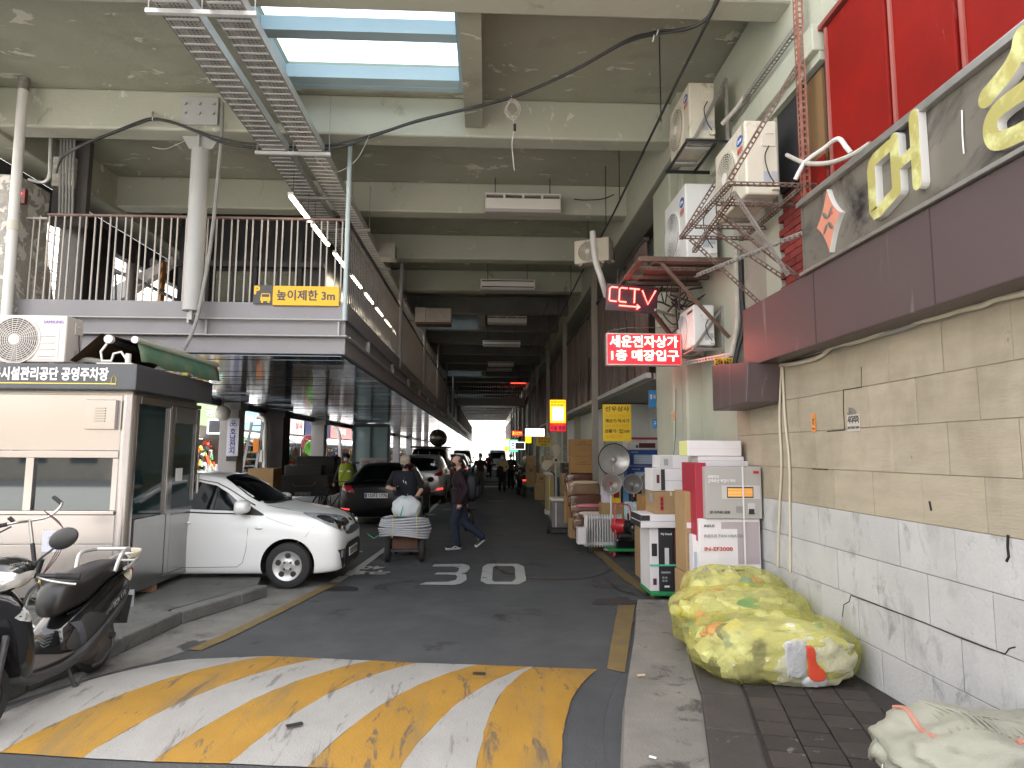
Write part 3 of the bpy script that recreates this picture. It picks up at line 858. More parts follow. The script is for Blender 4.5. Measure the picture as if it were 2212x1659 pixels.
stroke(l1([(.42, .93), (.16, .90), (.10, .86), (.08, .78), (.08, .12), (.11, .06), (.20, .06), (.52, .20)]), .085)
stroke(l1([(.52, .97), (.52, .20)]), .085); stroke(l1([(.52, .55), (.86, .60)]), .075); stroke(l1([(.86, 1.08), (.86, .12)]), .085)
l2 = lambda pts: [(3.08 - a * .58, 3.29 + b * .43) for a, b in pts]
def crv(pts, n=6): return [(q.x, q.z) for q in spline([(a, 0, b) for a, b in pts], n)]
stroke(crv(l2([(.46, 1.12), (.42, .98), (.30, .84), (.06, .72)])), .10, .11); stroke(crv(l2([(.44, .98), (.60, .84), (.86, .80)])), .09, .12)
rg = crv(l2([(.55, .50), (.20, .48), (.08, .36), (.12, .14), (.34, .06), (.72, .06), (.98, .14), (1.0, .36), (.88, .48), (.55, .50)])); stroke(rg, .095)
EMB = M('coral_emblem', (0.62, 0.24, 0.15), (0.52, 0.22, 0.15), 6, .5)
def star(cy, cz, ry, rz_, k=.42):
 pts = []
 tips = [(0, rz_), (ry, 0), (0, -rz_), (-ry, 0)]
 for i in range(4):
  a, b = tips[i], tips[(i + 1) % 4]
  for j in range(7):
   t = j / 7; mx_, my_ = (a[0] + b[0]) / 2 * k * 1.25, (a[1] + b[1]) / 2 * k * 1.25
   x = (1 - t) ** 2 * a[0] + 2 * t * (1 - t) * mx_ + t * t * b[0]; y_ = (1 - t) ** 2 * a[1] + 2 * t * (1 - t) * my_ + t * t * b[1]
   pts.append((cy + x, cz + y_))
 return pts
o = MB().prism(star(4.62, 3.525, .17, .245, .52), (2.545, 0, 0), (0, 1, 0), (0, 0, 1), (.042, 0, 0)).build('emblem', EMB, sg)
raised(o, WL)
for a in (45, 135, 225, 315):
 cy, cz = 4.62 + math.cos(rad(a)) * .052, 3.525 + math.sin(rad(a)) * .072
 MB().ell((2.544, cy, cz), (.006, .018, .050), 10, 6, (rad(a - 90) * 1.0, 0, 0)).build('emblem_petal', SIGNG, sg, True)
text('96', .035, M('emblem_red', (.6, .06, .04)), sg, (2.5435, 4.56, 3.56), AN, AZ, .002)
# thin strip hanging off the sign
MB().tube([PX(2078, 238, 2.575), PX(2079, 290, 2.574), PX(2082, 332, 2.57)], .004, 5).build('peeling_strip', INKW, sg)

red = thing('red_cladding', 'glossy red metal wall panels above the grey sign board', 'cladding')
edges = [5.03, 4.20, 3.55, 2.75, 1.95, 1.1]
for a, b in zip(edges, edges[1:]):
 MB().box(2.80, 2.86, b + .012, a - .012, 3.80, 5.33).build('red_panel', REDP, red, bevel=0.012)
 MB().box(2.785, 2.80, a - .075, a - .045, 3.87, 5.32).build('panel_rib', M('faded_red_rib', (0.36, 0.16, 0.13), (0.30, 0.05, 0.045), 5, .55, stretch=(1, 1, .3)), red)
MB().box(2.862, 2.89, 1.1, 5.05, 3.80, 5.35).build('cladding_backing', M('dark_red', (0.03, 0.008, 0.008)), red)
MB().box(2.77, 2.9, 1.1, 5.05, 5.345, 5.385).build('cladding_cap', M('red_cap', (0.22, 0.04, 0.035), rough=.5), red)
# concrete above the panels, lintel, window opening with brown board
upw = thing('upper_wall', 'old plastered upper wall with lintel, dark opening and red brick patch', 'wall')
MB().box(2.82, 2.9, 1.1, 5.05, 5.388, 6.9).build('plaster', GREENW, upw)
MB().box(2.72, 2.9, 5.052, 7.6, 5.18, 5.42).build('lintel', GREENW, upw, bevel=.01)
MB().box(2.78, 2.9, 5.06, 7.6, 5.10, 5.178).build('lintel', GREENW, upw)
MB().box(2.80, 2.9, 5.052, 7.6, 5.422, 6.44).build('plaster', GREENW, upw)
MB().box(2.84, 2.9, 5.06, 6.15, 4.30, 5.098).build('dark_opening', DARKW, upw)
MB().box(2.815, 2.839, 5.10, 5.42, 3.9, 5.05).build('brown_board', M('brown_board', (0.20, 0.115, 0.045), (0.13, 0.075, 0.03), 4, .7, stretch=(1, 1, .4)), upw)
MB().box(2.82, 2.9, 6.0, 6.33, 3.217, 5.098).build('plaster', GREENW, upw)
bb = MB().box(2.805, 2.86, -.10, .10, -.031, .031).mesh('brick', REDBR)
for r in range(13):
 for k in range(4):
  y = 5.15 + .21 * k + (.105 if r % 2 else 0)
  if y + .1 < 6.0: place('brick', bb, upw, (R.uniform(-.004, .004), y, 3.26 + r * .07))
MB().box(2.862, 2.9, 5.06, 6.0, 3.217, 4.29).build('brick_mortar', M('red_mortar', (0.09, 0.02, 0.018)), upw)
MB().box(2.795, 2.803, 5.08, 5.52, 3.3, 4.28).build('red_board', REDP, upw)

# small plum box sign at the end of the stone wall
bx = thing('box_sign_housing', 'dull plum sheet metal box jutting from the far end of the stone wall', 'sign box')
MB().prism([(6.95, 2.74), (5.98, 2.64), (6.05, 2.26), (6.95, 2.24)], (2.45, 0, 0), (0, 1, 0), (0, 0, 1), (.36, 0, 0)).build('sheet_box', PLUM, bx, bevel=.012)

# pale green plastered pier
pier = thing('plaster_pier', 'pale green plastered pier with a timber toggle hanging from a string', 'pier')
MB().box(2.83, 3.3, 7.19, 8.62, 0, 6.4).build('pier_return', GREENW, pier)
MB().box(2.50, 3.3, 8.62, 9.5, 0, 5.715).build('pier_column', GREENW, pier, bevel=.03)
MB().box(2.62, 3.3, 8.42, 8.617, 0, 5.71).build('pier_rib', GREENW, pier, bevel=.03)
MB().tube([PY(1460, 840, 8.60), PY(1459, 940, 8.60), PY(1454, 1000, 8.6), PY(1452, 1035, 8.60)], .004, 5).build('string', CABLE, pier)

# screened upper floor on the right
scr = thing('louvre_screen', 'brown vertical panel screen along the upper walkway on the right', 'screen')
lv = [MB().box(-0.018, 0.018, 0, w, 0, 2.02).mesh('louvre', LOUV) for w in (0.36, 0.30, 0.42)]
y = 9.55; i = 0
cnt = 0
stuff = MB()
while y < 85:
 w = (0.36, 0.30, 0.42)[i % 3]
 if cnt < 110:
  gap = R.choice([.06, .10, .10, .16, .32])
  o = place('louvre', lv[i % 3], scr, (2.40, y, 2.98), (0, 0, R.uniform(-.05, .05)))
  cnt += 1
 else:
  gap = .12; stuff.box(2.382, 2.418, y, y + w, 2.98, 5.0)
 y += w + gap; i += 1
if stuff.v: tag(stuff.build('louvre_row', LOUV, scr), kind='stuff')
MB().box(2.36, 2.44, 9.52, 85, 2.90, 2.975).build('bottom_rail', STEELL, scr)
MB().box(2.36, 2.44, 9.52, 85, 5.003, 5.06).build('top_rail', STEELD, scr)
pm = MB().box(2.26, 2.38, -.06, .06, 0, 5.70).mesh('screen_post', M('post_paint', (.30, .27, .23), (.24, .215, .18), 3, .5))
for k in range(10): place('screen_post', pm, scr, (0, 13.9 + k * 5.4, 0))
MB().box(2.48, 3.88, 9.52, 85, 2.88, 2.97).build('walkway_slab', UPC, scr)
clut = MB()
for k in range(60):
 y = 9.8 + R.random() * 30; clut.box(3.0, 3.4, y, y + R.uniform(.2, .5), 2.98, 2.98 + R.uniform(.4, 1.7))
tag(clut.build('stored_clutter', M('storage_clutter', (0.10, 0.075, 0.06), (0.20, 0.17, 0.14), 1.5), scr), kind='stuff')

# shopfront wall beneath the walkway
SHOPW = M('white_shop_panel', (0.60, 0.625, 0.60), (0.55, 0.575, 0.55), 1.5, .6)
shop = thing('shopfront', 'white panelled shopfront under the brown screened walkway', 'shopfront')
y = 9.52
for k in range(40):
 w = 1.18
 xw = 3.55 if y < 13.3 else 2.78
 MB().box(xw, xw + .08, y + .006, y + w - .006, 0.0, 2.855).build('wall_panel', SHOPW, shop)
 if k == 3: MB().box(2.86, 3.55, y + w - .05, y + w - .007, 0, 2.855).build('wall_panel', SHOPW, shop)
 y += w
 if k % 4 == 3:
  MB().box(2.62, 2.88, y, y + .3, 0, 2.86).build('pilaster', GREENW, shop); y += .3

# -- left balcony
BX, BY, BZ = -1.97, 8.80, 3.79
bal = thing('balcony', 'grey steel upper walkway with pale railing bars over the parked cars', 'balcony')
MB().box(-6.45, BX, BY + .01, 85, 3.60, 3.775).build('deck_plate', STEELG, bal)
fr = MB()
fr.box(-6.40, BX + .03, BY - .05, BY, 3.565, 3.79); fr.build('fascia_channel', STEELG, bal, bevel=.006)
MB().box(-6.40, BX + .05, BY - .09, BY - .052, 3.545, 3.562).build('channel_lip', STEELL, bal)
MB().box(-6.40, BX + .02, BY + .005, BY + .05, 3.345, 3.56).build('girder_web', STEELG, bal)
MB().box(-6.40, BX + .06, BY - .08, BY + .06, 3.325, 3.343).build('girder_flange', STEELL, bal, bevel=.004)
for xx in (-5.55, -3.80, -2.03): MB().box(xx - .012, xx + .012, BY - .05, BY + .004, 3.345, 3.543).build('stiffener', STEELL, bal)
MB().box(-6.40, BX + .02, BY + .03, BY + .09, 3.10, 3.323).build('lower_fascia', STEELG, bal, bevel=.006)
for zz in (3.41, 3.48): MB().cyl((BX - .05, BY + .006, zz), (BX - .05, BY - .014, zz), .016, n=8).build('bolt', STEELG, bal)
# long side
MB().box(BX, BX + .05, BY + .01, 85, 3.565, 3.79).build('fascia_channel', STEELG, bal)
MB().box(BX + .002, BX + .085, BY + .06, 85, 3.325, 3.343).build('girder_flange', STEELL, bal)
MB().box(BX - .05, BX - .005, BY + .06, 85, 3.345, 3.56).build('girder_web', STEELG, bal)
MB().box(BX - .04, BX + .02, BY + .10, 85, 3.10, 3.323).build('lower_fascia', STEELG, bal)
sm_ = MB().box(BX - .004, BX + .05, -.012, .012, 3.345, 3.56).mesh('stiffener', STEELL)
for k in range(20): place('stiffener', sm_, bal, (0, 10.5 + 2.7 * k, 0))
# mirror like soffit sheets
sp = MB().box(-7.0, BX - .045, 0, .196, 3.078, 3.09).mesh('soffit_sheet', SOFF)
y = BY + .11; k = 0
while k < 170:
 place('soffit_sheet', sp, bal, (0, y, R.uniform(-.0015, .0015)), (R.uniform(-.004, .004), R.uniform(-.0012, .0012), 0)); y += .20; k += 1
mb = MB()
while y < 84.6: mb.box(-7.0, BX - .045, y, y + .196, 3.078, 3.09); y += .2
tag(mb.build('soffit_row', SOFF, bal), kind='stuff')
MB().box(-7.14, -7.005, BY, 85, 2.96, 3.6).build('edge_girder', STEELD, bal)
# railing bars
RT = 4.955
fb = MB().box(-.0085, .0085, -.0085, .0085, BZ, RT).mesh('railing_bar', BARW)
nfr = 43
for i in range(nfr):
 place('railing_bar', fb, bal, (-6.30 + (i + (0.12 if i % 2 else -.06)) * (4.28 / (nfr - 1)), BY - .02, 0))
MB().box(-6.0, BX + .01, BY - .045, BY + .005, RT, RT + .028).build('handrail', M('brown_handrail', (.14, .06, .05), (.24, .17, .14), 8, .5), bal)
MB().box(-6.34, -6.0, BY - .045, BY + .005, RT - .055, RT - .03).build('handrail', BARW, bal)
MB().box(BX - .02, BX + .03, BY + .008, 85, RT, RT + .028).build('handrail', STEELD, bal)
sb_ = MB().box(BX - .008, BX + .008, -.006, .006, BZ, RT).mesh('railing_bar', FENCEM)
y = BY + .12
for i in range(230): place('railing_bar', sb_, bal, (0, y, 0)); y += .125
mb = MB()
while y < 84: mb.box(BX - .012, BX + .018, y - .005, y + .005, BZ, RT); y += .16
tag(mb.build('railing_row', FENCEM, bal), kind='stuff')
# blank metal panels in the side railing farther off
for (a, b) in ((29.5, 33), (39.2, 42)): MB().box(BX + .022, BX + .034, a, b, BZ, RT).build('rail_panel', M('pale_rail_panel', (.40, .42, .43), rough=.3, metal=.4), bal)
# round columns hanging the balcony from the beam
cl = thing('round_column', 'thick pale grey round steel column in front of the balcony railing', 'column')
cx_ = PY(416, 640, 8.50).x
MB().cyl((cx_, 8.50, 3.60), (cx_, 8.50, 5.80), 0.115, n=24).build('shaft', STEELL, cl, True)
mb = MB(); mb.box(cx_ - .10, cx_ + .10, 8.48, 8.52, 5.80, 5.98).box(cx_ - .012, cx_ + .012, 8.40, 8.479, 5.80, 5.97); mb.build('head_plate', STEELL, cl)
mb = MB(); mb.box(cx_ - .02, cx_ + .02, 8.46, 8.54, 3.48, 3.60).box(cx_ - .05, cx_ - .025, 8.48, 8.72, 3.44, 3.58); mb.build('foot_bracket', STEELL, cl)
hp = thing('hanger_post', 'slim pale blue steel post at the corner of the balcony', 'post')
MB().cyl((BX + .02, BY - .06, 3.55), (BX + .02, BY - .06, 6.52), .032, n=12).build('post_shaft', M('pale_blue_paint', (.50, .58, .60), (.45, .53, .55), 3, .45), hp, True)
MB().box(BX, BX + .04, BY - .08, BY - .04, 5.80, 5.97).build('post_head', STEELL, hp)
hm = MB().cyl((BX + .05, 0, 3.6), (BX + .05, 0, 5.93), .04, n=10).mesh('post_shaft', STEELG, True)
for k, lab in enumerate(['first', 'second', 'third', 'fourth', 'fifth', 'sixth']):
 o = thing('hanger_post', lab + ' grey hanger post behind the corner post along the long railing', 'post', (0, 14.08 + k * 5.4, 0), group='hanger posts along the balcony')
 place('post_shaft', hm, o)
# white rain pipe
rp = thing('rain_pipe', 'tall white rain pipe at the left edge beside the balcony', 'pipe')
pA, pB = PY(50, 195, 8.10), PY(14, 690, 8.10)
MB().cyl(pB + Vector((0, 0, -.3)), pA, .058, n=16).build('pipe_run', PVC, rp, True)
pm_ = pA.lerp(pB, .62)
MB().cyl(pm_, pm_ + (pA - pB).normalized() * .12, .066, n=16).build('pipe_collar', M('cream_collar', (.55, .52, .44)), rp, True)
MB().cyl(pA, pA + (pA - pB).normalized() * .22, .066, n=16).build('pipe_collar', M('grimy_collar', (.10, .09, .08), (.3, .28, .25), 12), rp, True)
cp = thing('concrete_column', 'peeling concrete column behind the white rain pipe at the left edge', 'column')
PEEL = M('peeling_paint', (0.42, 0.40, 0.36), (0.20, 0.19, 0.17), 5, .85, bump=.5, bscale=25, stain=(.60, .58, .54), sscale=5, sthr=.52, sharp=.03)
MB().box(-7.1, -6.28, 8.56, 9.2, 0, 5.44).build('column_shaft', PEEL, cp, bevel=.02)

# bridge between the two walkways
brg = thing('footbridge', 'grey footbridge with dark railing crossing high over the lane', 'footbridge')
MB().box(BX + .09, 2.3, 39.6, 41.0, 4.62, 5.10).build('bridge_beam', M('bridge_paint', (.24, .28, .30), rough=.45), brg)
bm_ = MB().box(-.02, .02, -.02, .02, 5.10, 6.1).mesh('railing_bar', STEELD)
for i in range(29): place('railing_bar', bm_, brg, (BX + .16 + i * .147, 39.65, 0))
MB().box(BX + .09, 2.3, 39.62, 39.68, 6.1, 6.15).build('handrail', STEELD, brg)

# dark room on the balcony with blinds
rm = thing('balcony_office', 'dark glazed office on the balcony with drawn blinds', 'office')
MB().box(-5.65, -2.98, 11.75, 45, BZ, SL - .01).build('office_wall', M('office_black', (.022, .022, .025), (.035, .035, .038), 2, .3), rm)
BL = M('green_grey_blind', (.21, .22, .18), (.16, .17, .14), 3, .8)
for px0, px1 in ((468, 500), (512, 545), (560, 598), (608, 640)):
 a, b = PY(px0, 588, 11.72), PY(px1, 650, 11.72)
 f = MB().box(a.x, b.x, 11.71, 11.725, b.z, a.z).build('window', DARKW, rm)
 nn = 14; mb = MB()
 for q in range(nn):
  z = b.z + (a.z - b.z) * (q + .5) / nn
  mb.cbox(((a.x + b.x) / 2, 11.695, z), (b.x - a.x - .02, .018, .05), (.5, 0, 0))
 mb.build('blind', BL, f)
for px in (450, 505, 552, 603, 648):
 a = PY(px, 600, 11.7); MB().box(a.x - .03, a.x + .03, 11.66, 11.74, BZ, 5.6).build('mullion', STEELD, rm)
MB().box(-5.65, -2.98, 11.60, 11.655, 5.1, 5.2).build('transom', STEELD, rm)

# deck columns on the left edge
DC = M('deck_column_grey', (.36, .34, .345), (.30, .285, .285), 2, .55)
DCD = M('deck_column_dark', (.035, .03, .03), (.055, .05, .048), 3, .7)
spec_ = [(500, 17.6, .24, DC, 'grey steel deck column carrying a white vertical sign'), (594, 21.2, .36, DCD, 'massive black deck column beside a silver downpipe'),
         (689, 26.8, .26, DC, 'slim grey deck column behind the black cargo bed'), (776, 35.0, .30, DCD, 'dark deck column beyond the worker in the yellow vest')]
for px, yy, hw, m_, lab in spec_:
 x = PY(px, 960, yy).x
 o = thing('deck_column', lab, 'column', (x, yy, 0), group='columns under the left deck edge')
 MB().box(-hw, hw, -hw, hw, 0, 3.07).build('column_shaft', m_, o, bevel=.015)
 MB().box(-hw - .06, hw + .06, -hw - .06, hw + .06, 2.86, 3.06).build('column_cap', m_, o)
for k in range(5):
 o = thing('deck_column', ['first', 'second', 'third', 'fourth', 'fifth'][k] + ' far deck column past the dark one, along the bright street', 'column', (-6.9, 42 + k * 8, 0), group='columns under the left deck edge')
 MB().box(-.25, .25, -.25, .25, 0, 3.07).build('column_shaft', DC, o)

hs_ = thing('height_limit_sign', 'yellow height limit sign with a dark parking pictogram on the balcony railing', 'sign')
a, b = PY(588, 659, 8.70), PY(733, 619, 8.70); a2 = PY(546, 656, 8.70)
DKS = M('sign_dark_grey', (.06, .06, .065), rough=.5); AMB = M('amber_sign', (.82, .46, .012), rough=.45)
MB().box(a.x, b.x, 8.70, 8.73, a.z, b.z).build('yellow_plate', AMB, hs_, bevel=.006)
MB().box(a2.x, a.x - .002, 8.705, 8.73, a.z + .02, b.z + .005).build('dark_plate', DKS, hs_)
text('높이제한 3m', .155, DKS, hs_, ((a.x + b.x) / 2, 8.697, (a.z + b.z) / 2 - .005), AX, AZ, .003, .004, width=(b.x - a.x) * .88)
text('P', .15, AMB, hs_, (a2.x + .045, 8.702, b.z - .07), AX, AZ, .003, .008)
cx_ = a2.x + .165; cz_ = a.z + .11
mb = MB(); mb.box(cx_ - .055, cx_ + .055, 8.699, 8.7045, cz_ + .04, cz_ + .052).box(cx_ - .062, cx_ - .05, 8.699, 8.7045, cz_ - .0, cz_ + .0395).box(cx_ + .05, cx_ + .062, 8.699, 8.7045, cz_ - .0, cz_ + .0395).box(cx_ - .068, cx_ + .068, 8.699, 8.7045, cz_ - .055, cz_ - .0005).box(cx_ - .055, cx_ - .03, 8.699, 8.7045, cz_ - .08, cz_ - .0555).box(cx_ + .03, cx_ + .055, 8.699, 8.7045, cz_ - .08, cz_ - .0555)
mb.build('car_pictogram', AMB, hs_)

MB().box(-7.12, -6.98, 8.95, 60, 5.45, 5.915).build('edge_girder', STEELD, bal)
# -- air conditioner outdoor units
GUARD = M('fan_guard_grey', (.30, .28, .25), rough=.5)
FANB = M('fan_dark', (.05, .048, .045), rough=.6)
BLUEL = M('blue_oval', (.02, .09, .36), rough=.4)
LABELM = M('grey_spec_label', (.36, .38, .42), (.45, .46, .48), 60, .6)
def ac_unit(label, loc, w, h, d, rz=0.0, body=CREAM, brand=None, brandcol=INK, sub=None, oval=True, fanside=1, fan_r=None, group='outdoor air conditioner units'):
 """front face looks along local -X, width along Y, the near side is -Y"""
 t = thing('air_conditioner_unit', label, 'air conditioner', loc, rz, group)
 MB().box(0, d, 0, w, .03, h).build('case', body, t, bevel=.018)
 for yy in (w * .18, w * .82): MB().box(.02, d - .02, yy - .03, yy + .03, 0, .029).build('foot', GALV, t)
 fr_ = fan_r or min(h * .40, w * .33)
 fy = w * (.60 if fanside > 0 else .40) ; fz = h * .50
 if fan_r: fy = w - fr_ - .05 if fanside > 0 else fr_ + .05
 MB().cyl((.001, fy, fz), (-.016, fy, fz), fr_ * 1.06, n=32).build('fan_ring', body, t, True)
 MB().cyl((-.0165, fy, fz), (-.0185, fy, fz), fr_ * .97, n=32).build('fan_well', FANB, t)
 bl = MB()
 for k in range(3):
  a = k * 2.094 + .5
  pts = [(math.cos(a + q) * fr_ * r_, math.sin(a + q) * fr_ * r_) for q, r_ in ((-.1, .2), (-.35, .9), (.25, .95), (.45, .25))]
  bl.prism(pts, (-.0205, fy, fz), (0, 1, 0), (0, 0, 1), (.001, 0, 0))
 bl.build('fan_blades', M('fan_blade', (.14, .13, .12), rough=.5), t)
 gd = MB()
 for q in range(2, 12): gd.lathe([(fr_ * q / 11.5 - .003, 0), (fr_ * q / 11.5 + .003, 0), (fr_ * q / 11.5 + .003, .005), (fr_ * q / 11.5 - .003, .005), (fr_ * q / 11.5 - .003, 0)], (-.0215, fy, fz), (-1, 0, 0), 28)
 for q in range(24):
  a = q * math.pi / 12
  gd.bar((-.024, fy + math.cos(a) * fr_ * .2, fz + math.sin(a) * fr_ * .2), (-.024, fy + math.cos(a + .35) * fr_, fz + math.sin(a + .35) * fr_), .0035)
 gd.build('fan_guard', body, t)
 MB().cyl((-.022, fy, fz), (-.032, fy, fz), fr_ * .22, n=20).build('fan_hub', WHITEP, t, True)
 # service side facing the viewer
 MB().box(d * .48, d * .93, -.010, -.001, h * .66, h * .90).build('service_cover', body, t, bevel=.006)
 MB().tube([(d * .60, -.012, h * .82), (d * .62, -.022, h * .82), (d * .82, -.022, h * .82), (d * .84, -.012, h * .82)], .004, 6).build('service_handle', WHITEP, t)
 MB().box(d * .52, d * .72, -.004, -.001, h * .18, h * .34).build('spec_label', LABELM, t)
 MB().box(d * .76, d * .93, -.004, -.001, h * .22, h * .34).build('spec_label', LABELM, t)
 MB().tube(spline([(d * .70, -.012, h * .66), (d * .52, -.05, h * .50), (d * .60, -.05, h * .30), (d * .82, -.03, h * .16)]), .006, 6).build('power_cord', CABLE, t)
 MB().box(d * .74, d * .95, -.035, -.001, h * .09, h * .16).build('valve_cover', body, t, bevel=.006)
 fb_ = w * .16 if fanside > 0 else w * .84
 if brand:
  if oval:
   MB().lathe([(.0, 0), (1, 0), (1, .004), (0, .004)], (0, 0, 0), (-1, 0, 0), 24).build('brand_badge', BLUEL, t).data.transform(Matrix.Translation((-.001, w * .15, h * .80)) @ Matrix.Diagonal((1, w * .095, h * .062, 1)))
   text(brand, h * .075, INKW, t, (-.006, w * .15, h * .80), AN, AZ, .001, .0012, width=w * .14)
  else: text(brand, h * .085, brandcol, t, (-.003, w * .17, h * .86), AN, AZ, .002, .0012)
  if sub: text(sub, h * .10, M('red_print', (.50, .05, .04)), t, (-.003, w * .15, h * .665), AN, AZ, .001, .0015, width=w * .16)
 return t

a1 = ac_unit('cream outdoor unit highest on the wall, on a small steel bracket', (2.26, 6.92, 5.30), .76, .70, .30, 0, CREAM, 'Carrier', sub='캐리어')
a2 = ac_unit('cream outdoor unit with blue oval badge on the slotted angle rack nearest the sign', (2.34, 5.60, 4.10), .77, .74, .31, 0, CREAM, 'Carrier', sub='캐리어')
a3 = ac_unit('large white outdoor unit on the brown rack above the red neon signs', (2.36, 7.45, 4.06), .9, .97, .38, 0, WHITEM, 'Carrier', sub='캐리어')
a4 = ac_unit('white outdoor unit lit red beside the two line neon sign', (2.47, 7.60, 3.04), .66, .53, .26, 0, WHITEM, 'DAEWOO', INK, oval=False)
a5 = ac_unit('aged small outdoor unit with dark fan farthest along the right wall', (2.02, 10.55, 4.98), .62, .44, .25, rad(62), CREAM, '', oval=True)

def slot_bar(mb, p0, p1, w=.04, up=(0, 0, 1)):
 """L shaped slotted angle: two thin legs with slot shaped gaps on the visible one"""
 p0, p1 = Vector(p0), Vector(p1); d = p1 - p0; Ln = d.length; d.normalize()
 v = Vector(up); v = (v - d * v.dot(d)).normalized(); u = d.cross(v)
 for side, off in ((v, u), (u, v)):
  # two runs with bridges between slots
  for q in (-.36, .36):
   c0, c1 = p0 + side * w * q, p1 + side * w * q
   mb.bar(c0, c1, .003 if side is v else w * .28, w * .28 if side is v else .003, up=v)
  k = max(2, int(Ln / .055))
  for i in range(k + 1):
   a = p0 + d * (Ln * i / k * .98); b = a + d * .018
   mb.bar(a, b, .003 if side is v else w * .5, w * .5 if side is v else .003, up=v)
  p0 = p0 + u * w * .5 - v * w * .5 if side is v else p0; p1 = p1 + u * w * .5 - v * w * .5 if side is v else p1
 return mb
def angle(mb, p0, p1, w=.04):
 mb.bar(p0, p1, w, .005); mb.bar(p0, p1, .005, w); return mb

# rack of the nearest unit
rk = thing('slotted_angle_rack', 'rusty slotted angle rack carrying the nearest cream outdoor unit', 'wall rack')
zr = 4.06
def srod(name, p0, p1, m=RUST, w=.042, up=(0, 0, 1), par=rk): return slot_bar(MB(), p0, p1, w, up).build(name, m, par)
srod('platform_bar', (2.02, 5.22, zr), (2.02, 6.62, zr)); srod('platform_bar', (2.02, 5.22, zr), (2.80, 5.22, zr)); srod('platform_bar', (2.02, 6.60, zr), (2.80, 6.60, zr))
srod('platform_bar', (2.06, 5.62, zr - .02), (2.78, 5.62, zr - .02)); srod('platform_bar', (2.06, 6.22, zr - .02), (2.78, 6.22, zr - .02)); srod('platform_bar', (2.66, 5.22, zr - .01), (2.66, 6.6, zr - .01))
srod('upright', (2.70, 5.20, 3.86), (2.70, 5.20, 6.1), RUSTR, .06, up=(1, 0, 0))
srod('stay', (2.04, 5.22, zr + .03), (2.68, 5.22, 5.15), up=(1, 0, 0)); srod('stay', (2.04, 6.60, zr), (2.70, 6.60, 5.1), up=(1, 0, 0))
srod('brace', (2.10, 5.30, zr - .04), (2.56, 5.32, 3.30), GALV); srod('brace', (2.12, 5.75, zr - .04), (2.80, 5.6, 3.35)); srod('brace', (2.12, 6.55, zr - .04), (2.80, 6.35, 3.25))
srod('brace', (2.15, 6.1, zr - .06), (2.78, 5.9, 3.45)); srod('tie_bar', (2.16, 6.50, 3.62), (2.60, 5.10, 3.60), GALV)
srod('brace', (2.10, 5.30, zr - .05), (2.12, 6.5, zr - .18))
# slotted rail on the lintel
srod('lintel_rail', (2.70, 5.25, 5.55), (2.70, 6.9, 5.55), GALV, .05); srod('lintel_post', (2.70, 6.75, 5.1), (2.70, 6.75, 5.6), RUST, .05)
# bracket of the highest unit
rk2 = thing('wall_bracket', 'grey steel bracket with diagonal stay under the highest outdoor unit', 'wall bracket')
mb = MB()
for yy in (6.88, 7.70): angle(mb, (2.20, yy, 5.28), (2.82, yy, 5.28), .045)
for xx in (2.22, 2.56): angle(mb, (xx, 6.88, 5.28), (xx, 7.70, 5.28), .04)
mb.build('bracket_frame', STEELD, rk2)
mb = MB()
for yy in (7.1, 7.5): mb.box(2.22, 2.58, yy - .03, yy + .03, 5.285, 5.30)
mb.build('cross_strap', GALVL, rk2)
mb = MB(); angle(mb, (2.30, 6.87, 5.30), (2.66, 6.87, 5.98), .04).box(2.655, 2.69, 6.85, 6.89, 5.28, 6.02); mb.build('stay', GALV, rk2)
# brown rack under the large white unit
rk3 = thing('brown_rack', 'brown welded steel rack glowing red above the neon signs', 'wall rack')
mb = MB(); z3 = 4.0
mb.bar((1.75, 7.2, z3), (2.80, 7.2, z3), .05, .055, (0, 0, 1)).bar((1.75, 7.2, z3), (1.75, 8.58, z3), .05, .055, (0, 0, 1)).bar((1.75, 8.58, z3), (2.6, 8.58, z3), .05, .055, (0, 0, 1))
mb.build('rack_frame', RUSTD, rk3)
for yy in (7.55, 7.95, 8.25): MB().bar((1.78, yy, z3 - .005), (2.79, yy, z3 - .005), .045, .04, (0, 0, 1)).build('cross_bar', RUSTD, rk3)
srod('cross_bar', (1.80, 7.40, z3 - .05), (2.78, 7.40, z3 - .05), RUST, .045, par=rk3); srod('cross_bar', (1.72, 8.4, z3 - .05), (2.5, 8.4, z3 - .05), RUST, .045, par=rk3)
MB().bar((1.98, 7.22, z3 - .03), (2.76, 7.22, 3.10), .035).build('strut', RUSTD, rk3); MB().bar((1.86, 8.2, z3 - .03), (2.5, 8.5, 3.3), .045).build('strut', RUSTD, rk3)
MB().box(1.95, 2.75, 7.42, 8.5, z3 + .024, z3 + .05).build('rack_board', M('rack_board_brown', (.10, .06, .045), rough=.8), rk3)
# bracket of the lowest unit
rk4 = thing('triangular_bracket', 'pale steel triangular bracket under the red lit outdoor unit', 'wall bracket')
mb = MB()
for yy in (7.58, 8.24):
 angle(mb, (2.45, yy, 3.02), (2.83, yy, 3.02), .035); angle(mb, (2.47, yy, 3.04), (2.80, yy, 3.50), .03); mb.box(2.80, 2.828, yy - .015, yy + .015, 2.98, 3.55)
mb.bar((2.47, 7.58, 3.02), (2.47, 8.24, 3.02), .035, .01).bar((2.62, 7.58, 3.02), (2.62, 8.24, 3.02), .06, .01); mb.build('bracket_frame', GALV, rk4)
mb = MB(); slot_bar(mb, (2.50, 8.2, 2.93), (2.83, 7.3, 2.92), .05); mb.build('slotted_rail', GALVL, rk4)

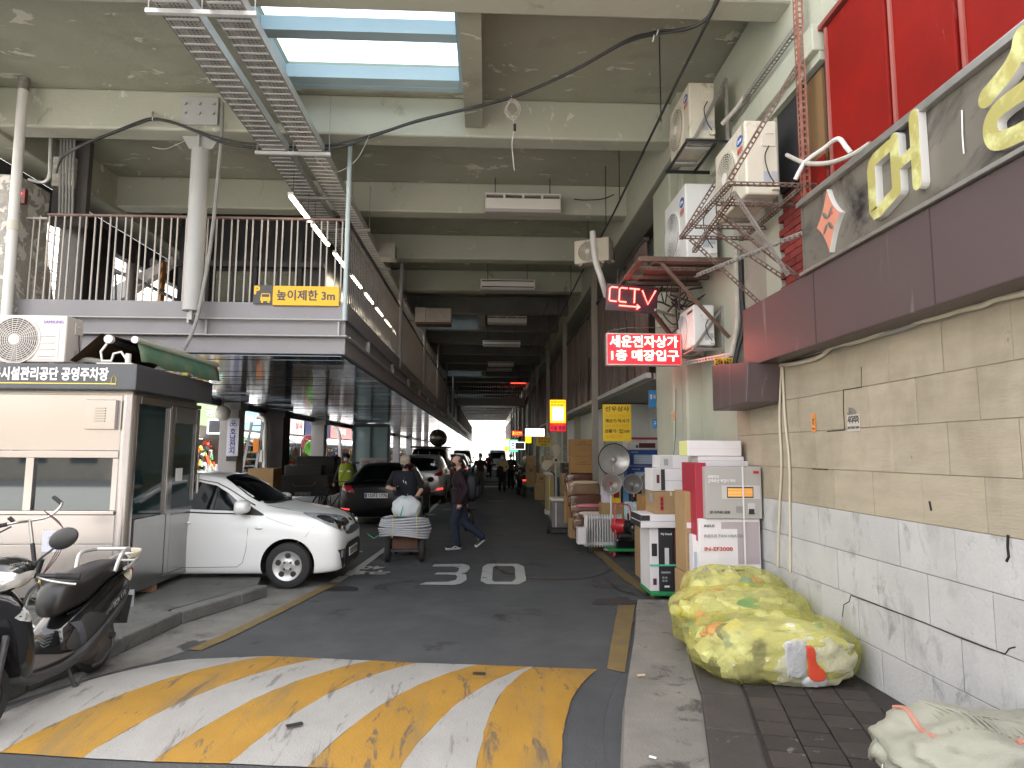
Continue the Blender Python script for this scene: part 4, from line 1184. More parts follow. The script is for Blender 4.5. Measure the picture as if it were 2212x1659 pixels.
# wrapped refrigerant pipes and wall conduits
def pipe(name, label, pts, r, m, cat='pipe', group=None, n=8):
 return tag(MB().tube(spline(pts, 8), r, n).build(name, m, None, smooth=True), label, cat, group)
pipe('refrigerant_pipe', 'white wrapped pipe looping from the nearest outdoor unit over the red panels', [PX(1640 + 78, 388, 2.6), PX(1740, 350, 2.66), PX(1778, 322, 2.72), PX(1810, 300, 2.74), PX(1828, 318, 2.76), PX(1838, 330, 2.78)], .019, PVC)
pipe('refrigerant_pipe', 'pale wrapped pipe curving behind the nearest outdoor unit to the sign edge', [PX(1700, 335, 2.7), PX(1740, 352, 2.66), PX(1790, 352, 2.64), PX(1840, 335, 2.62), PX(1880, 310, 2.66)], .019, ROPE)
pipe('refrigerant_pipe', 'short wrapped pipe bending from the highest outdoor unit into the wall', [PX(1560, 268, 2.56), PX(1590, 235, 2.66), PX(1612, 205, 2.74), PX(1618, 222, 2.8)], .024, ROPE)
cd_ = [PX(x, y, 2.77) for x, y in [(1640, 784), (1680, 789), (1740, 781), (1775, 768), (1800, 748), (1840, 741), (1880, 729), (1920, 709), (1945, 697), (1990, 693), (2040, 681), (2070, 671), (2120, 660), (2150, 647), (2212, 633), (2290, 612)]]
pipe('cream_conduit', 'cream corrugated conduit sagging along the top of the beige stones', cd_, .017, CONDU, 'conduit')
cd2 = [p + Vector((.01, 0, .055 if i > 4 else .02)) for i, p in enumerate([PX(x, y, 2.77) for x, y in [(1610, 782), (1680, 783), (1760, 766), (1850, 741), (1950, 715), (2050, 686), (2212, 642), (2300, 618)]])]
pipe('grey_conduit', 'grey rigid conduit clipped just under the plum fascia', cd2, .017, M('grey_pvc', (.33, .32, .31), rough=.5), 'conduit')
wb = [PX(1688, 788, 2.78), PX(1684, 900, 2.78), PX(1688, 1000, 2.78), PX(1684, 1100, 2.785), PX(1680, 1225, 2.785)]
pipe('cream_conduit', 'left of two thin conduits dropping down the stone wall', wb, .011, CONDU, 'conduit')
pipe('cream_conduit', 'right of two thin conduits dropping down the stone wall', [p + Vector((0, -.06 - .05 * i, 0)) if i else p + Vector((0, -.02, 0)) for i, p in enumerate(wb)], .011, CONDU, 'conduit')
pipe('black_conduit', 'black and grey conduit running down the green pier behind the plum box', [PY(1600, 560, 7.1), PY(1602, 640, 7.1), PY(1606, 700, 7.1), PY(1592, 760, 7.1), PY(1585, 800, 7.05)], .03, CABLE, 'conduit')
pipe('grey_duct', 'grey flexible duct running beside the black conduit on the green pier', [PY(1590, 540, 7.12), PY(1593, 630, 7.12), PY(1592, 700, 7.12), PY(1580, 770, 7.1)], .028, ROPE, 'conduit')
pipe('white_downpipe', 'white downpipe with an elbow on the far right wall beside the small outdoor unit', [PY(1280, 500, 10.2), PY(1286, 560, 10.2), PY(1300, 605, 10.2), PY(1310, 640, 10.4)], .05, PVC)
# tangle of black wires under the brown rack
tg = thing('wire_tangle', 'tangle of black wires hanging under the brown rack', 'wires')
for i in range(16):
 a = Vector((R.uniform(2.2, 2.5), R.uniform(7.9, 8.5), R.uniform(3.55, 3.85))); b = a + Vector((R.uniform(-.1, .3), R.uniform(-.5, .1), R.uniform(-.15, .2)))
 mid = a.lerp(b, .5) + Vector((0, 0, R.uniform(-.25, .1)))
 MB().tube(spline([a, mid, b], 6), R.uniform(.006, .014), 5).build('wire', CABLE, tg)

# -- neon signs
NEON = M('neon_red', (.8, .2, .2), emit=(1.0, .045, .035), estr=2.4)
NEONG = M('neon_glow_panel', (.5, .01, .015), emit=(1.0, .012, .02), estr=.36, rough=.35)
ns = thing('neon_sign', 'tilted red CCTV neon sign with an arrow pointing right', 'neon sign')
tilt = rad(-4.2)
o_ = PY(1365, 645, 8.0); uu = Vector((math.cos(tilt), 0, math.sin(tilt))); vv = Vector((-math.sin(tilt), 0, math.cos(tilt)))
W_, H_ = .66, .34
MB().prism([(-W_ / 2, -H_ / 2), (W_ / 2, -H_ / 2), (W_ / 2, H_ / 2), (-W_ / 2, H_ / 2)], o_ + Vector((0, .006, 0)), uu, vv, (0, .02, 0)).build('acrylic_plate', M('neon_plate', (.05, .02, .03), (.035, .03, .035), 4, .25), ns)
def nt(pts, r=.0085, par=ns, m=NEON, base=o_, dy=-.012):
 P = [base + uu * a + vv * b + Vector((0, dy, 0)) for a, b in pts]
 MB().tube(P, r, 8).build('neon_tube', m, par, True)
for k, x in enumerate((-.29, -.165)): nt([(x + .10, .125), (x + .02, .125), (x, .105), (x, -.04), (x + .012, -.055), (x + .095, -.055)])
nt([(-.04, .125), (.09, .125)]); nt([(.03, .125), (.03, -.055)])
nt([(.125, .115), (.205, -.06), (.295, .125)])
nt([(-.16, -.105), (.09, -.105)]); nt([(.065, -.075), (.105, -.105), (.065, -.135)])
MB().bar(o_ + uu * .28 + vv * .15, o_ + uu * .33 + vv * .42, .01).bar(o_ - uu * .2 + vv * .16, o_ - uu * .2 + vv * .36, .008).build('hanger', STEELD, ns)
MB().bar(o_ + uu * .30 - vv * .12, Vector((2.5, 8.3, o_.z - .17)), .03).build('support_bar', GALV, ns)

s2 = thing('neon_sign', 'red two line lit sign naming the ground floor entrance', 'neon sign')
p0, p1 = PY(1312, 786, 8.0), PY(1469, 724, 8.0)
x0, x1, z0, z1 = p0.x, p1.x, p0.z, p1.z
MB().box(x0, x1, 8.0, 8.09, z0, z1).build('sign_case', NEONG, s2)
f = MB(); f.box(x0 - .012, x1 + .012, 7.985, 8.10, z1 + .001, z1 + .016).box(x0 - .012, x1 + .012, 7.985, 8.10, z0 - .016, z0 - .001).box(x0 - .012, x0 - .001, 7.985, 8.10, z0, z1).box(x1 + .001, x1 + .012, 7.985, 8.10, z0, z1)
f.build('sign_frame', ALU, s2)
zm = (z0 + z1) / 2
NLET = M('neon_letters', (.9, .7, .7), emit=(1.0, .40, .28), estr=.9)
text('세운전자상가', .16, NLET, s2, ((x0 + x1) / 2, 7.990, zm + .088), AX, AZ, .012, .0022, width=(x1 - x0) * .93)
text('1층 매장입구', .15, NLET, s2, ((x0 + x1) / 2, 7.990, zm - .088), AX, AZ, .012, .0022, width=(x1 - x0) * .92)
MB().tube([(x0 + .03, 8.04, z1 + .016), (x0 + .03, 8.04, z1 + .05), (x0 + .3, 8.1, z1 + .11), (2.6, 8.6, z1 + .22)], .004, 5).build('stay_wire', GALV, s2)

# yellow poster at the pier
yp = thing('poster', 'torn yellow and orange poster with black brush lettering on the green pier', 'poster')
c = PY(1563, 803, 7.12)
MB().box(c.x - .10, c.x + .11, 7.12, 7.124, c.z - .17, c.z + .16).build('poster_sheet', M('orange_yellow_paper', (.78, .50, .03), (.82, .30, .03), 4, .7, contrast=.12), yp)
for i, s in enumerate(('고성능 녹음기', '몰래 카메라', '1층 나열 가')): text(s, .085, INK, yp, (c.x, 7.117, c.z + .10 - .105 * i), AX, AZ, .001, .003, width=.185)

# hanging wooden tag
wt = thing('wooden_tag', 'small wooden tag with faded lettering hanging on a string on the green pier', 'tag')
c = PY(1454, 898, 8.385)
MB().box(c.x - .027, c.x + .027, 8.38, 8.39, c.z - .065, c.z + .065).build('tag_board', M('pale_wood', (.50, .36, .22), (.42, .30, .18), 8), wt)
text('상담', .04, M('orange_lettering', (.5, .17, .07)), wt, (c.x, 8.377, c.z), AX, AZ, .001)

# shop signs along the right side
def sign_board(label, px0, py0, px1, py1, Y, face, lines, name='hanging_sign', depth=.10, frame=None, emit=False, group=None):
 a, b = PY(px0, py1, Y), PY(px1, py0, Y)
 t = thing(name, label, 'sign', group=group)
 MB().box(a.x, b.x, Y, Y + depth, a.z, b.z).build('sign_face', face, t)
 if frame:
  e = .025
  MB().box(a.x - e, a.x - .001, Y - .01, Y + depth, a.z - e, b.z + e).box(b.x + .001, b.x + e, Y - .01, Y + depth, a.z - e, b.z + e).box(a.x, b.x, Y - .01, Y + depth, b.z + .001, b.z + e).box(a.x, b.x, Y - .01, Y + depth, a.z - e, a.z - .001).build('sign_frame', frame, t)
 w, h = b.x - a.x, b.z - a.z
 for (s, fx, fy, fs, fw, m_) in lines:
  text(s, h * fs, m_, t, (a.x + w * fx, Y - .004, a.z + h * fy), AX, AZ, .003, h * fs * .02, width=w * fw if fw else None)
 return t, a, b
FADE = M('faded_orange_print', (.72, .38, .03), rough=.6)
sign_board('yellow shop sign listing hair dryers, calculators and fans in black', 1303, 874, 1363, 953, 11.6, SIGNY,
           [('선우상사', .5, .87, .15, .86, INK), ('드라이·면도기', .5, .68, .10, .84, FADE), ('계산기·믹서기', .5, .545, .11, .84, INK), ('청소기·전기장판', .5, .41, .10, .84, FADE),
   ('선풍기·', .28, .265, .11, .44, INK), ('전기\n식유', .64, .265, .06, .15, INK), ('난로', .84, .265, .08, .18, INK), ('소형가전', .38, .115, .10, .58, FADE)], 'shop_sign', .03)
EY = M('lit_yellow_sign', (.8, .6, .02), emit=(1.0, .62, .01), estr=.20)
EYW = M('lit_white_panel', (.9, .9, .85), emit=(1.0, 1.0, .9), estr=.35)
PURP = M('purple_print', (.12, .02, .30)); REDB = M('lit_red_sign', (.5, .02, .03), emit=(1, .02, .03), estr=.14)
t, a, b = sign_board('lit yellow box sign with a white panel and red foot, hanging over the lane', 1188, 864, 1222, 931, 16.2, EY,
           [('주)드레루미 산일 전시장', .5, .925, .075, .92, INKR), ('편리한 음식물기', .5, .83, .07, .85, INKR)], 'lightbox_sign', .16, M('rust_red_frame', (.30, .05, .03)))
MB().box(a.x + .06, b.x - .06, 16.185, 16.198, a.z + .26, a.z + .60).build('lit_panel', EYW, t)
MB().box(a.x, b.x, 16.185, 16.199, a.z, a.z + .20).build('red_foot', REDB, t)
text('서울 풍물', .13, PURP, t, ((a.x + b.x) / 2, 16.18, a.z + .065), AX, AZ, .003, .003, width=.38)
text('신진 음향', .06, SIGNY, t, ((a.x + b.x) / 2, 16.18, a.z + .155), AX, AZ, .003)
EB = M('lit_blue_print', (.02, .03, .5), rough=.5)
t, a, b = sign_board('lit white sign with bold blue lettering above the far yellow sign', 1135, 926, 1176, 942, 24, EYW, [('하이스 문백화', .6, .66, .5, .62, EB), ('010 - 00 음악 전용', .6, .2, .28, .62, EB)], 'lightbox_sign', .15)
t, a, b = sign_board('lit yellow block sign left of the blue lettered one', 1135, 931, 1148, 957, 26, EY, [], 'lightbox_sign', .2)
sign_board('yellow sign with red and black dealer lettering', 1159, 944, 1190, 964, 20, SIGNY, [('금영', .27, .78, .26, .36, INKR), ('대리점', .72, .78, .26, .44, INK), ('대진', .27, .48, .26, .36, INKR), ('대리점', .72, .48, .26, .44, INK), ('명도환자', .55, .16, .18, .5, INK)], 'hanging_sign', .03)
NO = M('neon_orange', (.9, .4, .1), emit=(1, .16, .02), estr=1.1); NRB = M('neon_red_board', (.05, .01, .01), emit=(1, .03, .02), estr=.25)
t, a, b = sign_board('small far red neon CCTV sign', 1106, 931, 1128, 942, 30, NRB, [('룸 CCTV', .5, .5, .75, .92, NO)], 'neon_sign', .05)
GRN = M('lit_green_sign', (.1, .6, .3), emit=(.1, 1, .45), estr=.22)
t, a, b = sign_board('far green edged light box with coloured bars', 1099, 950, 1119, 976, 32, GRN, [], 'lightbox_sign', .15)
w = b.x - a.x; h = b.z - a.z
MB().box(a.x + w * .15, b.x - w * .12, 31.98, 31.995, a.z + h * .18, b.z - h * .1).build('lit_panel', EYW, t)
for i, cc in enumerate([(.1, .5, .1), (.45, .1, .6), (.2, .2, .7)]): MB().box(a.x + w * .25, b.x - w * .25, 31.965, 31.978, a.z + h * (.25 + .2 * i), a.z + h * (.36 + .2 * i)).build('printed_bar', M('print_bar%d' % i, cc), t)
t, a, b = sign_board('small white framed monitor tilted among the far signs', 1113, 956, 1133, 970, 28, M('blue_lcd', (.05, .06, .12), rough=.2), [], 'monitor', .06, EYW)
t, a, b = sign_board('pale lit round edged sign farthest along the right side', 1090, 948, 1101, 974, 36, EY, [], 'lightbox_sign', .1)
MB().cyl(((a.x + b.x) / 2, 35.9, b.z - .25), ((a.x + b.x) / 2, 35.99, b.z - .25), .17, n=16).build('lit_globe', EYW, t)
t, a, b = sign_board('narrow blue shop sign at the edge of the green pier', 1403, 843, 1417, 880, 9.9, M('blue_sign', (.04, .22, .50), rough=.4), [('열 쇠', .5, .6, .3, .8, INKW)], 'hanging_sign', .05)
t, a, b = sign_board('second narrow blue sign low on the green pier edge', 1411, 905, 1419, 925, 9.8, M('blue_sign', (.04, .22, .50)), [('구', .5, .5, .5, .6, INKW)], 'hanging_sign', .05)
# ticker high on the footbridge
t = thing('led_ticker', 'thin red and green LED ticker on the far footbridge', 'LED display')
a, b = PY(1102, 832, 40.5), PY(1136, 828, 39.4)
MB().box(a.x, b.x, 39.4, 39.5, a.z, a.z + .22).build('ticker_face', M('ticker_red', (.2, .02, .02), emit=(1, .05, .03), estr=.8), t)

# -- under the ceiling
def tray(x0, x1, label):
 t = thing('cable_tray', label, 'cable tray', group='perforated cable trays')
 y0, y1, z = 4.0, 34, 5.64
 mb = MB()
 for i in range(9):
  x = x0 + (x1 - x0) * (i + .5) / 9; mb.box(x - .010, x + .010, y0, y1, z, z + .002)
 y = y0; r_ = MB()
 while y < y1:
  for q in (.03, .06, .09): mb.box(x0, x1, y + q - .006, y + q + .006, z + .0021, z + .004)
  r_.box(x0 + .012, x1 - .012, y - .010, y + .010, z - .008, z + .0019)
  y += .12
 tag(mb.build('tray_mesh', GALV, t), kind='stuff'); tag(r_.build('tray_rib', GALVL, t), kind='stuff')
 MB().box(x0 - .004, x0 - .001, y0, y1, z - .002, z + .075).build('tray_side', GALV, t)
 MB().box(x1 + .001, x1 + .004, y0, y1, z - .002, z + .10).build('tray_side', GALVL, t)
 mb = MB()
 for i in range(7):
  x = x0 + .03 + (x1 - x0 - .06) * i / 6; mb.tube([(x, y0, z + .02), (x + .01, (y0 + y1) / 2, z + .025), (x, y1, z + .02)], .014, 6)
 mb.build('cables', CABLE, t)
tray(-2.93, -2.61, 'left perforated steel cable tray slung under the beams')
tray(-2.47, -2.15, 'right perforated steel cable tray passing beside the skylight')
for i, y in enumerate((5.42, 8.12, 9.6, 11.0, 13.4, 16.1, 18.8)):
 s = thing('tray_support', ['nearest', 'second', 'third', 'fourth', 'fifth', 'sixth', 'seventh'][i] + ' strut from the front carrying both cable trays', 'support strut', (0, y, 0), group='struts under the cable trays')
 MB().box(-3.02, -2.06, -.02, .02, 5.585, 5.625).build('strut', GALVL if i < 2 else GALV, s)
 for x in (-3.0, -2.54, -2.08): MB().cyl((x, 0, 5.626), (x, 0, 6.4), .006, n=6).build('rod', GALV, s)
# linear lamps along the walkway
tube_m = MB().box(-.022, .022, 0, .95, -.012, .012).mesh('lamp_tube', LED)
case_m = MB().box(-.035, .035, -.02, .97, .013, .055).mesh('lamp_case', WHITEP)
for i in range(12):
 y = 8.55 + i * 1.12 + (0.3 if i > 1 else 0) * (i - 1)
 o = thing('strip_lamp', 'warm strip lamp ' + ['nearest the railing corner, seen above the handrail', 'just behind the first one, crossing the handrail line', 'third along the row behind the long railing', 'fourth along the row behind the long railing', 'fifth along the row behind the long railing',
              'sixth along the row behind the long railing', 'seventh along the row behind the long railing', 'eighth along the row behind the long railing', 'ninth along the row behind the long railing', 'tenth along the row behind the long railing', 'eleventh along the row behind the long railing', 'last along the row behind the long railing'][i], 'lamp', (-2.68, y, 5.20), group='strip lamps over the walkway')
 place('lamp_tube', tube_m, o); place('lamp_case', case_m, o)
 MB().cyl((0, .1, .055), (0, .1, .40), .004, n=5).cyl((0, .85, .055), (0, .85, .40), .004, n=5).build('suspension', STEELD, o)
# air curtains
def air_curtain(label, px0, px1, pyt, pyb, Y, style=0):
 a, b = PY(px0, pyb, Y), PY(px1, pyt, Y); w = b.x - a.x; h = b.z - a.z
 t = thing('air_curtain', label, 'air curtain', (a.x, Y, a.z), group='air curtains hanging from the beams')
 MB().box(0, w, 0, .22, h * .22, h * .76).build('case', WHITEP, t, bevel=.02)
 MB().box(.004, w - .004, .02, .2, h * .06, h * .218).build('outlet', M('outlet_grey', (.42, .39, .38), rough=.5), t)
 if style == 0:
  f = MB(); f.box(0, w, 0, .22, h * .93, h).box(0, w, .10, .22, h * .762, h * .928)
  for i in range(5): x = w * i / 4; f.box(max(0, x - .02), min(w, x + .02), .002, .099, h * .762, h * .928)
  f.build('grille_frame', WHITEP, t)
  MB().box(.021, w - .021, .06, .095, h * .77, h * .92).build('grille_dark', BLACKP, t)
  mb = MB()
  for i in range(4):
   for q in range(3): mb.box(w * i / 4 + .03, w * i / 4 + w * .25 - .03, .03, .05, h * (.79 + .045 * q), h * (.80 + .045 * q))
  mb.build('grille_slats', GUARD, t)
 else:
  MB().box(0, w, 0, .22, h * .762, h).build('top_case', WHITEP, t, bevel=.01)
  MB().box(.03, w - .03, -.004, .01, h * .80, h * .90).box(.03, w - .03, -.004, .01, h * .26, h * .35).build('slot', BLACKP, t)
 for q in (.13, .86): MB().cyl((w * q, .1, h), (w * q, .1, SL - a.z), .009, n=6).build('rod', STEELD, t)
air_curtain('nearest white air curtain hung by two rods, with open top grille', 1048, 1212, 419, 458, 10.75)
air_curtain('second air curtain with two black slots in its white case', 1038, 1156, 604, 626, 15.3, 1)
air_curtain('third air curtain with open grille, just right of the far skylight', 1053, 1138, 683, 700, 19.4)
air_curtain('fourth air curtain, a thin dim unit past the far skylight', 1043, 1124, 736, 748, 21.6, 1)
air_curtain('fifth air curtain, a dim unit well down the lane', 1054, 1110, 781, 792, 30.4)
air_curtain('sixth air curtain, a dark bar under the fifth one', 1052, 1106, 795, 802, 31.8, 1)
# white box duct by the long railing
t = thing('ceiling_box', 'crumpled white sheet metal box hanging beside the long railing', 'duct box')
a, b = PY(896, 697, 17.2), PY(974, 665, 17.2)
MB().box(a.x, a.x + (b.x - a.x) * .3, 17.2, 17.7, a.z + .03, b.z).box(a.x + (b.x - a.x) * .31, b.x, 17.19, 17.7, a.z + .03, b.z - .02).build('box_case', M('crumpled_sheet', (.5, .48, .44), (.36, .33, .29), 3, .3, metal=.6, bump=.6, bscale=6), t)
MB().box(a.x + .01, b.x, 17.22, 17.7, a.z - .02, a.z + .029).build('box_base', M('brown_base', (.16, .09, .06)), t)
t = thing('ceiling_box', 'pale fluorescent box hanging over the near end of the long railing', 'duct box')
a, b = PY(818, 555, 12.4), PY(853, 524, 12.4)
MB().box(a.x, b.x, 12.4, 12.75, a.z, b.z).build('box_case', M('crumpled_sheet', (.5, .48, .44)), t)
# messenger wire with droppers
mwr = thing('messenger_wire', 'thick messenger cable running down the lane under the beams', 'cable')
MB().tube([(1.93, 4.6, 5.62), (1.93, 6.3, 5.60), (1.93, 9.7, 5.48), (1.93, 13, 5.5), (1.95, 18, 5.45), (1.95, 26, 5.5), (1.95, 40, 5.45), (1.95, 70, 5.5)], .016, 6).build('wire_run', CABLE, mwr)
mb = MB()
for y in (6.9, 9.2, 10.3, 12.2, 14.8, 17.5, 20, 24): mb.cyl((1.93, y, 5.5), (1.93, y, SL), .008, n=5)
mb.build('dropper', CABLE, mwr)
m2 = thing('messenger_wire', 'thinner black cable beyond the air curtains, right of the thick one', 'cable')
MB().tube([(1.45, 15.5, 5.4), (1.5, 20, 5.5), (1.45, 30, 5.4), (1.5, 60, 5.5)], .014, 6).build('wire_run', CABLE, m2)
MB().tube(spline([PY(1240, 430, 10.9), PY(1262, 432, 10.9), PY(1300, 430, 10.6), PY(1326, 420, 10.3)]), .009, 6).build('branch_cable', CABLE, mwr)
# heavy sagging cable bundle
bun = thing('cable_bundle', 'sagging bundle of black cables slung across under the deck from left to right', 'cable')
path = [(122, 372, 8.75), (135, 338, 8.6), (175, 314, 8.16), (240, 288, 8.16), (300, 264, 8.16), (330, 257, 8.16), (370, 263, 8.16), (430, 285, 8.16), (480, 302, 8.16), (560, 316, 8.16), (640, 321, 8.16), (700, 318, 8.16), (755, 308, 8.16), (820, 288, 8.1), (900, 262, 7.9), (1000, 237, 7.6),
  (1100, 211, 7.3), (1180, 180, 7.05), (1260, 141, 6.8), (1320, 106, 6.6), (1370, 82, 6.4), (1420, 70, 6.1), (1480, 62, 5.85), (1520, 45, 5.72), (1540, 15, 5.6), (1548, -30, 5.5), (1552, -120, 5.4)]
for k in range(6):
 ph = R.uniform(0, 6); P = []
 for i, (x, y, d) in enumerate(path):
  s = 1.0 + (1.8 if 450 < x < 780 else 0)
  P.append(PY(x, y, d) + Vector((0, R.uniform(-.012, .012), 0.013 * s * math.sin(ph + k * 1.05) + R.uniform(-.004, .004))))
 MB().tube(spline(P, 5), .0095 if k else .012, 6).build('cable', CABLE, bun, True)
for (x, y, d) in ((332, 257, 8.16), (1105, 211, 7.3), (1420, 70, 6.1)): MB().lathe([(.03, -.006), (.034, 0), (.03, .006), (.026, 0), (.03, -.006)], PY(x, y, d), (1, 0, -.3), 12).build('tie', PVC, bun)
MB().tube([PY(330, 235, 8.44), PY(330, 250, 8.16), PY(331, 257, 8.4)], .010, 6).build('hook', ROPE, bun)
MB().tube([PY(1413, 76, 6.1), PY(1410, 90, 6.1)], .006, 5).build('tie_tail', INKW, bun)
for pts in ([(415, 297), (380, 313), (355, 322), (330, 318)], [(800, 288), (770, 345), (725, 372), (690, 352), (680, 330)], [(1030, 240), (985, 250), (960, 258), (930, 262)]):
 MB().tube(spline([PY(x, y, 8.12 if x < 900 else 7.5) for x, y in pts], 6), .004, 5).build('loose_wire', ROPE, bun)
# coil of wire hanging from the bundle
coil = thing('wire_coil', 'loose grey coil of wire hanging from the sagging cable bundle', 'wire coil')
for k in range(8):
 c = PY(1107 + R.uniform(-3, 3), 234 + R.uniform(-2, 8), 7.28); r0 = R.uniform(.06, .105); rr = R.uniform(.07, .125); P = []
 tl = R.uniform(-.4, .4)
 for i in range(18):
  a = 2 * math.pi * i / 18; P.append(c + Vector((math.cos(a) * r0 + math.sin(a) * tl * .05, math.sin(a * 2 + k) * .015, math.sin(a) * rr)))
 MB().tube(P, .0045, 5, closed=True).build('wire_loop', ROPE, coil)
MB().tube(spline([PY(1108, 250, 7.28), PY(1110, 280, 7.28), PY(1106, 310, 7.28), PY(1108, 340, 7.28), PY(1111, 368, 7.28)]), .004, 5).build('loose_end', PVC, coil)
mb = MB(); mb.cyl(PY(1112, 268, 7.27), PY(1112, 282, 7.27), .016, n=8); mb.build('plug', CABLE, coil)
# flexible duct dropping in front of the balcony
dp = thing('drop_conduit', 'grey flexible conduit dropping from the cable bundle past the balcony to the booth awning', 'conduit')
MB().tube(spline([PY(481, 222, 8.2), PY(478, 300, 8.2), PY(470, 390, 8.4), PY(462, 470, 8.4), PY(452, 550, 8.4), PY(438, 630, 8.4), PY(425, 690, 8.4), PY(408, 735, 8.4), PY(396, 756, 8.4)], 6), .024, 8).build('conduit_run', M('grey_flex', (.27, .27, .26), (.21, .21, .2), 10, .6), dp, True)
# metal pipes by the left edge
vp = thing('pipe_cluster', 'row of thin grey vertical conduits left of the balcony corner', 'pipes')
mb = MB()
for i in range(5): mb.cyl(PY(133 + i * 7, 290, 8.95), PY(128 + i * 7, 468, 8.95), .017, n=8)
mb.build('conduit_run', M('grey_pvc2', (.24, .235, .225), rough=.5), vp, True)
MB().box(PY(118, 380, 9.05).x, PY(192, 380, 9.05).x, 9.03, 9.12, PY(100, 395, 9).z - .6, PY(100, 300, 9).z).build('backing_plate', DCD, vp)
tag(MB().tube(spline([PY(110, 290, 8.8), PY(108, 350, 8.8), PY(107, 378, 8.8), PY(98, 392, 8.8), PY(82, 393, 8.8), PY(62, 388, 8.8)], 6), .022, 8).build('steel_pipe', GALVL, smooth=True), 'shiny bent steel pipe between the rain pipe and the conduits', 'pipe')
jb = thing('junction_box', 'rust streaked junction box under the first beam at the left edge', 'box')
MB().box(-6.12, -5.83, 8.95, 9.2, 5.45, 5.88).build('box_case', PEEL, jb, bevel=.01)
lm = thing('alarm_lamp', 'small red alarm lamp on the left column', 'lamp')
c = PY(44, 418, 8.5)
MB().box(c.x - .05, c.x + .06, 8.5, 8.56, c.z - .13, c.z + .07).build('lamp_case', M('alarm_red', (.10, .015, .012), rough=.4), lm)
MB().ell((c.x, 8.49, c.z), (.022, .015, .016), 10, 6).build('lamp_lens', M('alarm_glow', (.8, .05, .05), emit=(1, .06, .05), estr=4), lm)
# -- parking booth
STAIN = M('stainless_steel', (.44, .41, .40), None, 1.3, .24, metal=.9, bump=.10, bscale=1.6, stretch=(2.2, 1, .25))
STAIND = M('brushed_steel_dark', (.36, .357, .353), (.28, .277, .273), 1.2, .22, metal=.9)
FASC = M('booth_fascia_grey', (.085, .088, .096), (.07, .072, .08), 2, .5)
MIRR = M('mirror_window', (.09, .10, .105), rough=.03, metal=.85)
booth = thing('parking_booth', 'stainless steel parking attendant booth with a dark roof fascia and white lettering', 'booth')
RX, FY, BYK = -3.87, 7.25, 8.92
LX = -6.6
MB().box(LX, RX + .08, FY - .15, BYK + .13, 2.43, 2.71).build('roof_fascia', FASC, booth, bevel=.01)
MB().box(LX + .1, RX - .05, FY + .05, BYK - .05, 2.38, 2.429).build('soffit', STAIND, booth)
zb0 = .22
# front wall around the windows
fw = lambda n, x0, x1, z0, z1, m=STAIN, y0=FY, y1=FY + .05, bv=.004: MB().box(x0, x1, y0, y1, z0, z1).build(n, m, booth, bevel=bv)
wx0, wx1 = PY(75, 1000, FY).x, PY(243, 1000, FY).x
zt_, zb_ = PY(160, 990, FY).z, PY(160, 1102, FY).z
fw('upper_panel', LX, RX - .13, zt_ + .085, 2.385)
fw('lower_panel', LX, RX - .13, .78, zb_ - .05); fw('lower_panel', LX, RX - .13, zb0, .775)
fw('window_header', LX, RX - .13, zt_ + .005, zt_ + .08, STAIN, FY - .015, FY + .05)
fw('window_sill', LX, RX - .13, zb_ - .045, zb_ - .005, STAIN, FY - .03, FY + .05)
fw('wall_strip', wx1, RX - .13, zb_ - .004, zt_ + .004)
fw('window_mullion', wx0 - .085, wx0, zb_ - .004, zt_ + .004, STAIN, FY - .015, FY + .04)
fw('window_pane', wx0 + .001, wx1 - .001, zb_ - .004, zt_ + .004, MIRR, FY + .02, FY + .03, 0)
fw('window_pane', LX, wx0 - .086, zb_ - .004, zt_ + .004, MIRR, FY + .02, FY + .03, 0)
# round corner post
MB().cyl((RX - .075, FY + .06, zb0), (RX - .075, FY + .06, 2.385), .085, n=28).build('corner_post', STAIN, booth, True)
# vent box
vx0, vx1 = PY(190, 900, FY).x, PY(254, 900, FY).x; vz0, vz1 = PY(220, 928, FY).z, PY(220, 864, FY).z
vb = MB().box(vx0, vx1, FY - .05, FY - .001, vz0, vz1).build('vent_cover', STAIN, booth, bevel=.006)
mb = MB(); cx2 = (vx0 + vx1) / 2
for i in range(6): mb.box(cx2 - .055, cx2 + .055, FY - .062, FY - .051, vz0 + .085 + i * .028, vz0 + .097 + i * .028)
mb.build('vent_louvres', STAIND, booth)
# notice behind the handlebars
p = PY(112, 1165, FY - .003)
MB().box(p.x - .10, p.x + .10, FY - .004, FY - .001, p.z - .13, p.z + .09).build('notice', M('pale_blue_paper', (.55, .56, .66)), booth)
text('주차\n안내', .05, INKG, booth, (p.x, FY - .006, p.z - .02), AX, AZ, .001)
# fascia lettering
xr = PY(234, 817, FY - .15).x; xl = PY(0, 817, FY - .15).x
text('종로구시설관리공단 공영주차장', .15, INKW, booth, (xr - (xr - xl) * 1.255 / 2, FY - .153, 2.585), AX, AZ, .004, .005, width=(xr - xl) * 1.255)
MB().box(LX, PY(250, 834, FY - .15).x, FY - .154, FY - .151, 2.488, 2.498).build('yellow_line', M('yellow_stripe', (.75, .62, .08)), booth)
p = PY(246, 820, FY - .152)
MB().tube([(p.x - .025, FY - .154, p.z - .055), (p.x + .025, FY - .154, p.z - .055), (p.x + .025, FY - .154, p.z + .01), (p.x, FY - .154, p.z + .05), (p.x - .025, FY - .154, p.z + .01)], .004, 5, closed=True).build('bell_emblem', M('gold_print', (.6, .5, .12)), booth)
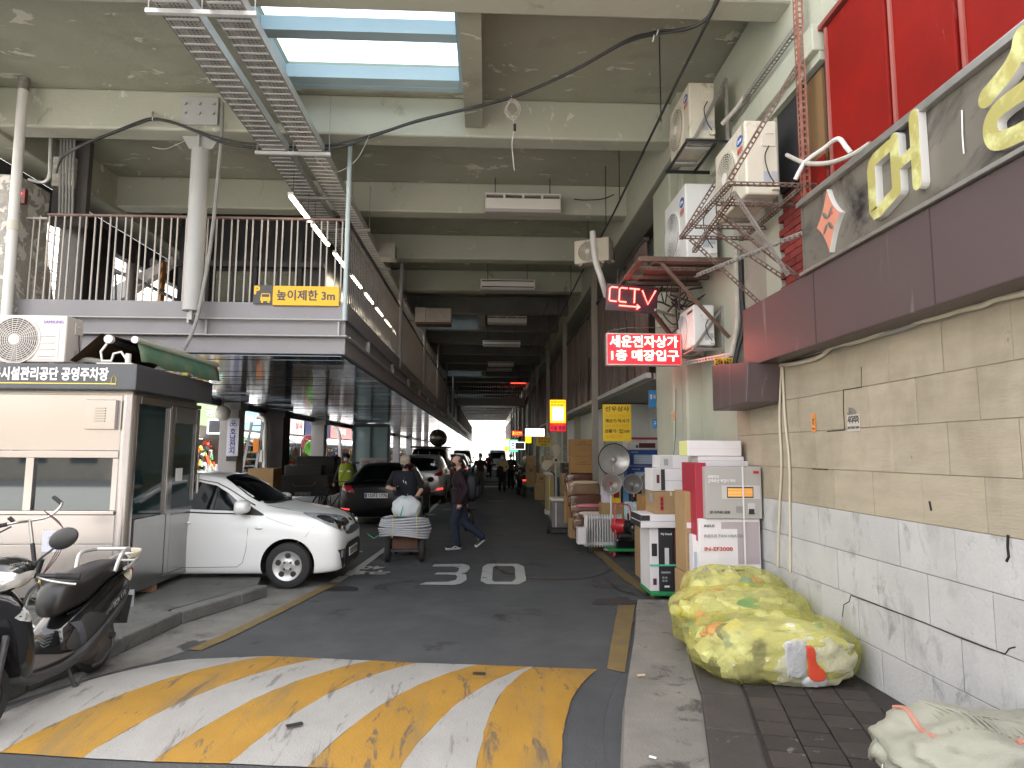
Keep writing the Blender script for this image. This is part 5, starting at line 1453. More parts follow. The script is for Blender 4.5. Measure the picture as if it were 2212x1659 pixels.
# right side: window, door, lower panels
sx = RX
def sw(n, y0, y1, z0, z1, m=STAIND, x0=sx - .05, x1=sx, bv=.004): return MB().box(x0, x1, y0, y1, z0, z1).build(n, m, booth, bevel=bv)
dY0, dY1 = 8.12, 8.90
sw('side_lower_panel', FY + .15, dY0 - .02, zb0, 1.02); sw('side_upper_panel', FY + .15, dY0 - .02, 2.30, 2.385)
sw('side_window', FY + .15, dY0 - .06, 1.025, 2.295, M('booth_dark_glass', (.012, .03, .032), rough=.05, metal=.0, coat=.3), sx - .035, sx - .025, 0)
sw('window_post', dY0 - .058, dY0 - .02, 1.025, 2.295, STAIN, sx - .05, sx + .008)
sw('window_rail', FY + .15, dY0 - .06, 1.0, 1.024, STAIN, sx - .05, sx + .006)
d = sw('door_frame', dY0, dY0 + .10, .30, 2.33); sw('door_frame', dY1 - .10, dY1, .30, 2.33); sw('door_frame', dY0 + .101, dY1 - .101, 2.12, 2.33); sw('door_frame', dY0 + .101, dY1 - .101, 1.0, 1.07)
sw('door_panel', dY0 + .101, dY1 - .101, .30, .999); sw('door_glass', dY0 + .101, dY1 - .101, 1.071, 2.119, MATS['booth_dark_glass'], sx - .035, sx - .025, 0)
sw('door_header', dY0 - .02, BYK, 2.335, 2.384); sw('door_sill', dY0 - .02, BYK, zb0, .295)
mb = MB(); mb.cyl((sx + .03, dY1 - .05, 1.22), (sx + .03, dY1 - .05, 1.46), .022, n=10).cyl((sx, dY1 - .05, 1.03), (sx + .07, dY1 - .05, 1.03), .02, n=10).ell((sx + .085, dY1 - .05, 1.03), (.03, .03, .03)); mb.build('door_handle', ALU, booth, True)
sw('paper_note', dY0 + .22, dY0 + .40, 1.40, 1.56, INKW, sx - .024, sx - .021, 0)
MB().box(LX, sx - .051, BYK - .05, BYK, zb0, 2.385).build('back_wall', STAIND, booth)
MB().box(LX, sx - .051, FY + .052, BYK - .051, zb0, zb0 + .03).build('booth_floor', STEELD, booth)
tag(MB().box(-4.05, -3.90, 7.95, 8.05, .136, .218).build('brick', M('loose_brick', (.36, .2, .13), (.3, .16, .1), 9, .9, bump=.3)), 'red brick chocking the corner of the steel booth', 'brick')
for q in ((LX + .2, FY + .2), (-4.2, BYK - .3)): MB().box(q[0], q[0] + .15, q[1], q[1] + .1, .136, .219).build('foot', STEELD, booth)

# AC unit on the booth roof (faces the viewer)
xr2 = PY(141, 745, 7.30).x
PINKM = M('pale_pink_metal', (.66, .60, .57), (.60, .56, .52), 1.5, .42)
b1 = ac_unit('white outdoor unit with spiral fan guard standing on the booth roof', (xr2 - .84, 7.30, 2.715), .84, .56, .30, rad(90), PINKM, 'SAMSUNG', M('violet_letters', (.22, .14, .42)), oval=False, fanside=1, fan_r=.255)
# rz = 90: local -X faces -Y; local +Y runs to -X, so shift the base to the right end
b1.location = (xr2, 7.30, 2.715)
pl = MB(); pl.box(-.006, -.001, .20 - .13, .20 + .13, .06, .40); pl.build('louvre_plate', PINKM, b1, bevel=.004)
mb = MB()
for i in range(4): mb.cyl((-.010, .20 - .09, .10 + i * .075), (-.010, .20 + .09, .10 + i * .075), .007, n=6)
mb.build('louvre_ribs', PINKM, b1)
tag(MB().tube(spline([(xr2 + .02, 7.55, 2.75), (xr2 + .12, 7.5, 2.80), (xr2 + .28, 7.5, 2.78), (xr2 + .45, 7.5, 2.735)], 6), .035, 8).build('ribbed_hose', M('ribbed_hose', (.30, .29, .25), (.2, .19, .17), 40, .6), smooth=True), 'ribbed grey hose lying on the booth roof beside the outdoor unit', 'hose')
# awning on the roof edge
aw = thing('awning', 'half rolled green awning with white arm brackets on the booth roof', 'awning')
AWG = M('green_awning_cloth', (.05, .17, .115), (.20, .235, .15), 2.2, .8, contrast=.12)
AWB = M('brown_awning_underside', (.09, .045, .02), (.06, .03, .015), 3, .8)
A0 = Vector((RX - .03, 7.28, 2.98)); A1 = Vector((RX + .16, 8.95, 2.93))
MB().quad(A0, A1, (-4.35, 8.98, 3.06), (-4.32, 7.32, 3.08)).quad((-4.32, 7.32, 3.08), (-4.35, 8.98, 3.06), (-4.70, 8.9, 2.75), (-4.72, 7.40, 2.76)).build('awning_sheet', AWB, aw)
nv = 16; P = []; F = []
for i in range(nv + 1):
 t = i / nv; a = A0.lerp(A1, t)
 P += [a, a + Vector((.035, 0, -.10 + .01 * math.sin(i * 1.3))), a + Vector((.05 + .02 * math.sin(i), .02, -.22 + .015 * math.sin(i * .9)))]
for i in range(nv):
 for j in range(2): F.append((i * 3 + j, i * 3 + j + 1, i * 3 + j + 4, i * 3 + j + 3))
v = MB().add(P, F).build('valance', AWG, aw, True); sm = v.modifiers.new('solid', 'SOLIDIFY'); sm.thickness = .004
MB().cyl(A0 + Vector((0, -.02, .02)), A1 + Vector((0, .02, .02)), .034, n=12).build('front_bar', M('pale_green_bar', (.42, .45, .36), rough=.5), aw, True)
MB().cyl(A0 + Vector((-.005, -.05, .02)), A0 + Vector((-.005, -.02, .02)), .04, n=14).build('end_cap', WHITEP, aw)
MB().cyl((-4.18, 7.26, 3.0), (-4.18, 8.9, 2.98), .042, n=14).build('roller', STAIND, aw, True)
br = MB(); br.cyl((-4.18, 7.21, 3.0), (-4.18, 7.26, 3.0), .048, n=14)
br.tube([(-4.20, 7.23, 2.95), (-4.26, 7.23, 2.86), (-4.24, 7.23, 2.76), (-4.14, 7.23, 2.76), (-4.12, 7.23, 2.84), (-4.04, 7.23, 2.86), (-3.98, 7.23, 2.78)], .013, 8).cyl((-3.96, 7.23, 2.74), (-3.96, 7.23, 2.84), .03, n=10).box(-4.28, -3.90, 7.20, 7.27, 2.715, 2.735)
br.build('arm_bracket', WHITEP, aw, True)

# -- lofted bodies
def crom(a, n):
 """values through stations -> dense list, each entry a tuple"""
 out = []
 for i in range(len(a) - 1):
  p0, p1, p2, p3 = (a[max(0, min(len(a) - 1, i + d))] for d in (-1, 0, 1, 2))
  for j in range(n):
   t = j / n
   out.append(tuple(.5 * ((2 * q1) + (q2 - q0) * t + (2 * q0 - 5 * q1 + 4 * q2 - q3) * t * t + (3 * q1 - q0 - 3 * q2 + q3) * t ** 3) for q0, q1, q2, q3 in zip(p0, p1, p2, p3)))
 out.append(tuple(a[-1])); return out
def loft(rings, closed_ends=True):
 """rings of equal length (closed loops of 3D points)"""
 mb = MB(); n = len(rings[0]); P = [p for r in rings for p in r]; F = []
 for i in range(len(rings) - 1):
  for j in range(n): F.append((i * n + j, i * n + (j + 1) % n, (i + 1) * n + (j + 1) % n, (i + 1) * n + j))
 if closed_ends: F += [tuple(range(n - 1, -1, -1)), tuple(range((len(rings) - 1) * n, len(rings) * n))]
 return mb.add(P, F)
def sup_ring(c, ax_u, ax_v, ru, rv, p=2.6, n=20):
 out = []
 for i in range(n):
  a = 2 * math.pi * i / n; cs, sn = math.cos(a), math.sin(a)
  out.append(c + ax_u * ru * math.copysign(abs(cs) ** (2 / p), cs) + ax_v * rv * math.copysign(abs(sn) ** (2 / p), sn))
 return out
def xloft(st, p=2.6, n=20, k=4):
 """stations (x, y centre, z centre, half width, half height) along x"""
 rings = []
 for x, yc, zc, w, h in crom(st, k): rings.append(sup_ring(Vector((x, yc, zc)), Vector((0, 1, 0)), Vector((0, 0, 1)), max(w, .002), max(h, .002), p, n))
 return loft(rings)
def bvh_of(mb): return BVHTree.FromPolygons([Vector(v) for v in mb.v], mb.f)

# -- scooter (local x forward, y left)
sc = thing('motor_scooter', 'black motor scooter with a long seat and silver rear carrier, standing at the lower left', 'scooter', (-3.14, 4.95, 0.004), rad(-88))
SEATM = M('seat_vinyl', (.014, .013, .013), (.009, .0085, .0085), 6, .42)
SIDEM = M('dull_grey_trim', (.05, .05, .053), (.033, .033, .035), 4, .55)
def wheel(par, x, r, w, rimc, y=0.0, steer=0):
 t = MB().lathe([(r * .60, -w * .42), (r * .86, -w * .5), (r * .97, -w * .33), (r, 0), (r * .97, w * .33), (r * .86, w * .5), (r * .60, w * .42)], (x, y, r), (0, 1, 0), 32).build('tyre', RUBBER, par, True)
 h = MB().lathe([(.001, -w * .3), (r * .6, -w * .38), (r * .62, 0), (r * .6, w * .38), (.001, w * .3)], (x, y, r), (0, 1, 0), 24).build('rim', rimc, par, True)
wheel(sc, -.62, .225, .10, STEELD); wheel(sc, .64, .225, .10, STEELD)
body = xloft([(-.98, 0, .74, .03, .03), (-.93, 0, .72, .10, .07), (-.78, 0, .68, .155, .11), (-.55, 0, .60, .175, .15), (-.32, 0, .50, .175, .17), (-.12, 0, .42, .16, .16), (.0, 0, .38, .13, .13), (.03, 0, .37, .10, .10)], 3.0)
body.build('rear_body', BLACKG, sc, True)
bv = bvh_of(body)
left = dict(o=(0, .6, 0), u=(1, 0, 0), v=(0, 0, 1), d=(0, -1, 0))
skirt = xloft([(-.92, 0, .58, .10, .03), (-.7, 0, .50, .165, .045), (-.4, 0, .38, .185, .05), (-.15, 0, .29, .195, .055), (.1, 0, .26, .19, .05), (.36, 0, .27, .165, .05), (.46, 0, .31, .12, .04)], 3.2)
skirt.build('side_skirt', SIDEM, sc, True)
MB().prism(smooth_poly([(-.10, -.15), (.36, -.14), (.44, 0), (.36, .14), (-.10, .15)], 4), (0, 0, .315), (1, 0, 0), (0, 1, 0), (0, 0, .012)).build('footboard_mat', M('dusty_footmat', (.055, .042, .036), (.034, .028, .026), 8, .85), sc)
decal(bv, smooth_poly([(-.50, .44), (-.22, .56), (-.04, .46), (.0, .36), (-.15, .32), (-.38, .36)], 4), (0, .6, 0), AX, AZ, (0, -1, 0), SIDEM, 'side_panel', sc, .04, .006)
decal(bv, [(-.12, .52), (-.05, .52), (-.13, .34), (-.19, .34)], (0, .6, 0), AX, AZ, (0, -1, 0), M('blue_grey_stripe', (.075, .08, .10), rough=.4), 'trim_stripe', sc, .04, .010)
for i in range(4): MB().tube([(.02 + .004 * i, -.06 + .01 * i, .46 - i * .022), (.042, 0, .445 - i * .022), (.02 + .004 * i, .06 - .01 * i, .46 - i * .022)], .006, 6).build('front_vent', SIDEM, sc)
text('SCR 110', .055, M('silver_badge', (.6, .6, .6), rough=.3, metal=.7), sc, (-.60, .182, .575), (-1, 0, .42), (0, 0, 1), .002, .001)
seat = xloft([(-.80, 0, .80, .09, .035), (-.74, 0, .815, .13, .055), (-.55, 0, .80, .145, .07), (-.38, 0, .765, .15, .085), (-.22, 0, .715, .145, .10), (-.05, 0, .70, .125, .11), (.03, 0, .67, .09, .09), (.06, 0, .64, .05, .05)], 2.8)
seat.build('seat', SEATM, sc, True)
MB().tube(spline([(-.76, .145, .765), (-.5, .152, .735), (-.2, .15, .63), (.0, .12, .60)], 6), .006, 6).build('seat_seam', BLACKG, sc)
# tail, lamps, carrier
MB().box(-.99, -.955, -.09, .09, .70, .76).build('tail_lamp', M('tail_red', (.35, .02, .02), rough=.15), sc, bevel=.01)
decal(bv, smooth_poly([(-.93, .70), (-.86, .765), (-.70, .74), (-.80, .68)], 4), (0, .6, 0), AX, AZ, (0, -1, 0), M('clear_amber_lens', (.52, .44, .26), (.7, .66, .55), 30, .12, coat=.6), 'turn_signal', sc, .03, .007)
SILV = M('silver_carrier', (.56, .55, .53), (.5, .49, .47), 5, .35, metal=.5)
for s_ in (-1, 1):
 MB().tube(spline([(-.55, s_ * .15, .80), (-.62, s_ * .165, .93), (-.78, s_ * .13, .945), (-.80, s_ * .10, .94)], 6), .016, 8).build('grab_rail', SILV, sc, True)
 MB().tube(spline([(-.68, s_ * .165, .80), (-.85, s_ * .13, .80), (-1.05, s_ * .10, .845), (-1.10, s_ * .07, .86)], 6), .014, 8).build('carrier_rail', SILV, sc, True)
MB().tube([(-.79, -.14, .945), (-.80, .14, .945)], .016, 8).tube([(-1.10, -.08, .86), (-1.10, .08, .86)], .014, 8).tube([(-.95, -.12, .825), (-.95, .12, .825)], .012, 8).build('carrier_bar', SILV, sc, True)
for i in range(3): MB().tube(spline([(-.82, .13 - i * .01, .87 + .01 * i), (-.95, .135, .865 + .012 * i), (-1.07, .10, .88 + .01 * i), (-1.12, 0, .88 + .01 * i)], 5), .010, 6).build('tie_rope', M('cream_rope', (.55, .50, .40), (.42, .38, .3), 30), sc)
# rear engine cover, kick lever, stand, mudguard
MB().lathe([(.001, .155), (.10, .15), (.15, .125), (.165, .09), (.16, .03)], (-.50, 0, .26), (0, 1, 0), 24).build('engine_cover', M('dusty_alloy', (.14, .12, .108), (.10, .087, .08), 6, .5, metal=.4), sc, True)
MB().ell((-.40, .10, .24), (.25, .05, .075)).build('engine_case', M('dusty_alloy', (.26, .225, .20)), sc, True)
MB().tube([(-.55, .17, .30), (-.52, .19, .22), (-.36, .19, .15), (-.28, .175, .15)], .011, 8).build('kick_lever', STEELD, sc, True)
MB().cyl((-.55, .15, .30), (-.55, .18, .30), .028, n=12).build('kick_boss', BLACKP, sc)
MB().tube([(-.02, .13, .23), (-.06, .20, .02), (-.075, .215, .006)], .014, 8).tube([(-.05, .19, .06), (-.115, .20, .14)], .008, 6).build('kickstand', STEELD, sc)
MB().prism([(-.87, .55), (-.80, .36), (-.93, .30), (-1.0, .52)], (0, -.09, 0), AX, AZ, (0, .18, 0)).build('mudguard', BLACKP, sc)
MB().box(-1.03, -1.015, -.09, .09, .42, .56).build('number_plate', M('plate_back', (.5, .52, .56), rough=.4), sc)
MB().cyl((-.55, -.12, .42), (-.62, -.12, .24), .02, n=8).cyl((-.55, .13, .42), (-.62, .13, .24), .02, n=8).build('shock_absorbers', STEELD, sc)
# front: leg shield, cowl, lamp, bars, mirror
shield = loft([sup_ring(Vector((x, 0, z)), Vector((0, 1, 0)), Vector((1, 0, .35)).normalized(), w, h, 3) for x, z, w, h in crom([(.40, .27, .13, .05), (.46, .38, .185, .06), (.50, .55, .20, .065), (.55, .72, .19, .07), (.58, .82, .15, .06), (.575, .88, .09, .05)], 4)])
shield.build('leg_shield', BLACKG, sc, True)
MB().ell((.66, 0, .45), (.14, .075, .16)).build('front_fender', BLACKG, sc, True)
MB().tube([(.64, .075, .24), (.56, .075, .60)], .022, 8).tube([(.64, -.075, .24), (.56, -.075, .60)], .022, 8).build('front_fork', STEELD, sc)
cowl = MB(); cowl.ell((.56, 0, .98), (.17, .20, .10), 20, 12, (0, rad(20), 0)); cowl.build('handlebar_cowl', BLACKG, sc, True)
bc = bvh_of(cowl)
decal(bc, smooth_poly([(-.15, .92), (-.17, .99), (-.04, 1.02), (.04, 1.02), (.17, .99), (.15, .92), (0, .89)], 3), (1.2, 0, 0), (0, 1, 0), (0, 0, 1), (-1, 0, 0), M('headlamp_lens', (.62, .60, .57), (.40, .39, .38), 14, .08, metal=.3, coat=.8, contrast=.1), 'headlamp', sc, .03, .006)
decal(bc, smooth_poly([(.48, .93), (.46, .985), (.60, 1.0), (.70, .95), (.62, .91)], 3), (0, .6, 0), AX, AZ, (0, -1, 0), MATS['headlamp_lens'], 'headlamp_side', sc, .03, .007)
sb2 = bvh_of(shield)
decal(sb2, smooth_poly([(.50, .74), (.56, .80), (.60, .72), (.54, .68)], 3), (0, .6, 0), AX, AZ, (0, -1, 0), M('chrome_lamp', (.7, .7, .68), rough=.1, metal=.6), 'shield_lamp', sc, .03, .006)
MB().tube(spline([(.50, .10, .96), (.46, .22, .95), (.42, .30, .94)], 5), .016, 8).build('handlebar', BLACKP, sc, True)
MB().cyl((.43, .27, .943), (.385, .40, .93), .021, n=12).build('grip', RUBBER, sc, True)
MB().tube(spline([(.50, .19, .95), (.50, .28, .925), (.455, .36, .90), (.43, .40, .89)], 5), [.008] * 15 + [.011], 6).build('brake_lever', ALU, sc, True)
MB().tube(spline([(.50, .16, 1.02), (.485, .20, 1.07), (.46, .24, 1.11), (.45, .27, 1.145)], 5), .008, 6).cyl((.50, .16, 1.0), (.495, .17, 1.05), .018, n=10).build('mirror_stem', BLACKP, sc, True)
MB().ell((.445, .31, 1.19), (.035, .105, .068), 18, 10, (rad(22), 0, rad(-8))).build('mirror', BLACKP, sc, True)
text('HONDA', .03, M('silver_badge', (.6, .6, .6)), sc, (.60, .14, 1.05), (-1, .5, 0), (0, .5, 1), .001)

# -- bicycle behind the scooter (heading +X)
bk = thing('folding_bicycle', 'black folding bicycle with a tall silver handlebar post leaning between scooter and booth', 'bicycle', (-4.05, 6.15, .14), rad(-4))
BKF = M('bike_black', (.02, .02, .022), rough=.35)
MB().tube([(0, 0, .50), (.04, 0, .66)], .024, 10).build('head_tube', BKF, bk, True)
MB().tube(spline([(.0, 0, .54), (-.25, 0, .40), (-.52, 0, .30)], 5), .030, 10).build('main_tube', BKF, bk, True)
text('LINK', .045, INKW, bk, (-.20, -.031, .43), (1, 0, .5), (0, 0, 1), .002, .001)
MB().tube([(-.03, 0, .66), (-.10, 0, 1.0)], .015, 10).build('handlebar_post', ALU, bk, True)
MB().tube([(-.01, 0, .56), (-.06, 0, .80)], .019, 10).build('post_sleeve', BLACKP, bk, True)
MB().tube(spline([(-.30, -.18, .955), (-.16, -.10, .99), (-.10, 0, 1.0), (.0, .10, 1.03), (.04, .2, 1.13), (-.06, .26, 1.16)], 6), .012, 8).build('handlebar', ALU, bk, True)
MB().cyl((-.20, -.13, .98), (-.40, -.24, .94), .019, n=10).cyl((.02, .22, 1.14), (-.10, .28, 1.19), .019, n=10).build('grips', RUBBER, bk, True)
MB().tube([(-.17, -.12, .96), (-.24, -.2, .90), (-.32, -.24, .88)], .008, 6).cyl((-.17, -.1, 1.0), (-.2, -.12, 1.04), .018, n=8).build('brake_lever', BLACKP, bk)
for k in range(3): MB().tube(spline([(-.05, .1, 1.08), (.14 + .02 * k, .08, .95 - .03 * k), (.17 - .02 * k, .05, .72), (.03, .02, .50)], 8), .004, 5).build('brake_cable', M('cable_dark_red', (.09, .03, .035), rough=.5), bk)
def bike_wheel(par, x, r, z=None):
 z = r if z is None else z
 MB().lathe([(r - .028, -.018), (r, -.01), (r, .01), (r - .028, .018), (r - .028, -.018)], (x, 0, z), (0, 1, 0), 36).build('tyre', RUBBER, par, True)
 mb = MB().lathe([(r - .04, -.008), (r - .028, -.012), (r - .028, .012), (r - .04, .008), (r - .04, -.008)], (x, 0, z), (0, 1, 0), 30); mb.build('wheel_rim', ALU, par)
 mb = MB().cyl((x, -.04, z), (x, .04, z), .02, n=10)
 for i in range(16):
  a = i * math.pi / 8; mb.bar((x, .015 * (-1) ** i, z), (x + math.cos(a) * (r - .035), 0, z + math.sin(a) * (r - .035)), .002)
 mb.build('spokes', ALU, par)
bike_wheel(bk, .14, .24); bike_wheel(bk, -.84, .24)
MB().tube([(.14, .05, .24), (.02, .03, .50)], .012, 8).tube([(.14, -.05, .24), (.02, -.03, .50)], .012, 8).build('fork', BKF, bk, True)
MB().tube([(-.50, 0, .30), (-.84, .05, .24)], .012, 8).tube([(-.55, 0, .34), (-.64, 0, .78)], .015, 8).build('rear_frame', BKF, bk, True)
MB().ell((-.66, 0, .81), (.13, .07, .03)).build('saddle', RUBBER, bk, True)
MB().cyl((.04, 0, .43), (.04, -.03, .47), .02, n=8).build('reflector', M('amber_reflector', (.6, .5, .2), rough=.2), bk)
# -- bright shopping street on the left
whb = thing('white_building', 'sunlit white brick building seen through the balcony railing', 'building')
WB = M('white_brick_wall', (.72, .71, .70), (.64, .63, .62), 2, .8)
MB().box(-17, -12.6, -4, 18, 3.4, 11).box(-17, -12.6, 18, 95, 3.4, 9).build('upper_wall', WB, whb)
MB().box(-17, -13, 19.5, 95, 0, 3.39).build('ground_floor', M('ground_floor_grey', (.30, .29, .27), rough=.8), whb)  # plain grey, darker than the brick above
cm = MB().box(-12.6, -12.585, 0, 40, -.012, .012).mesh('brick_course', M('brick_joint', (.45, .45, .46)))
for k in range(26): place('brick_course', cm, whb, (0, -2, 3.7 + k * .27))
wmesh = MB().box(-12.62, -12.56, 0, 1.6, 0, 1.2).mesh('window', M('blue_window', (.10, .13, .17), rough=.15))
for k in range(14): place('window', wmesh, whb, (0, 21 + k * 4.6, 5.1))
# stair with white parapets rising beyond the balcony
stw = thing('stair', 'white sided stair with dark handrails beyond the balcony railing', 'stair')
SW = M('white_stair_panel', (.72, .72, .74), rough=.5)
Yst = 13.0
def spoly(ps, Y, d, name, m):
 P = [PY(*p, Y) for p in ps]
 return MB().prism([(p.x, p.z) for p in P], (0, Y, 0), AX, AZ, (0, d, 0)).build(name, m, stw)
spoly([(236, 645), (242, 620), (372, 553), (376, 566), (260, 647)], Yst, .2, 'parapet', SW)
spoly([(270, 600), (330, 556), (337, 562), (280, 612)], Yst + .3, .2, 'parapet', SW)
spoly([(200, 652), (204, 600), (240, 618), (244, 652)], Yst + .9, .2, 'landing_panel', M('grey_landing', (.5, .5, .52)))
for a, b in (((172, 535), (250, 592)), ((246, 588), (272, 592)), ((272, 592), (385, 650)), ((205, 560), (300, 610))):
 MB().cyl(PY(*a, Yst - .2), PY(*b, Yst - .2), .035, n=8).build('handrail', STEELD, stw)
for x in range(205, 256, 9): MB().cyl(PY(x, 572 + (x - 205) * .5, Yst - .15), PY(x, 655, Yst - .15), .018, n=6).build('baluster', STEELD, stw)
for k in range(5): MB().box(PY(200 + k * 3, 615 + k * 9, Yst).x, PY(262, 650, Yst).x, Yst + .25, Yst + .5, PY(200, 618 + k * 9, Yst).z - .04, PY(200, 618 + k * 9, Yst).z).build('tread', STEELD, stw)
MB().cyl(PY(286, 540, Yst - .2), PY(281, 655, Yst - .2), .10, n=14).build('stair_post', M('dark_post', (.12, .11, .10), rough=.5), stw, True)
hz_ = thing('hazard_post', 'orange and black striped post beside the white stair', 'post')
p0, p1 = PY(340, 650, 12.8), PY(352, 562, 12.8)
MB().box(p0.x, p1.x, 12.8, 12.95, p0.z, p1.z).build('post_shaft', M('hazard_orange', (.62, .24, .03), rough=.5), hz_)
for k in range(4):
 z = p0.z + .08 + k * .21
 MB().prism([(p0.x, z), (p1.x, z + .10), (p1.x, z + .19), (p0.x, z + .09)], (0, 12.79, 0), AX, AZ, (0, .008, 0)).build('black_stripe', BLACKP, hz_)
dk = thing('dark_pillar', 'dark glossy pillar box on the balcony behind the railing', 'pillar')
a = PY(117, 650, 10.2); b = PY(187, 470, 10.2)
MB().box(a.x, b.x, 10.2, 11.0, BZ, 5.44).build('pillar_case', M('dark_gloss_box', (.025, .022, .02), rough=.18), dk)
for x0, m_ in ((52, STEELD), (75, M('brown_girder', (.10, .08, .06), rough=.6))):
 o = thing('slanted_brace', ['dark vertical girder just right of the rain pipe', 'brown slanting girder behind the leftmost railing bars'][m_ is not STEELD], 'brace')
 MB().bar(PY(x0 + (0 if m_ is STEELD else 20), 655, 11.5), PY(x0, 480, 11.5), .32 if m_ is STEELD else .22, .2).build('girder', m_, o)

GOODS = [M('goods_%d' % i, c, rough=.5) for i, c in enumerate([(.55, .30, .04), (.50, .06, .03), (.62, .60, .56), (.06, .14, .34), (.05, .28, .10), (.60, .50, .06), (.03, .03, .03), (.35, .35, .36), (.42, .14, .26), (.16, .38, .45)])]
def goods_pile(par, x0, x1, y0, y1, z0, z1, n, s=.10, seed=1, name='goods', mats=GOODS):
 rr = random.Random(seed); mb = MB()
 for i in range(n):
  mb.m(rr.randrange(len(mats)))
  c = (rr.uniform(x0, x1), rr.uniform(y0, y1), rr.uniform(z0, z1))
  k = rr.random()
  if k < .45: mb.cbox(c, (rr.uniform(.4, 1) * s, rr.uniform(.4, 1.2) * s, rr.uniform(.5, 1.8) * s), (rr.uniform(-.3, .3), rr.uniform(-.3, .3), rr.uniform(0, 3)))
  elif k < .75: mb.cyl((c[0], c[1], c[2] - s * .6), (c[0], c[1], c[2] + s * .6), s * rr.uniform(.2, .45), s * rr.uniform(.1, .4), n=7)
  else: mb.ell(c, (s * .5, s * .5, s * rr.uniform(.4, .8)), 7, 5)
 return tag(mb.build(name, mats, par), kind='stuff')
def shop_unit(label, y0, y1, x, sign_m, awn_m, lines=(), seed=1, awn=True, n=260, sz0=2.62, sz1=3.45, awz=2.55, awd=1.1):
 """shop facing +X along the street"""
 t = thing('street_shop', label, 'shop')
 MB().box(x - 2.6, x - 2.5, y0, y1, 0, 3.3).box(x - 2.5, x, y0, y0 + .12, 0, 3.3).box(x - 2.5, x, y1 - .12, y1, 0, 3.3).build('shop_wall', M('shop_interior', (.16, .14, .12), (.09, .085, .08), 1.5, .8), t)
 MB().box(x - .05, x + .12, y0 + .03, y1 - .03, sz0, sz1).build('shop_signboard', sign_m, t)
 for s, fy, fz, sz, w, m_ in lines: text(s, sz, m_, t, (x + .125, y0 + (y1 - y0) * fy, sz0 + (sz1 - sz0) * fz), (0, 1, 0), (0, 0, 1), .006, sz * .02, width=w)
 if awn:
  mb = MB(); mb.prism([(x, awz), (x + awd, awz - .42), (x + awd, awz - .60), (x + awd - .02, awz - .60), (x + awd - .02, awz - .44), (x, awz - .03)], (0, y0 + .05, 0), AX, AZ, (0, y1 - y0 - .1, 0))
  mb.build('awning_sheet', awn_m, t)
 MB().box(x - .9, x + .2, y0 + .3, y1 - .3, .0, .62).build('counter', CARDB, t)
 for q in range(4): MB().box(x - 2.45, x - .7, y0 + .2, y1 - .2, .7 + q * .5, .73 + q * .5).build('shelf', WHITEP, t)
 goods_pile(t, x - 1.5, x - .65, y0 + .3, y1 - .3, .75, 2.5, n, .2, seed + 2)
 goods_pile(t, x - .85, x + .15, y0 + .3, y1 - .3, .66, 1.05, n // 2, .16, seed)
 goods_pile(t, x - .6, x - .1, y0 + .25, y1 - .25, 1.1, 2.1, n // 2, .17, seed + 1)
 MB().box(x - 2.2, x - 2.1, y0 + .5, y1 - .5, 2.2, 2.26).build('shop_lamp', LEDW, t)
 return t
SX = -9.6
OR_ = M('orange_sign', (.341, .198, .110), rough=.5); GR_ = M('green_sign', (.198, .264, .165), rough=.5); WS_ = M('white_sign', (.385, .396, .413), rough=.5); BS_ = M('sky_sign', (.154, .275, .363), rough=.5); NV_ = M('navy_sign', (.011, .017, .055), rough=.5); RS_ = M('red_sign', (.275, .110, .110), rough=.5); PKS = M('pink_sign', (.341, .297, .303), rough=.5)
GRA = M('grey_awning', (.36, .40, .41), (.30, .33, .34), 2, .7); WHA = M('white_awning', (.48, .49, .50), (.42, .43, .44), 2, .7)
shop_unit('street shop with an orange and white signboard just right of the booth', 19.6, 21.4, SX, OR_, GRA, [('주차', .4, .6, .34, 1.0, INKW)], 11, False)
shop_unit('street shop with a green and red signboard and a dark doorway', 21.5, 24.2, SX, GR_, GRA, [('공구', .5, .55, .34, 1.3, WS_)], 21, False, 160)
shop_unit('street shop hung with colourful tools under a pale awning', 24.3, 29.2, SX, BS_, WHA, [('상사 공구', .5, .5, .32, 2.4, INKW)], 31, True, 520)
shop_unit('street shop with green hoses, plastic bags and a grey awning', 29.4, 34.0, SX, PKS, GRA, [('1.가스', .3, .5, .4, 1.4, SIGNY), ('상사', .8, .5, .36, 1.2, INKR)], 41, True, 420)
shop_unit('street shop with a navy signboard and orange goods', 34.2, 39.5, SX, NV_, WHA, [('공사', .55, .6, .5, 2.2, INKW), ('음료', .55, .2, .3, 1.6, SIGNY)], 51, True, 420)
shop_unit('far street shop with red and blue signboard', 39.7, 46, SX, RS_, WHA, [('자재', .5, .5, .4, 2, INKW)], 61, True, 300)
shop_unit('distant bright street shop with sky blue signboard', 46.2, 56, SX, BS_, WHA, [], 71, True, 300)
shop_unit('distant street shop with white signboard', 56.2, 68, SX, WS_, GRA, [], 81, True, 200)
shop_unit('last street shop before the open end', 68.2, 84, SX, PKS, WHA, [], 91, True, 150)
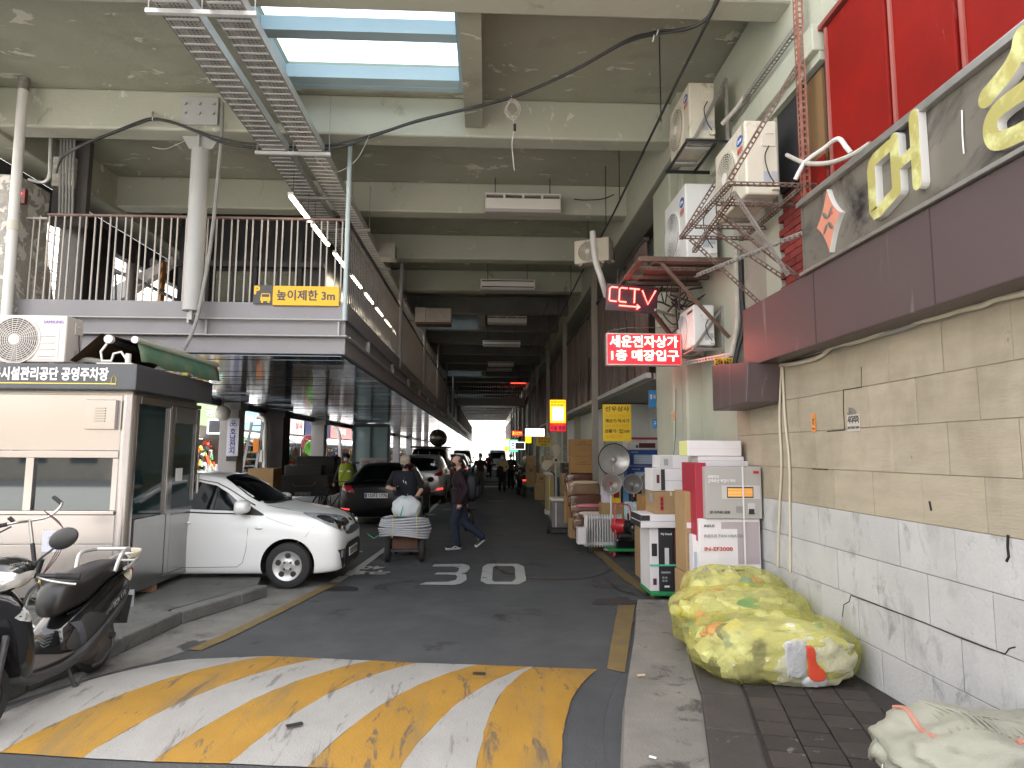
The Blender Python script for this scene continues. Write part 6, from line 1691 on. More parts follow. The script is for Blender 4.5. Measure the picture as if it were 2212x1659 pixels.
# LED bordered panel and white globe lamp
lp = thing('led_display', 'dark display panel bordered with blue, red and green LEDs', 'LED panel')
a, b = PY(449, 936, 18.8), PY(489, 907, 18.8)
MB().box(a.x, b.x, 18.8, 18.9, a.z, b.z).build('panel', M('panel_dark', (.05, .055, .07), rough=.3), lp)
for i, c in enumerate(((.1, .2, 1), (1, .2, .05), (.1, 1, .3))):
 mb = MB()
 for j in range(i, 22, 3):
  t = j / 22
  P = [(a.x + (b.x - a.x) * t, b.z), (a.x + (b.x - a.x) * t, a.z), (a.x, a.z + (b.z - a.z) * t)]
  for p in P: mb.ell((p[0], 18.78, p[1]), (.018, .018, .018), 6, 4)
 mb.build('led_row', M('led_%d' % i, c, emit=c, estr=2.5), lp)
gl = thing('globe_lamp', 'white globe lamp hanging by the grey column with the vertical sign', 'lamp')
c = PY(481, 893, 17.0)
MB().ell(c, (.20, .20, .20), 20, 12).build('globe', WHITEP, gl, True); MB().cyl(c + Vector((0, 0, .19)), (c.x, c.y, 3.07), .012, n=6).build('rod', STEELD, gl)
# vertical sign on the grey column
cs = thing('column_sign', 'white vertical sign with blue lettering on the grey deck column', 'sign')
c = PY(503, 943, 17.32)
MB().box(c.x - .15, c.x + .15, 17.31, 17.335, c.z - .50, c.z + .48).build('sign_sheet', M('lilac_white_sheet', (.60, .60, .68)), cs)
for i, s in enumerate('호남전지'): text(s, .18, M('navy_ink', (.02, .04, .25)), cs, (c.x, 17.305, c.z + .12 - .17 * i), AX, AZ, .003, .004)
for dx, dz in ((0, .40), (-.045, .33), (.045, .33)): MB().lathe([(.03, 0), (.045, 0), (.045, .004), (.03, .004), (.03, 0)], (c.x + dx, 17.306, c.z + dz - .02), (0, -1, 0), 14).build('ring_emblem', MATS['navy_ink'], cs)
MB().box(c.x - .14, c.x + .14, 17.31, 17.335, c.z - .64, c.z - .52).build('black_strip', INK, cs)
MB().box(c.x - .17, c.x + .19, 17.31, 17.335, c.z - 1.15, c.z - 1.0).build('pink_strip', M('pink_strip', (.62, .48, .48)), cs)
# ladder leaning by the dark column
ld = thing('ladder', 'aluminium extension ladder with orange tags leaning beside the dark column', 'ladder')
L0, L1 = PY(528, 1075, 19.8), PY(556, 912, 20.2)
sd = Vector((.42, 0, 0))
for o_2 in (Vector((-.21, 0, 0)), Vector((.21, 0, 0))): MB().bar(L0 + o_2, L1 + o_2 * .8, .035, .08).build('rail', M('ladder_grey', (.16, .16, .17), rough=.4, metal=.5), ld)
for i in range(11):
 p = L0.lerp(L1, (i + .5) / 11); MB().cyl(p - sd * .48, p + sd * .48, .018, n=8).build('rung', MATS['ladder_grey'], ld)
MB().cbox(L0.lerp(L1, .68) + Vector((.1, -.06, 0)), (.16, .02, .4)).cbox(L0.lerp(L1, .30) + Vector((.15, -.06, 0)), (.1, .02, .3)).build('orange_tag', M('orange_tag', (.72, .22, .02)), ld)
# silver downpipe and meter on the dark column
tag(MB().tube(spline([PY(556, 900, 20.6), PY(566, 902, 20.6), PY(572, 912, 20.6), PY(573, 960, 20.6), PY(572, 1075, 20.6)], 5), .09, 10).build('downpipe', GALVL, smooth=True), 'silver downpipe with an elbow running down beside the big dark column', 'pipe')
tag(MB().tube(spline([PY(737, 915, 33), PY(726, 914, 33), PY(722, 922, 33), PY(730, 930, 33), PY(734, 950, 33), PY(735, 1010, 33)], 5), .09, 8).build('downpipe', PVC, smooth=True), 'white hooked downpipe by the slim far column', 'pipe')
tag(MB().box(PY(556, 995, 20.5).x, PY(566, 995, 20.5).x, 20.5, 20.6, PY(560, 998, 20.5).z, PY(560, 972, 20.5).z).build('meter_box', WHITEP), 'pale meter box on the silver downpipe', 'box')
# white paper rolls by the first shop
pr = thing('paper_bundle', 'bundle of white paper rolls standing beside the white car roof', 'bundle', group=None)
for i in range(9):
 c = PY(449 + i * 4.3, 1022, 19); MB().cyl((c.x, 19 + R.uniform(-.1, .1), .75), (c.x + R.uniform(-.04, .04), 19, 1.36 + R.uniform(-.07, .05)), .045, n=10).build('roll', INKW, pr)
MB().box(PY(446, 1020, 19).x, PY(487, 1020, 19).x, 18.85, 19.15, 0, .749).build('stand', STEELD, pr)
tag(MB().box(PY(535, 1040, 17.2).x, PY(590, 1040, 17.2).x, 17.2, 17.9, .35, PY(560, 1012, 17.2).z).build('carton', CARDB, bevel=.01), 'brown carton standing between the ladder and the dark column', 'box')
# green hose coils
for i, (px, py, r0, c, lab) in enumerate([(674, 968, .30, (.22, .62, .10), 'coil of lime green hose hanging at the shop with the grey awning'), (667, 956, .30, (.55, .10, .12), 'coil of red hose behind the lime green hose')]):
 c0 = PY(px, py, 28.6 + i * .3); o = thing('hose_coil', lab, 'hose')
 for k in range(4):
  P = [c0 + Vector((math.cos(q * .314) * (r0 - .06 * k), .05 * k, math.sin(q * .314) * (r0 * 1.05 - .06 * k))) for q in range(20)]
  MB().tube(P, .035, 6, closed=True).build('hose_loop', M('hose_col%d' % i, c, rough=.4), o)
# glass guard booth
gb = thing('glass_booth', 'pale glass walled guard booth behind the black sedan', 'booth')
a, b = PY(763, 1000, 30), PY(838, 1000, 30)
fm = MB()
for x in (a.x, (a.x + b.x) / 2, b.x): fm.box(x - .05, x + .05, 29.95, 30.05, 0, 3.0)
fm.box(a.x, b.x, 29.94, 30.06, 2.9, 3.05).box(a.x, b.x, 29.94, 30.06, 1.22, 1.32)
fm.build('booth_frame', M('dark_green_frame', (.06, .08, .08), rough=.4), gb)
MB().box(a.x, b.x, 30.0, 30.02, .05, 2.9).build('booth_glass', M('pale_glass_wall', (.30, .42, .44), (.45, .56, .57), .8, .08), gb)
MB().box(a.x, b.x, 30.5, 30.6, .05, 2.9).build('booth_back', M('pale_booth_back', (.55, .6, .6)), gb)
nb = thing('notice_board', 'white barrier notice board with pink lettering before the glass booth', 'notice board')
a, b = PY(776, 1020, 27), PY(836, 989, 27)
MB().box(a.x, b.x, 27, 27.05, .3, b.z).build('board', M('pale_board', (.52, .55, .55)), nb)
for fx, s, m_ in ((.26, '금연', M('magenta_print', (.5, .10, .25))), (.80, '금연', M('magenta_print', (.5, .10, .25)))):
 x = a.x + (b.x - a.x) * fx; MB().box(x - .22, x + .22, 26.98, 26.995, .75, b.z - .1).build('poster', WS_, nb)
 for i, ch in enumerate(s): text(ch, .34, m_, nb, (x, 26.97, b.z - .33 - .38 * i), AX, AZ, .004, .01)

# far end: overpass, bare trees, distant pale buildings
fo = thing('overpass', 'pale overpass crossing beyond the open end of the lane', 'overpass')
MB().box(-60, 60, 104, 118, 5.2, 6.6).build('overpass_deck', M('pale_concrete', (.55, .55, .54), (.5, .5, .49), .6, .8), fo)
for x in (-30, -12, 12, 30): MB().box(x - .6, x + .6, 109, 111, 0, 5.2).build('pier', M('pale_concrete', (.55, .55, .54)), fo)
for i, (x, w, h, yy, lab) in enumerate([(-34, 26, 20, 150, 'pale distant building left of the end of the lane'), (-6, 22, 13, 190, 'pale distant building straight beyond the lane'), (26, 26, 24, 160, 'pale distant building right of the end of the lane')]):
 o = thing('distant_building', lab, 'building'); MB().box(x - w / 2, x + w / 2, yy, yy + 15, 0, h).build('wall', M('distant_wall', (.62, .61, .60), (.55, .55, .55), .3, .8), o)
 wm2 = MB().box(-.9, .9, -.06, -.01, 0, 1.6).mesh('window', M('distant_window', (.25, .29, .33), rough=.2))
 for j in range(int(h // 3.4)):
  for k in range(int(w // 3.2)): place('window', wm2, o, (x - w / 2 + 1.8 + k * 3.2, yy, 1.2 + j * 3.4))
BARK = M('pale_bark', (.30, .27, .24), rough=.9)
def bare_tree(x, y, h, seed, lab):
 rr = random.Random(seed); t = thing('bare_tree', lab, 'tree', (x, y, 0))
 tr = MB(); tr.tube([(0, 0, 0), (.1, 0, h * .3), (.0, .1, h * .5)], [.16, .12, .09], 8); tr.build('trunk', BARK, t)
 br_ = MB()
 def grow(p, d, L, r, k):
  q = p + d * L; br_.tube([p, p.lerp(q, .5) + Vector((rr.uniform(-.05, .05) * L, 0, 0)), q], [r, r * .8, r * .6], 5, caps=False)
  if k == 0: return
  for _ in range(3):
   grow(p.lerp(q, rr.uniform(.6, 1)), (d + Vector((rr.uniform(-.7, .7), rr.uniform(-.7, .7), rr.uniform(-.1, .5)))).normalized(), L * rr.uniform(.55, .8), r * .55, k - 1)
 for _ in range(4): grow(Vector((0, .05, h * rr.uniform(.3, .5))), Vector((rr.uniform(-.6, .6), rr.uniform(-.6, .6), 1)).normalized(), h * .25, .06, 3)
 br_.build('crown', BARK, t)
bare_tree(-4.6, 98, 8, 1, 'bare street tree left of the bright lane end'); bare_tree(-1.2, 101, 7, 2, 'bare street tree before the middle of the overpass'); bare_tree(-7.5, 100, 8.5, 3, 'bare street tree leftmost beyond the lane end')

# buildings across the street behind the viewer (they show in the booth's steel and windows)
for i, (x, w, h, c, lab) in enumerate([(-30, 16, 9, (.70, .60, .48), 'orange brick shop building across the street, left'), (-13, 14, 8, (.62, .60, .57), 'pale plastered shop building across the street, middle'), (3, 15, 10, (.66, .50, .46), 'red brick shop building across the street, right'), (20, 16, 8, (.55, .53, .5), 'grey shop building across the street, far right')]):
 o = thing('street_building', lab, 'building', (x, -26, 0))
 MB().box(-w / 2, w / 2, -8, 0, 0, h).build('wall', M('street_wall%d' % i, c, tuple(v * .8 for v in c), 1.5, .8), o)
 wq = MB().box(-.8, .8, 0, .05, 0, 1.5).mesh('window', M('street_window', (.08, .10, .12), rough=.15))
 for j in range(2):
  for k in range(int(w // 3)): place('window', wq, o, (-w / 2 + 1.6 + k * 3, .002, 1.0 + j * 3.2))
 MB().box(-w / 2, w / 2, .01, .4, 2.75, 3.5).build('signboard', M('street_sign%d' % i, [(.7, .5, .1), (.1, .25, .5), (.65, .62, .6), (.1, .4, .2)][i]), o)
# -- cars
CARWHITE = M('white_car_paint', (.80, .805, .79), rough=.28, coat=.7, spec=.4)
CARBLACK = M('black_car_paint', (.003, .003, .0035), rough=.35, coat=.25, spec=.2)
CARSILV = M('silver_car_paint', (.40, .41, .42), rough=.30, metal=.5, coat=.7)
CARGREY = M('grey_car_paint', (.10, .105, .11), rough=.3, metal=.4, coat=.7)
CARGLASS = M('car_glass', (.004, .006, .006), rough=.04, coat=.5)
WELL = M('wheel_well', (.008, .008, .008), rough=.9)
SEAM = M('panel_gap', (.05, .05, .05), rough=.8)
CHROME = M('chrome', (.75, .75, .75), rough=.12, metal=1.0)
LAMPC = M('headlamp_clear', (.42, .43, .44), (.70, .71, .72), 9, .08, metal=.3, coat=1.0, contrast=.1)
LAMPD = M('headlamp_dark', (.05, .05, .055), rough=.08, coat=1.0)
REDL = M('tail_red_lens', (.28, .012, .015), rough=.12, coat=.8)
REDE = M('tail_red_lit', (.6, .05, .04), emit=(1, .05, .035), estr=.3)
PLATE = M('white_plate', (.72, .73, .72), rough=.4)

# stations: x behind the nose (fraction of L), zb, zbelt, zt, wm, wbelt, wt   (z as fraction of H, widths as fraction of W/2)
HATCH = [(0, .165, .40, .455, .56, .52, .40), (.007, .15, .46, .52, .78, .72, .52), (.03, .135, .53, .58, .91, .84, .62), (.09, .125, .585, .635, .98, .89, .68), (.186, .125, .625, .68, 1, .925, .73), (.275, .125, .645, .72, 1, .93, .76),
         (.345, .125, .645, .81, 1, .935, .73), (.41, .125, .65, .91, 1, .935, .72), (.475, .125, .655, .972, 1, .935, .71), (.62, .125, .665, 1.0, 1, .935, .71), (.80, .125, .68, .99, 1, .925, .69), (.90, .135, .685, .945, .985, .90, .66), (.955, .16, .66, .84, .95, .86, .60), (.985, .20, .60, .72, .88, .80, .52), (1.0, .26, .52, .60, .70, .62, .40)]
SEDAN = [(0, .165, .37, .42, .44, .40, .30), (.006, .15, .42, .47, .68, .62, .42), (.03, .135, .48, .535, .86, .80, .56), (.10, .125, .55, .60, .97, .89, .70), (.19, .125, .60, .655, 1, .92, .74), (.29, .125, .635, .70, 1, .93, .76),
         (.35, .125, .645, .83, 1, .93, .72), (.41, .125, .65, .94, 1, .93, .69), (.48, .125, .655, .99, 1, .93, .68), (.58, .125, .66, 1.0, 1, .93, .67), (.70, .125, .67, .975, 1, .92, .65), (.80, .125, .685, .87, 1, .91, .66), (.87, .13, .69, .765, .99, .90, .70), (.94, .14, .68, .74, .96, .88, .68), (.985, .17, .64, .71, .90, .83, .62), (1.0, .22, .54, .62, .78, .72, .50)]
SUV = [(0, .165, .40, .45, .44, .40, .30), (.008, .15, .45, .50, .70, .64, .44), (.035, .14, .50, .555, .88, .82, .58), (.10, .14, .56, .61, .97, .90, .70), (.19, .14, .60, .66, 1, .93, .74), (.27, .14, .625, .69, 1, .93, .77),
       (.33, .14, .635, .81, 1, .935, .73), (.39, .14, .64, .92, 1, .935, .72), (.45, .14, .645, .98, 1, .935, .71), (.60, .14, .655, 1.0, 1, .935, .71), (.80, .14, .665, .985, 1, .93, .69), (.90, .15, .67, .945, .99, .91, .67), (.955, .165, .665, .86, .97, .88, .64), (.985, .19, .62, .76, .92, .84, .58), (1.0, .24, .54, .62, .78, .72, .46)]
VAN = [(0, .15, .36, .44, .5, .46, .36), (.01, .14, .42, .52, .78, .72, .5), (.05, .13, .50, .60, .94, .88, .68), (.12, .13, .54, .70, 1, .95, .76), (.20, .13, .56, .86, 1, .95, .80), (.28, .13, .57, .96, 1, .95, .80), (.40, .13, .57, 1, 1, .95, .80), (.80, .13, .57, 1, 1, .95, .80), (.95, .14, .57, .985, .99, .94, .78), (.985, .16, .56, .95, .96, .91, .72), (1.0, .22, .50, .84, .86, .82, .60)]
def car_body(T, L, W, H, axles, wr):
 rings = []
 hw = W / 2
 for s in crom(T, 4):
  f, zb, zbelt, zt, wm, wbt, wt = s
  x = -f * L; zb, zbelt, zt = zb * H, zbelt * H, zt * H; wm, wbt, wt = wm * hw, wbt * hw, wt * hw
  zm = zb + (zbelt - zb) * .52
  k = [(0, zb), (wm * .80, zb), (wm * .955, zb + .03), (wm * .99, zb + (zm - zb) * .5), (wm, zm), (wm * .985, zm + (zbelt - zm) * .6), (wbt, zbelt), (wt + (wbt - wt) * .62, zbelt + (zt - zbelt) * .40), (wt, zt - (zt - zbelt) * .10 - .015), (wt * .82, zt - .012), (wt * .45, zt + .004), (0, zt + .010)]
  d = crom(k, 3)
  half = [Vector((x, y, z)) for y, z in d]
  ring = half + [Vector((p.x, -p.y, p.z)) for p in reversed(half[1:-1])]
  rings.append(ring)
 return loft(rings)
def rim5(par, x, y, r, out, m=None):
 """silver disc wheel with five round holes; out = +1 / -1 side"""
 m = m or M('wheel_silver', (.52, .52, .51), (.46, .46, .45), 8, .35, metal=.5)
 w = .17
 MB().lathe([(r * .64, -w * .5), (r * .80, -w * .54), (r * .95, -w * .40), (r, -w * .15), (r, w * .15), (r * .95, w * .40), (r * .80, w * .54), (r * .64, w * .5)], (x, y, r), (0, 1, 0), 40).build('tyre', RUBBER, par, True)
 d = out
 rim = MB().lathe([(.001, d * w * .44), (r * .16, d * w * .45), (r * .22, d * w * .36), (r * .48, d * w * .33), (r * .60, d * w * .46), (r * .645, d * w * .50), (r * .655, 0)], (x, y, r), (0, 1, 0), 36).build('rim', m, par, True)
 mb = MB(); nb_ = MB()
 for k in range(5):
  a = rad(90 + 72 * k)
  c = Vector((x + math.cos(a) * r * .44, y + d * w * .335, r + math.sin(a) * r * .44))
  mb.cyl(c, c + Vector((0, d * .012, 0)), r * .125, n=14)
 for k in range(4):
  a = rad(45 + 90 * k); c = Vector((x + math.cos(a) * r * .19, y + d * w * .38, r + math.sin(a) * r * .19)); nb_.cyl(c, c + Vector((0, d * .014, 0)), r * .05, n=8)
 mb.build('rim_hole', BLACKP, par); nb_.build('wheel_nut', STEELD, par)
def car(label, T, L, W, H, paint, loc, rz, axles=(.19, .86), wr=.295, name='parked_car', group='cars in the lane', detail='rear', plate=None, holes=True, lit=False):
 t = thing(name, label, 'car', loc, rz, group)
 mb = car_body(T, L, W, H, axles, wr)
 bv_ = bvh_of(mb)
 bo = MB(); bo.v = mb.v; bo.f = mb.f; bo.mi = mb.mi
 bme_ = bo.mesh('body', [paint, WELL])
 bq = bmesh.new(); bq.from_mesh(bme_); bmesh.ops.remove_doubles(bq, verts=bq.verts, dist=.0005); bmesh.ops.recalc_face_normals(bq, faces=bq.faces); bq.to_mesh(bme_); bq.free()
 body = place('body', bme_, t)
 cut = MB()
 for a in axles: cut.cyl((-a * L, -W * .6, wr * 1.02), (-a * L, W * .6, wr * 1.02), wr * 1.17, n=36)
 co = bpy.data.objects.new('arch_cut', cut.mesh('arch_cut', WELL))
 bm_ = body.modifiers.new('arches', 'BOOLEAN'); bm_.operation = 'DIFFERENCE'; bm_.object = co; bm_.solver = 'FAST'
 body.parent = None
 freeze(body, (co,)); body.parent = t
 bpy.data.objects.remove(co)
 body.data.polygons.foreach_set('use_smooth', [True] * len(body.data.polygons))
 try: body.data.set_sharp_from_angle(angle=rad(45))
 except Exception: pass
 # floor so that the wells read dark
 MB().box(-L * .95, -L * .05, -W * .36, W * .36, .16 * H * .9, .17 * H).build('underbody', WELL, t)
 for a in axles:
  for s in (-1, 1): rim5(t, -a * L, s * (W / 2 - .095), wr, s) if holes else (MB().lathe([(.001, -.08), (wr * .8, -.095), (wr, -.04), (wr, .04), (wr * .8, .095), (.001, .08)], (-a * L, s * (W / 2 - .1), wr), (0, 1, 0), 24).build('wheel', RUBBER, t, True))
 t['bw'] = W
 return t, bv_
def side(bv_, s, W): return dict(o=(0, s * (W / 2 + .5), 0), u=(1, 0, 0), v=(0, 0, 1), d=(0, -s, 0))
def sdec(t, bv_, W, poly, m, name, off=.004, step=.07, sides=(-1, 1)):
 for s in sides: decal(bv_, poly, (0, s * (W / 2 + .5), 0), AX, AZ, (0, -s, 0), m, name, t, step, off)
def strip(bv_, pts, s, W, w, m, name, t, off=.003):
 """thin line on the flank"""
 P = []
 for x, z in pts:
  h, nr, i, d = bv_.ray_cast(Vector((x, s * (W / 2 + .5), z)), Vector((0, -s, 0)), 2)
  if h: P.append(h + Vector((0, s * off * .3, 0)))
 if len(P) > 1: MB().tube(P, w, 5).build(name, m, t)
def topdec(t, bv_, poly, m, name, off=.004, step=.07): return decal(bv_, poly, (0, 0, 3), (1, 0, 0), (0, 1, 0), (0, 0, -1), m, name, t, step, off)
def rear(t, bv_, poly, L, m, name, off=.005, step=.06): return decal(bv_, poly, (-L - .6, 0, 0), AN, AZ, (1, 0, 0), m, name, t, step, off)
def front(t, bv_, poly, m, name, off=.005, step=.05): return decal(bv_, poly, (.6, 0, 0), (0, 1, 0), (0, 0, 1), (-1, 0, 0), m, name, t, step, off)

# -- the white hatchback
L, W, H = 3.6, 1.6, 1.485
wc, bv_ = car('white hatchback with its nose in the lane beside the steel booth', HATCH, L, W, H, CARWHITE, (-1.90, 9.50, .004), 0, (.188, .855), .295, 'white_hatchback', None)
# glass
topdec(wc, bv_, smooth_poly([(-1.02, -.30), (-1.00, 0), (-1.02, .30), (-1.12, .56), (-1.18, .60), (-1.60, .515), (-1.66, .30), (-1.69, 0), (-1.66, -.30), (-1.60, -.515), (-1.18, -.60), (-1.12, -.56)], 3), CARGLASS, 'windscreen', .004, .06)
topdec(wc, bv_, smooth_poly([(-.97, -.30), (-.95, 0), (-.97, .30), (-1.05, .56), (-1.10, .52), (-1.01, .28), (-.995, 0), (-1.01, -.28), (-1.10, -.52), (-1.05, -.56)], 3), BLACKP, 'wiper_cowl', .005, .04)
sdec(wc, bv_, W, [(-1.20, .985), (-1.32, 1.06), (-1.52, 1.215), (-1.70, 1.315), (-1.95, 1.365), (-2.12, 1.37), (-2.14, 1.02), (-1.6, 1.0)], CARGLASS, 'front_window', .004)
sdec(wc, bv_, W, [(-2.20, 1.37), (-2.55, 1.345), (-2.85, 1.28), (-2.90, 1.08), (-2.20, 1.025)], CARGLASS, 'rear_window', .004)
sdec(wc, bv_, W, smooth_poly([(-1.01, .945), (-1.16, 1.02), (-1.33, 1.10), (-1.36, .965), (-1.1, .935)], 2), BLACKP, 'mirror_triangle', .006, .04)
for s in (-1, 1):
 strip(bv_, [(-1.16, 1.06), (-1.32, 1.145), (-1.52, 1.265), (-1.70, 1.35), (-1.95, 1.392), (-2.3, 1.395)], s, W, .008, CHROME, 'door_visor', wc)
 strip(bv_, [(-1.30, .955), (-1.7, .965), (-2.2, .985), (-2.9, 1.04)], s, W, .010, BLACKP, 'window_sill_trim', wc)
 strip(bv_, [(-1.195, .93), (-1.20, .75), (-1.21, .50), (-1.25, .34), (-1.32, .285), (-1.7, .28), (-2.15, .28)], s, W, .003, SEAM, 'door_gap', wc)
 strip(bv_, [(-2.17, 1.0), (-2.17, .7), (-2.16, .3)], s, W, .003, SEAM, 'door_gap', wc)
 strip(bv_, [(-.98, .915), (-.80, .85), (-.62, .80)], s, W, .002, SEAM, 'wing_gap', wc)
 strip(bv_, [(-.36, .80), (-.42, .72), (-.46, .66)], s, W, .002, SEAM, 'bumper_gap', wc)
 yy = s * (W / 2 - .02)
 h, nr, i, d = bv_.ray_cast(Vector((-1.30, s * 2, 1.02)), Vector((0, -s, 0)), 3)
 hy = h.y if h else yy
 MB().box(-1.30, -1.22, min(hy, hy + s * .12), max(hy, hy + s * .12), .965, .992).build('mirror_arm', BLACKP, wc)
 mbm = xloft([(-1.16, 0, 0, .02, .03), (-1.18, 0, 0, .10, .065), (-1.24, 0, 0, .125, .085), (-1.30, 0, 0, .125, .088), (-1.325, 0, 0, .10, .075)], 3, 16, 3)
 mbm.v = [(v[0], v[1] + hy + s * .16, v[2] + 1.055) for v in mbm.v]
 mbm.build('door_mirror', CARWHITE, wc, True)
 h, nr, i, d = bv_.ray_cast(Vector((-2.0, s * 2, .83)), Vector((0, -s, 0)), 3)
 if h: MB().ell((-2.02, h.y + s * .012, .845), (.10, .022, .022)).build('door_handle', CARWHITE, wc, True)
 h, nr, i, d = bv_.ray_cast(Vector((-1.06, s * 2, .775)), Vector((0, -s, 0)), 3)
 if h: MB().ell((-1.06, h.y, .775), (.05, .008, .02)).build('side_repeater', LAMPC, wc, True)
# head lamps
for s in (-1, 1):
 dd = Vector((-.55, -s, 0)).normalized(); uu_ = Vector((-s * dd.y, s * dd.x, 0)).normalized()
 if uu_.x > 0: uu_ = -uu_
 o0 = Vector((0, s * .55, 0)) - dd * 1.2
 decal(bv_, smooth_poly([(-.17, .78), (-.12, .71), (0.02, .715), (.18, .775), (.36, .87), (.52, .955), (.34, .945), (.10, .915), (-.10, .865)], 3), o0, uu_, (0, 0, 1), dd, LAMPC, 'headlamp', wc, .03, .006)
 decal(bv_, smooth_poly([(-.16, .77), (-.10, .70), (.0, .72), (.02, .83), (-.06, .855), (-.13, .83)], 3), o0, uu_, (0, 0, 1), dd, LAMPD, 'headlamp_bezel', wc, .03, .010)
 decal(bv_, smooth_poly([(.03, .735), (.11, .76), (.13, .87), (.04, .865)], 3), o0, uu_, (0, 0, 1), dd, CHROME, 'lamp_reflector', wc, .03, .011)
 decal(bv_, smooth_poly([(.17, .82), (.36, .90), (.28, .92), (.15, .885)], 3), o0, uu_, (0, 0, 1), dd, LAMPD, 'lamp_dark_band', wc, .03, .010)
 decal(bv_, [(-.02, .46), (.12, .465), (.09, .42), (.03, .22), (-.0, .215)], o0 + Vector((0, 0, .02)), uu_, (0, 0, 1), dd, BLACKP, 'fog_lamp_recess', wc, .03, .006)
 decal(bv_, smooth_poly([(.02, .44), (.07, .44), (.06, .36), (.03, .36)], 3), o0 + Vector((0, 0, .02)), uu_, (0, 0, 1), dd, LAMPC, 'fog_lamp', wc, .03, .011)
front(wc, bv_, [(-.50, .73), (-.42, .655), (-.15, .635), (.15, .635), (.42, .655), (.50, .73), (.40, .755), (.12, .745), (-.12, .745), (-.40, .755)], BLACKP, 'upper_grille', .006, .04)
front(wc, bv_, [(-.52, .30), (-.44, .21), (.44, .21), (.52, .30), (.47, .50), (.36, .54), (-.36, .54), (-.47, .50)], BLACKP, 'lower_grille', .006, .05)
h, nr, i, d = bv_.ray_cast(Vector((1, 0, .40)), Vector((-1, 0, 0)), 3)
pxx = (h.x if h else 0) + .015
MB().box(pxx - .02, pxx, -.26, .26, .345, .455).build('number_plate', PLATE, wc)
text('35보 0724', .10, INK, wc, (pxx + .002, 0, .40), (0, 1, 0), (0, 0, 1), .002, .002, width=.46)
h, nr, i, d = bv_.ray_cast(Vector((-.05, 0, 2)), Vector((0, 0, -1)), 3)
if h: MB().ell(h + Vector((.0, 0, .0)), (.035, .065, .012), 14, 6, (0, rad(35), 0)).build('bonnet_badge', BLACKP, wc, True)
for s in (-1, 1):
 P = []
 for x, y in [(-1.04, .60), (-.7, .585), (-.4, .55), (-.2, .48), (-.09, .36), (-.05, .2)]:
  h, nr, i, d = bv_.ray_cast(Vector((x, s * y, 2)), Vector((0, 0, -1)), 3)
  if h: P.append(h)
 MB().tube(P, .0025, 5).build('bonnet_gap', SEAM, wc)

# -- black sedan, seen from behind
def rear_car(label, T, L, W, H, paint, x, yrear, name, wr=.32, win=None, lamps=(), plate=None, extra=None, lit=None, holes=True):
 t, b_ = car(label, T, L, W, H, paint, (x, yrear + L, .004), rad(90), (.19, .80), wr, name, 'cars parked nose on along the left of the lane', holes=holes)
 if win: rear(t, b_, win, L, CARGLASS, 'rear_window', .005, .10)
 for p in lamps:
  for s in (1, -1): rear(t, b_, [(s * a, c) for a, c in p], L, REDL, 'tail_lamp', .007, .06)
 if lit:
  for s in (1, -1): rear(t, b_, [(s * a, c) for a, c in lit], L, REDE, 'reflector', .008, .06)
 sdec(t, b_, W, [(-L * .33, H * .70), (-L * .42, H * .90), (-L * .55, H * .935), (-L * .72, H * .90), (-L * .80, H * .74)], CARGLASS, 'side_window', .005, .12)
 if plate:
  z = plate[1]
  h, nr, i, d = b_.ray_cast(Vector((-L - 1, 0, z)), Vector((1, 0, 0)), 3)
  xx = (h.x if h else -L) - .02
  MB().box(xx, xx + .02, -.27, .27, z - .058, z + .058).build('number_plate', PLATE, t)
  if plate[0]:
   MB().box(xx - .004, xx - .0005, .215, .262, z - .05, z + .05).build('plate_band', M('plate_blue', (.03, .08, .3)), t)
   text(plate[0], .11, INK, t, (xx - .003, -.03, z), AN, AZ, .002, .003, width=.44)
 for s in (-1, 1):
  MB().ell((-L * .345, s * (W / 2 + .07), H * .675), (.07, .10, .075)).build('door_mirror', paint, t, True)
 return t, b_
rear_car('black saloon car behind the man with the cart, number plate readable', SEDAN, 4.6, 1.90, 1.48, CARBLACK, -2.62, 15.7, 'black_saloon', .33,
         smooth_poly([(-.62, 1.04), (-.55, 1.32), (-.3, 1.40), (.3, 1.40), (.55, 1.32), (.62, 1.04), (.3, 1.02), (-.3, 1.02)], 3), [[(.50, .80), (.80, .86), (.86, .98), (.60, .96)]], ('153다 1776', .74), lit=[(.62, .40), (.84, .42), (.84, .45), (.62, .43)])
t, b_ = rear_car('silver sport utility car with red tail lamps, second in the row', SUV, 4.4, 1.84, 1.68, CARSILV, -2.35, 22.6, 'silver_suv', .36,
         smooth_poly([(-.66, 1.20), (-.62, 1.46), (-.4, 1.55), (.4, 1.55), (.62, 1.46), (.66, 1.20), (.4, 1.13), (-.4, 1.13)], 3), [[(.52, .96), (.60, 1.05), (.90, 1.16), (.92, 1.02), (.74, .95)]], ('', .82), lit=[(.60, .46), (.85, .50), (.84, .56), (.66, .54)])
rear(t, b_, [(-.84, .26), (.84, .26), (.80, .40), (-.80, .40)], 4.4, BLACKP, 'bumper_trim', .007, .1)
t, b_ = rear_car('tall black van with a roof load, third in the row', VAN, 4.7, 1.80, 1.95, CARBLACK, -2.55, 28.6, 'black_van', .32,
         [(-.70, 1.15), (-.66, 1.75), (.66, 1.75), (.70, 1.15)], [[(.72, .8), (.86, .8), (.86, 1.2), (.74, 1.2)]], ('', .7))
for k in range(3): MB().box(-4.6 + k * 1.6, -4.55 + k * 1.6, -.8, .8, 1.95, 2.03).build('roof_bar', STEELD, t)
for x in (-.45, -.05, .45): MB().box(-4.715, -4.70, x - .01, x + .01, 1.15, 1.8).build('window_bar', GALVL, t)
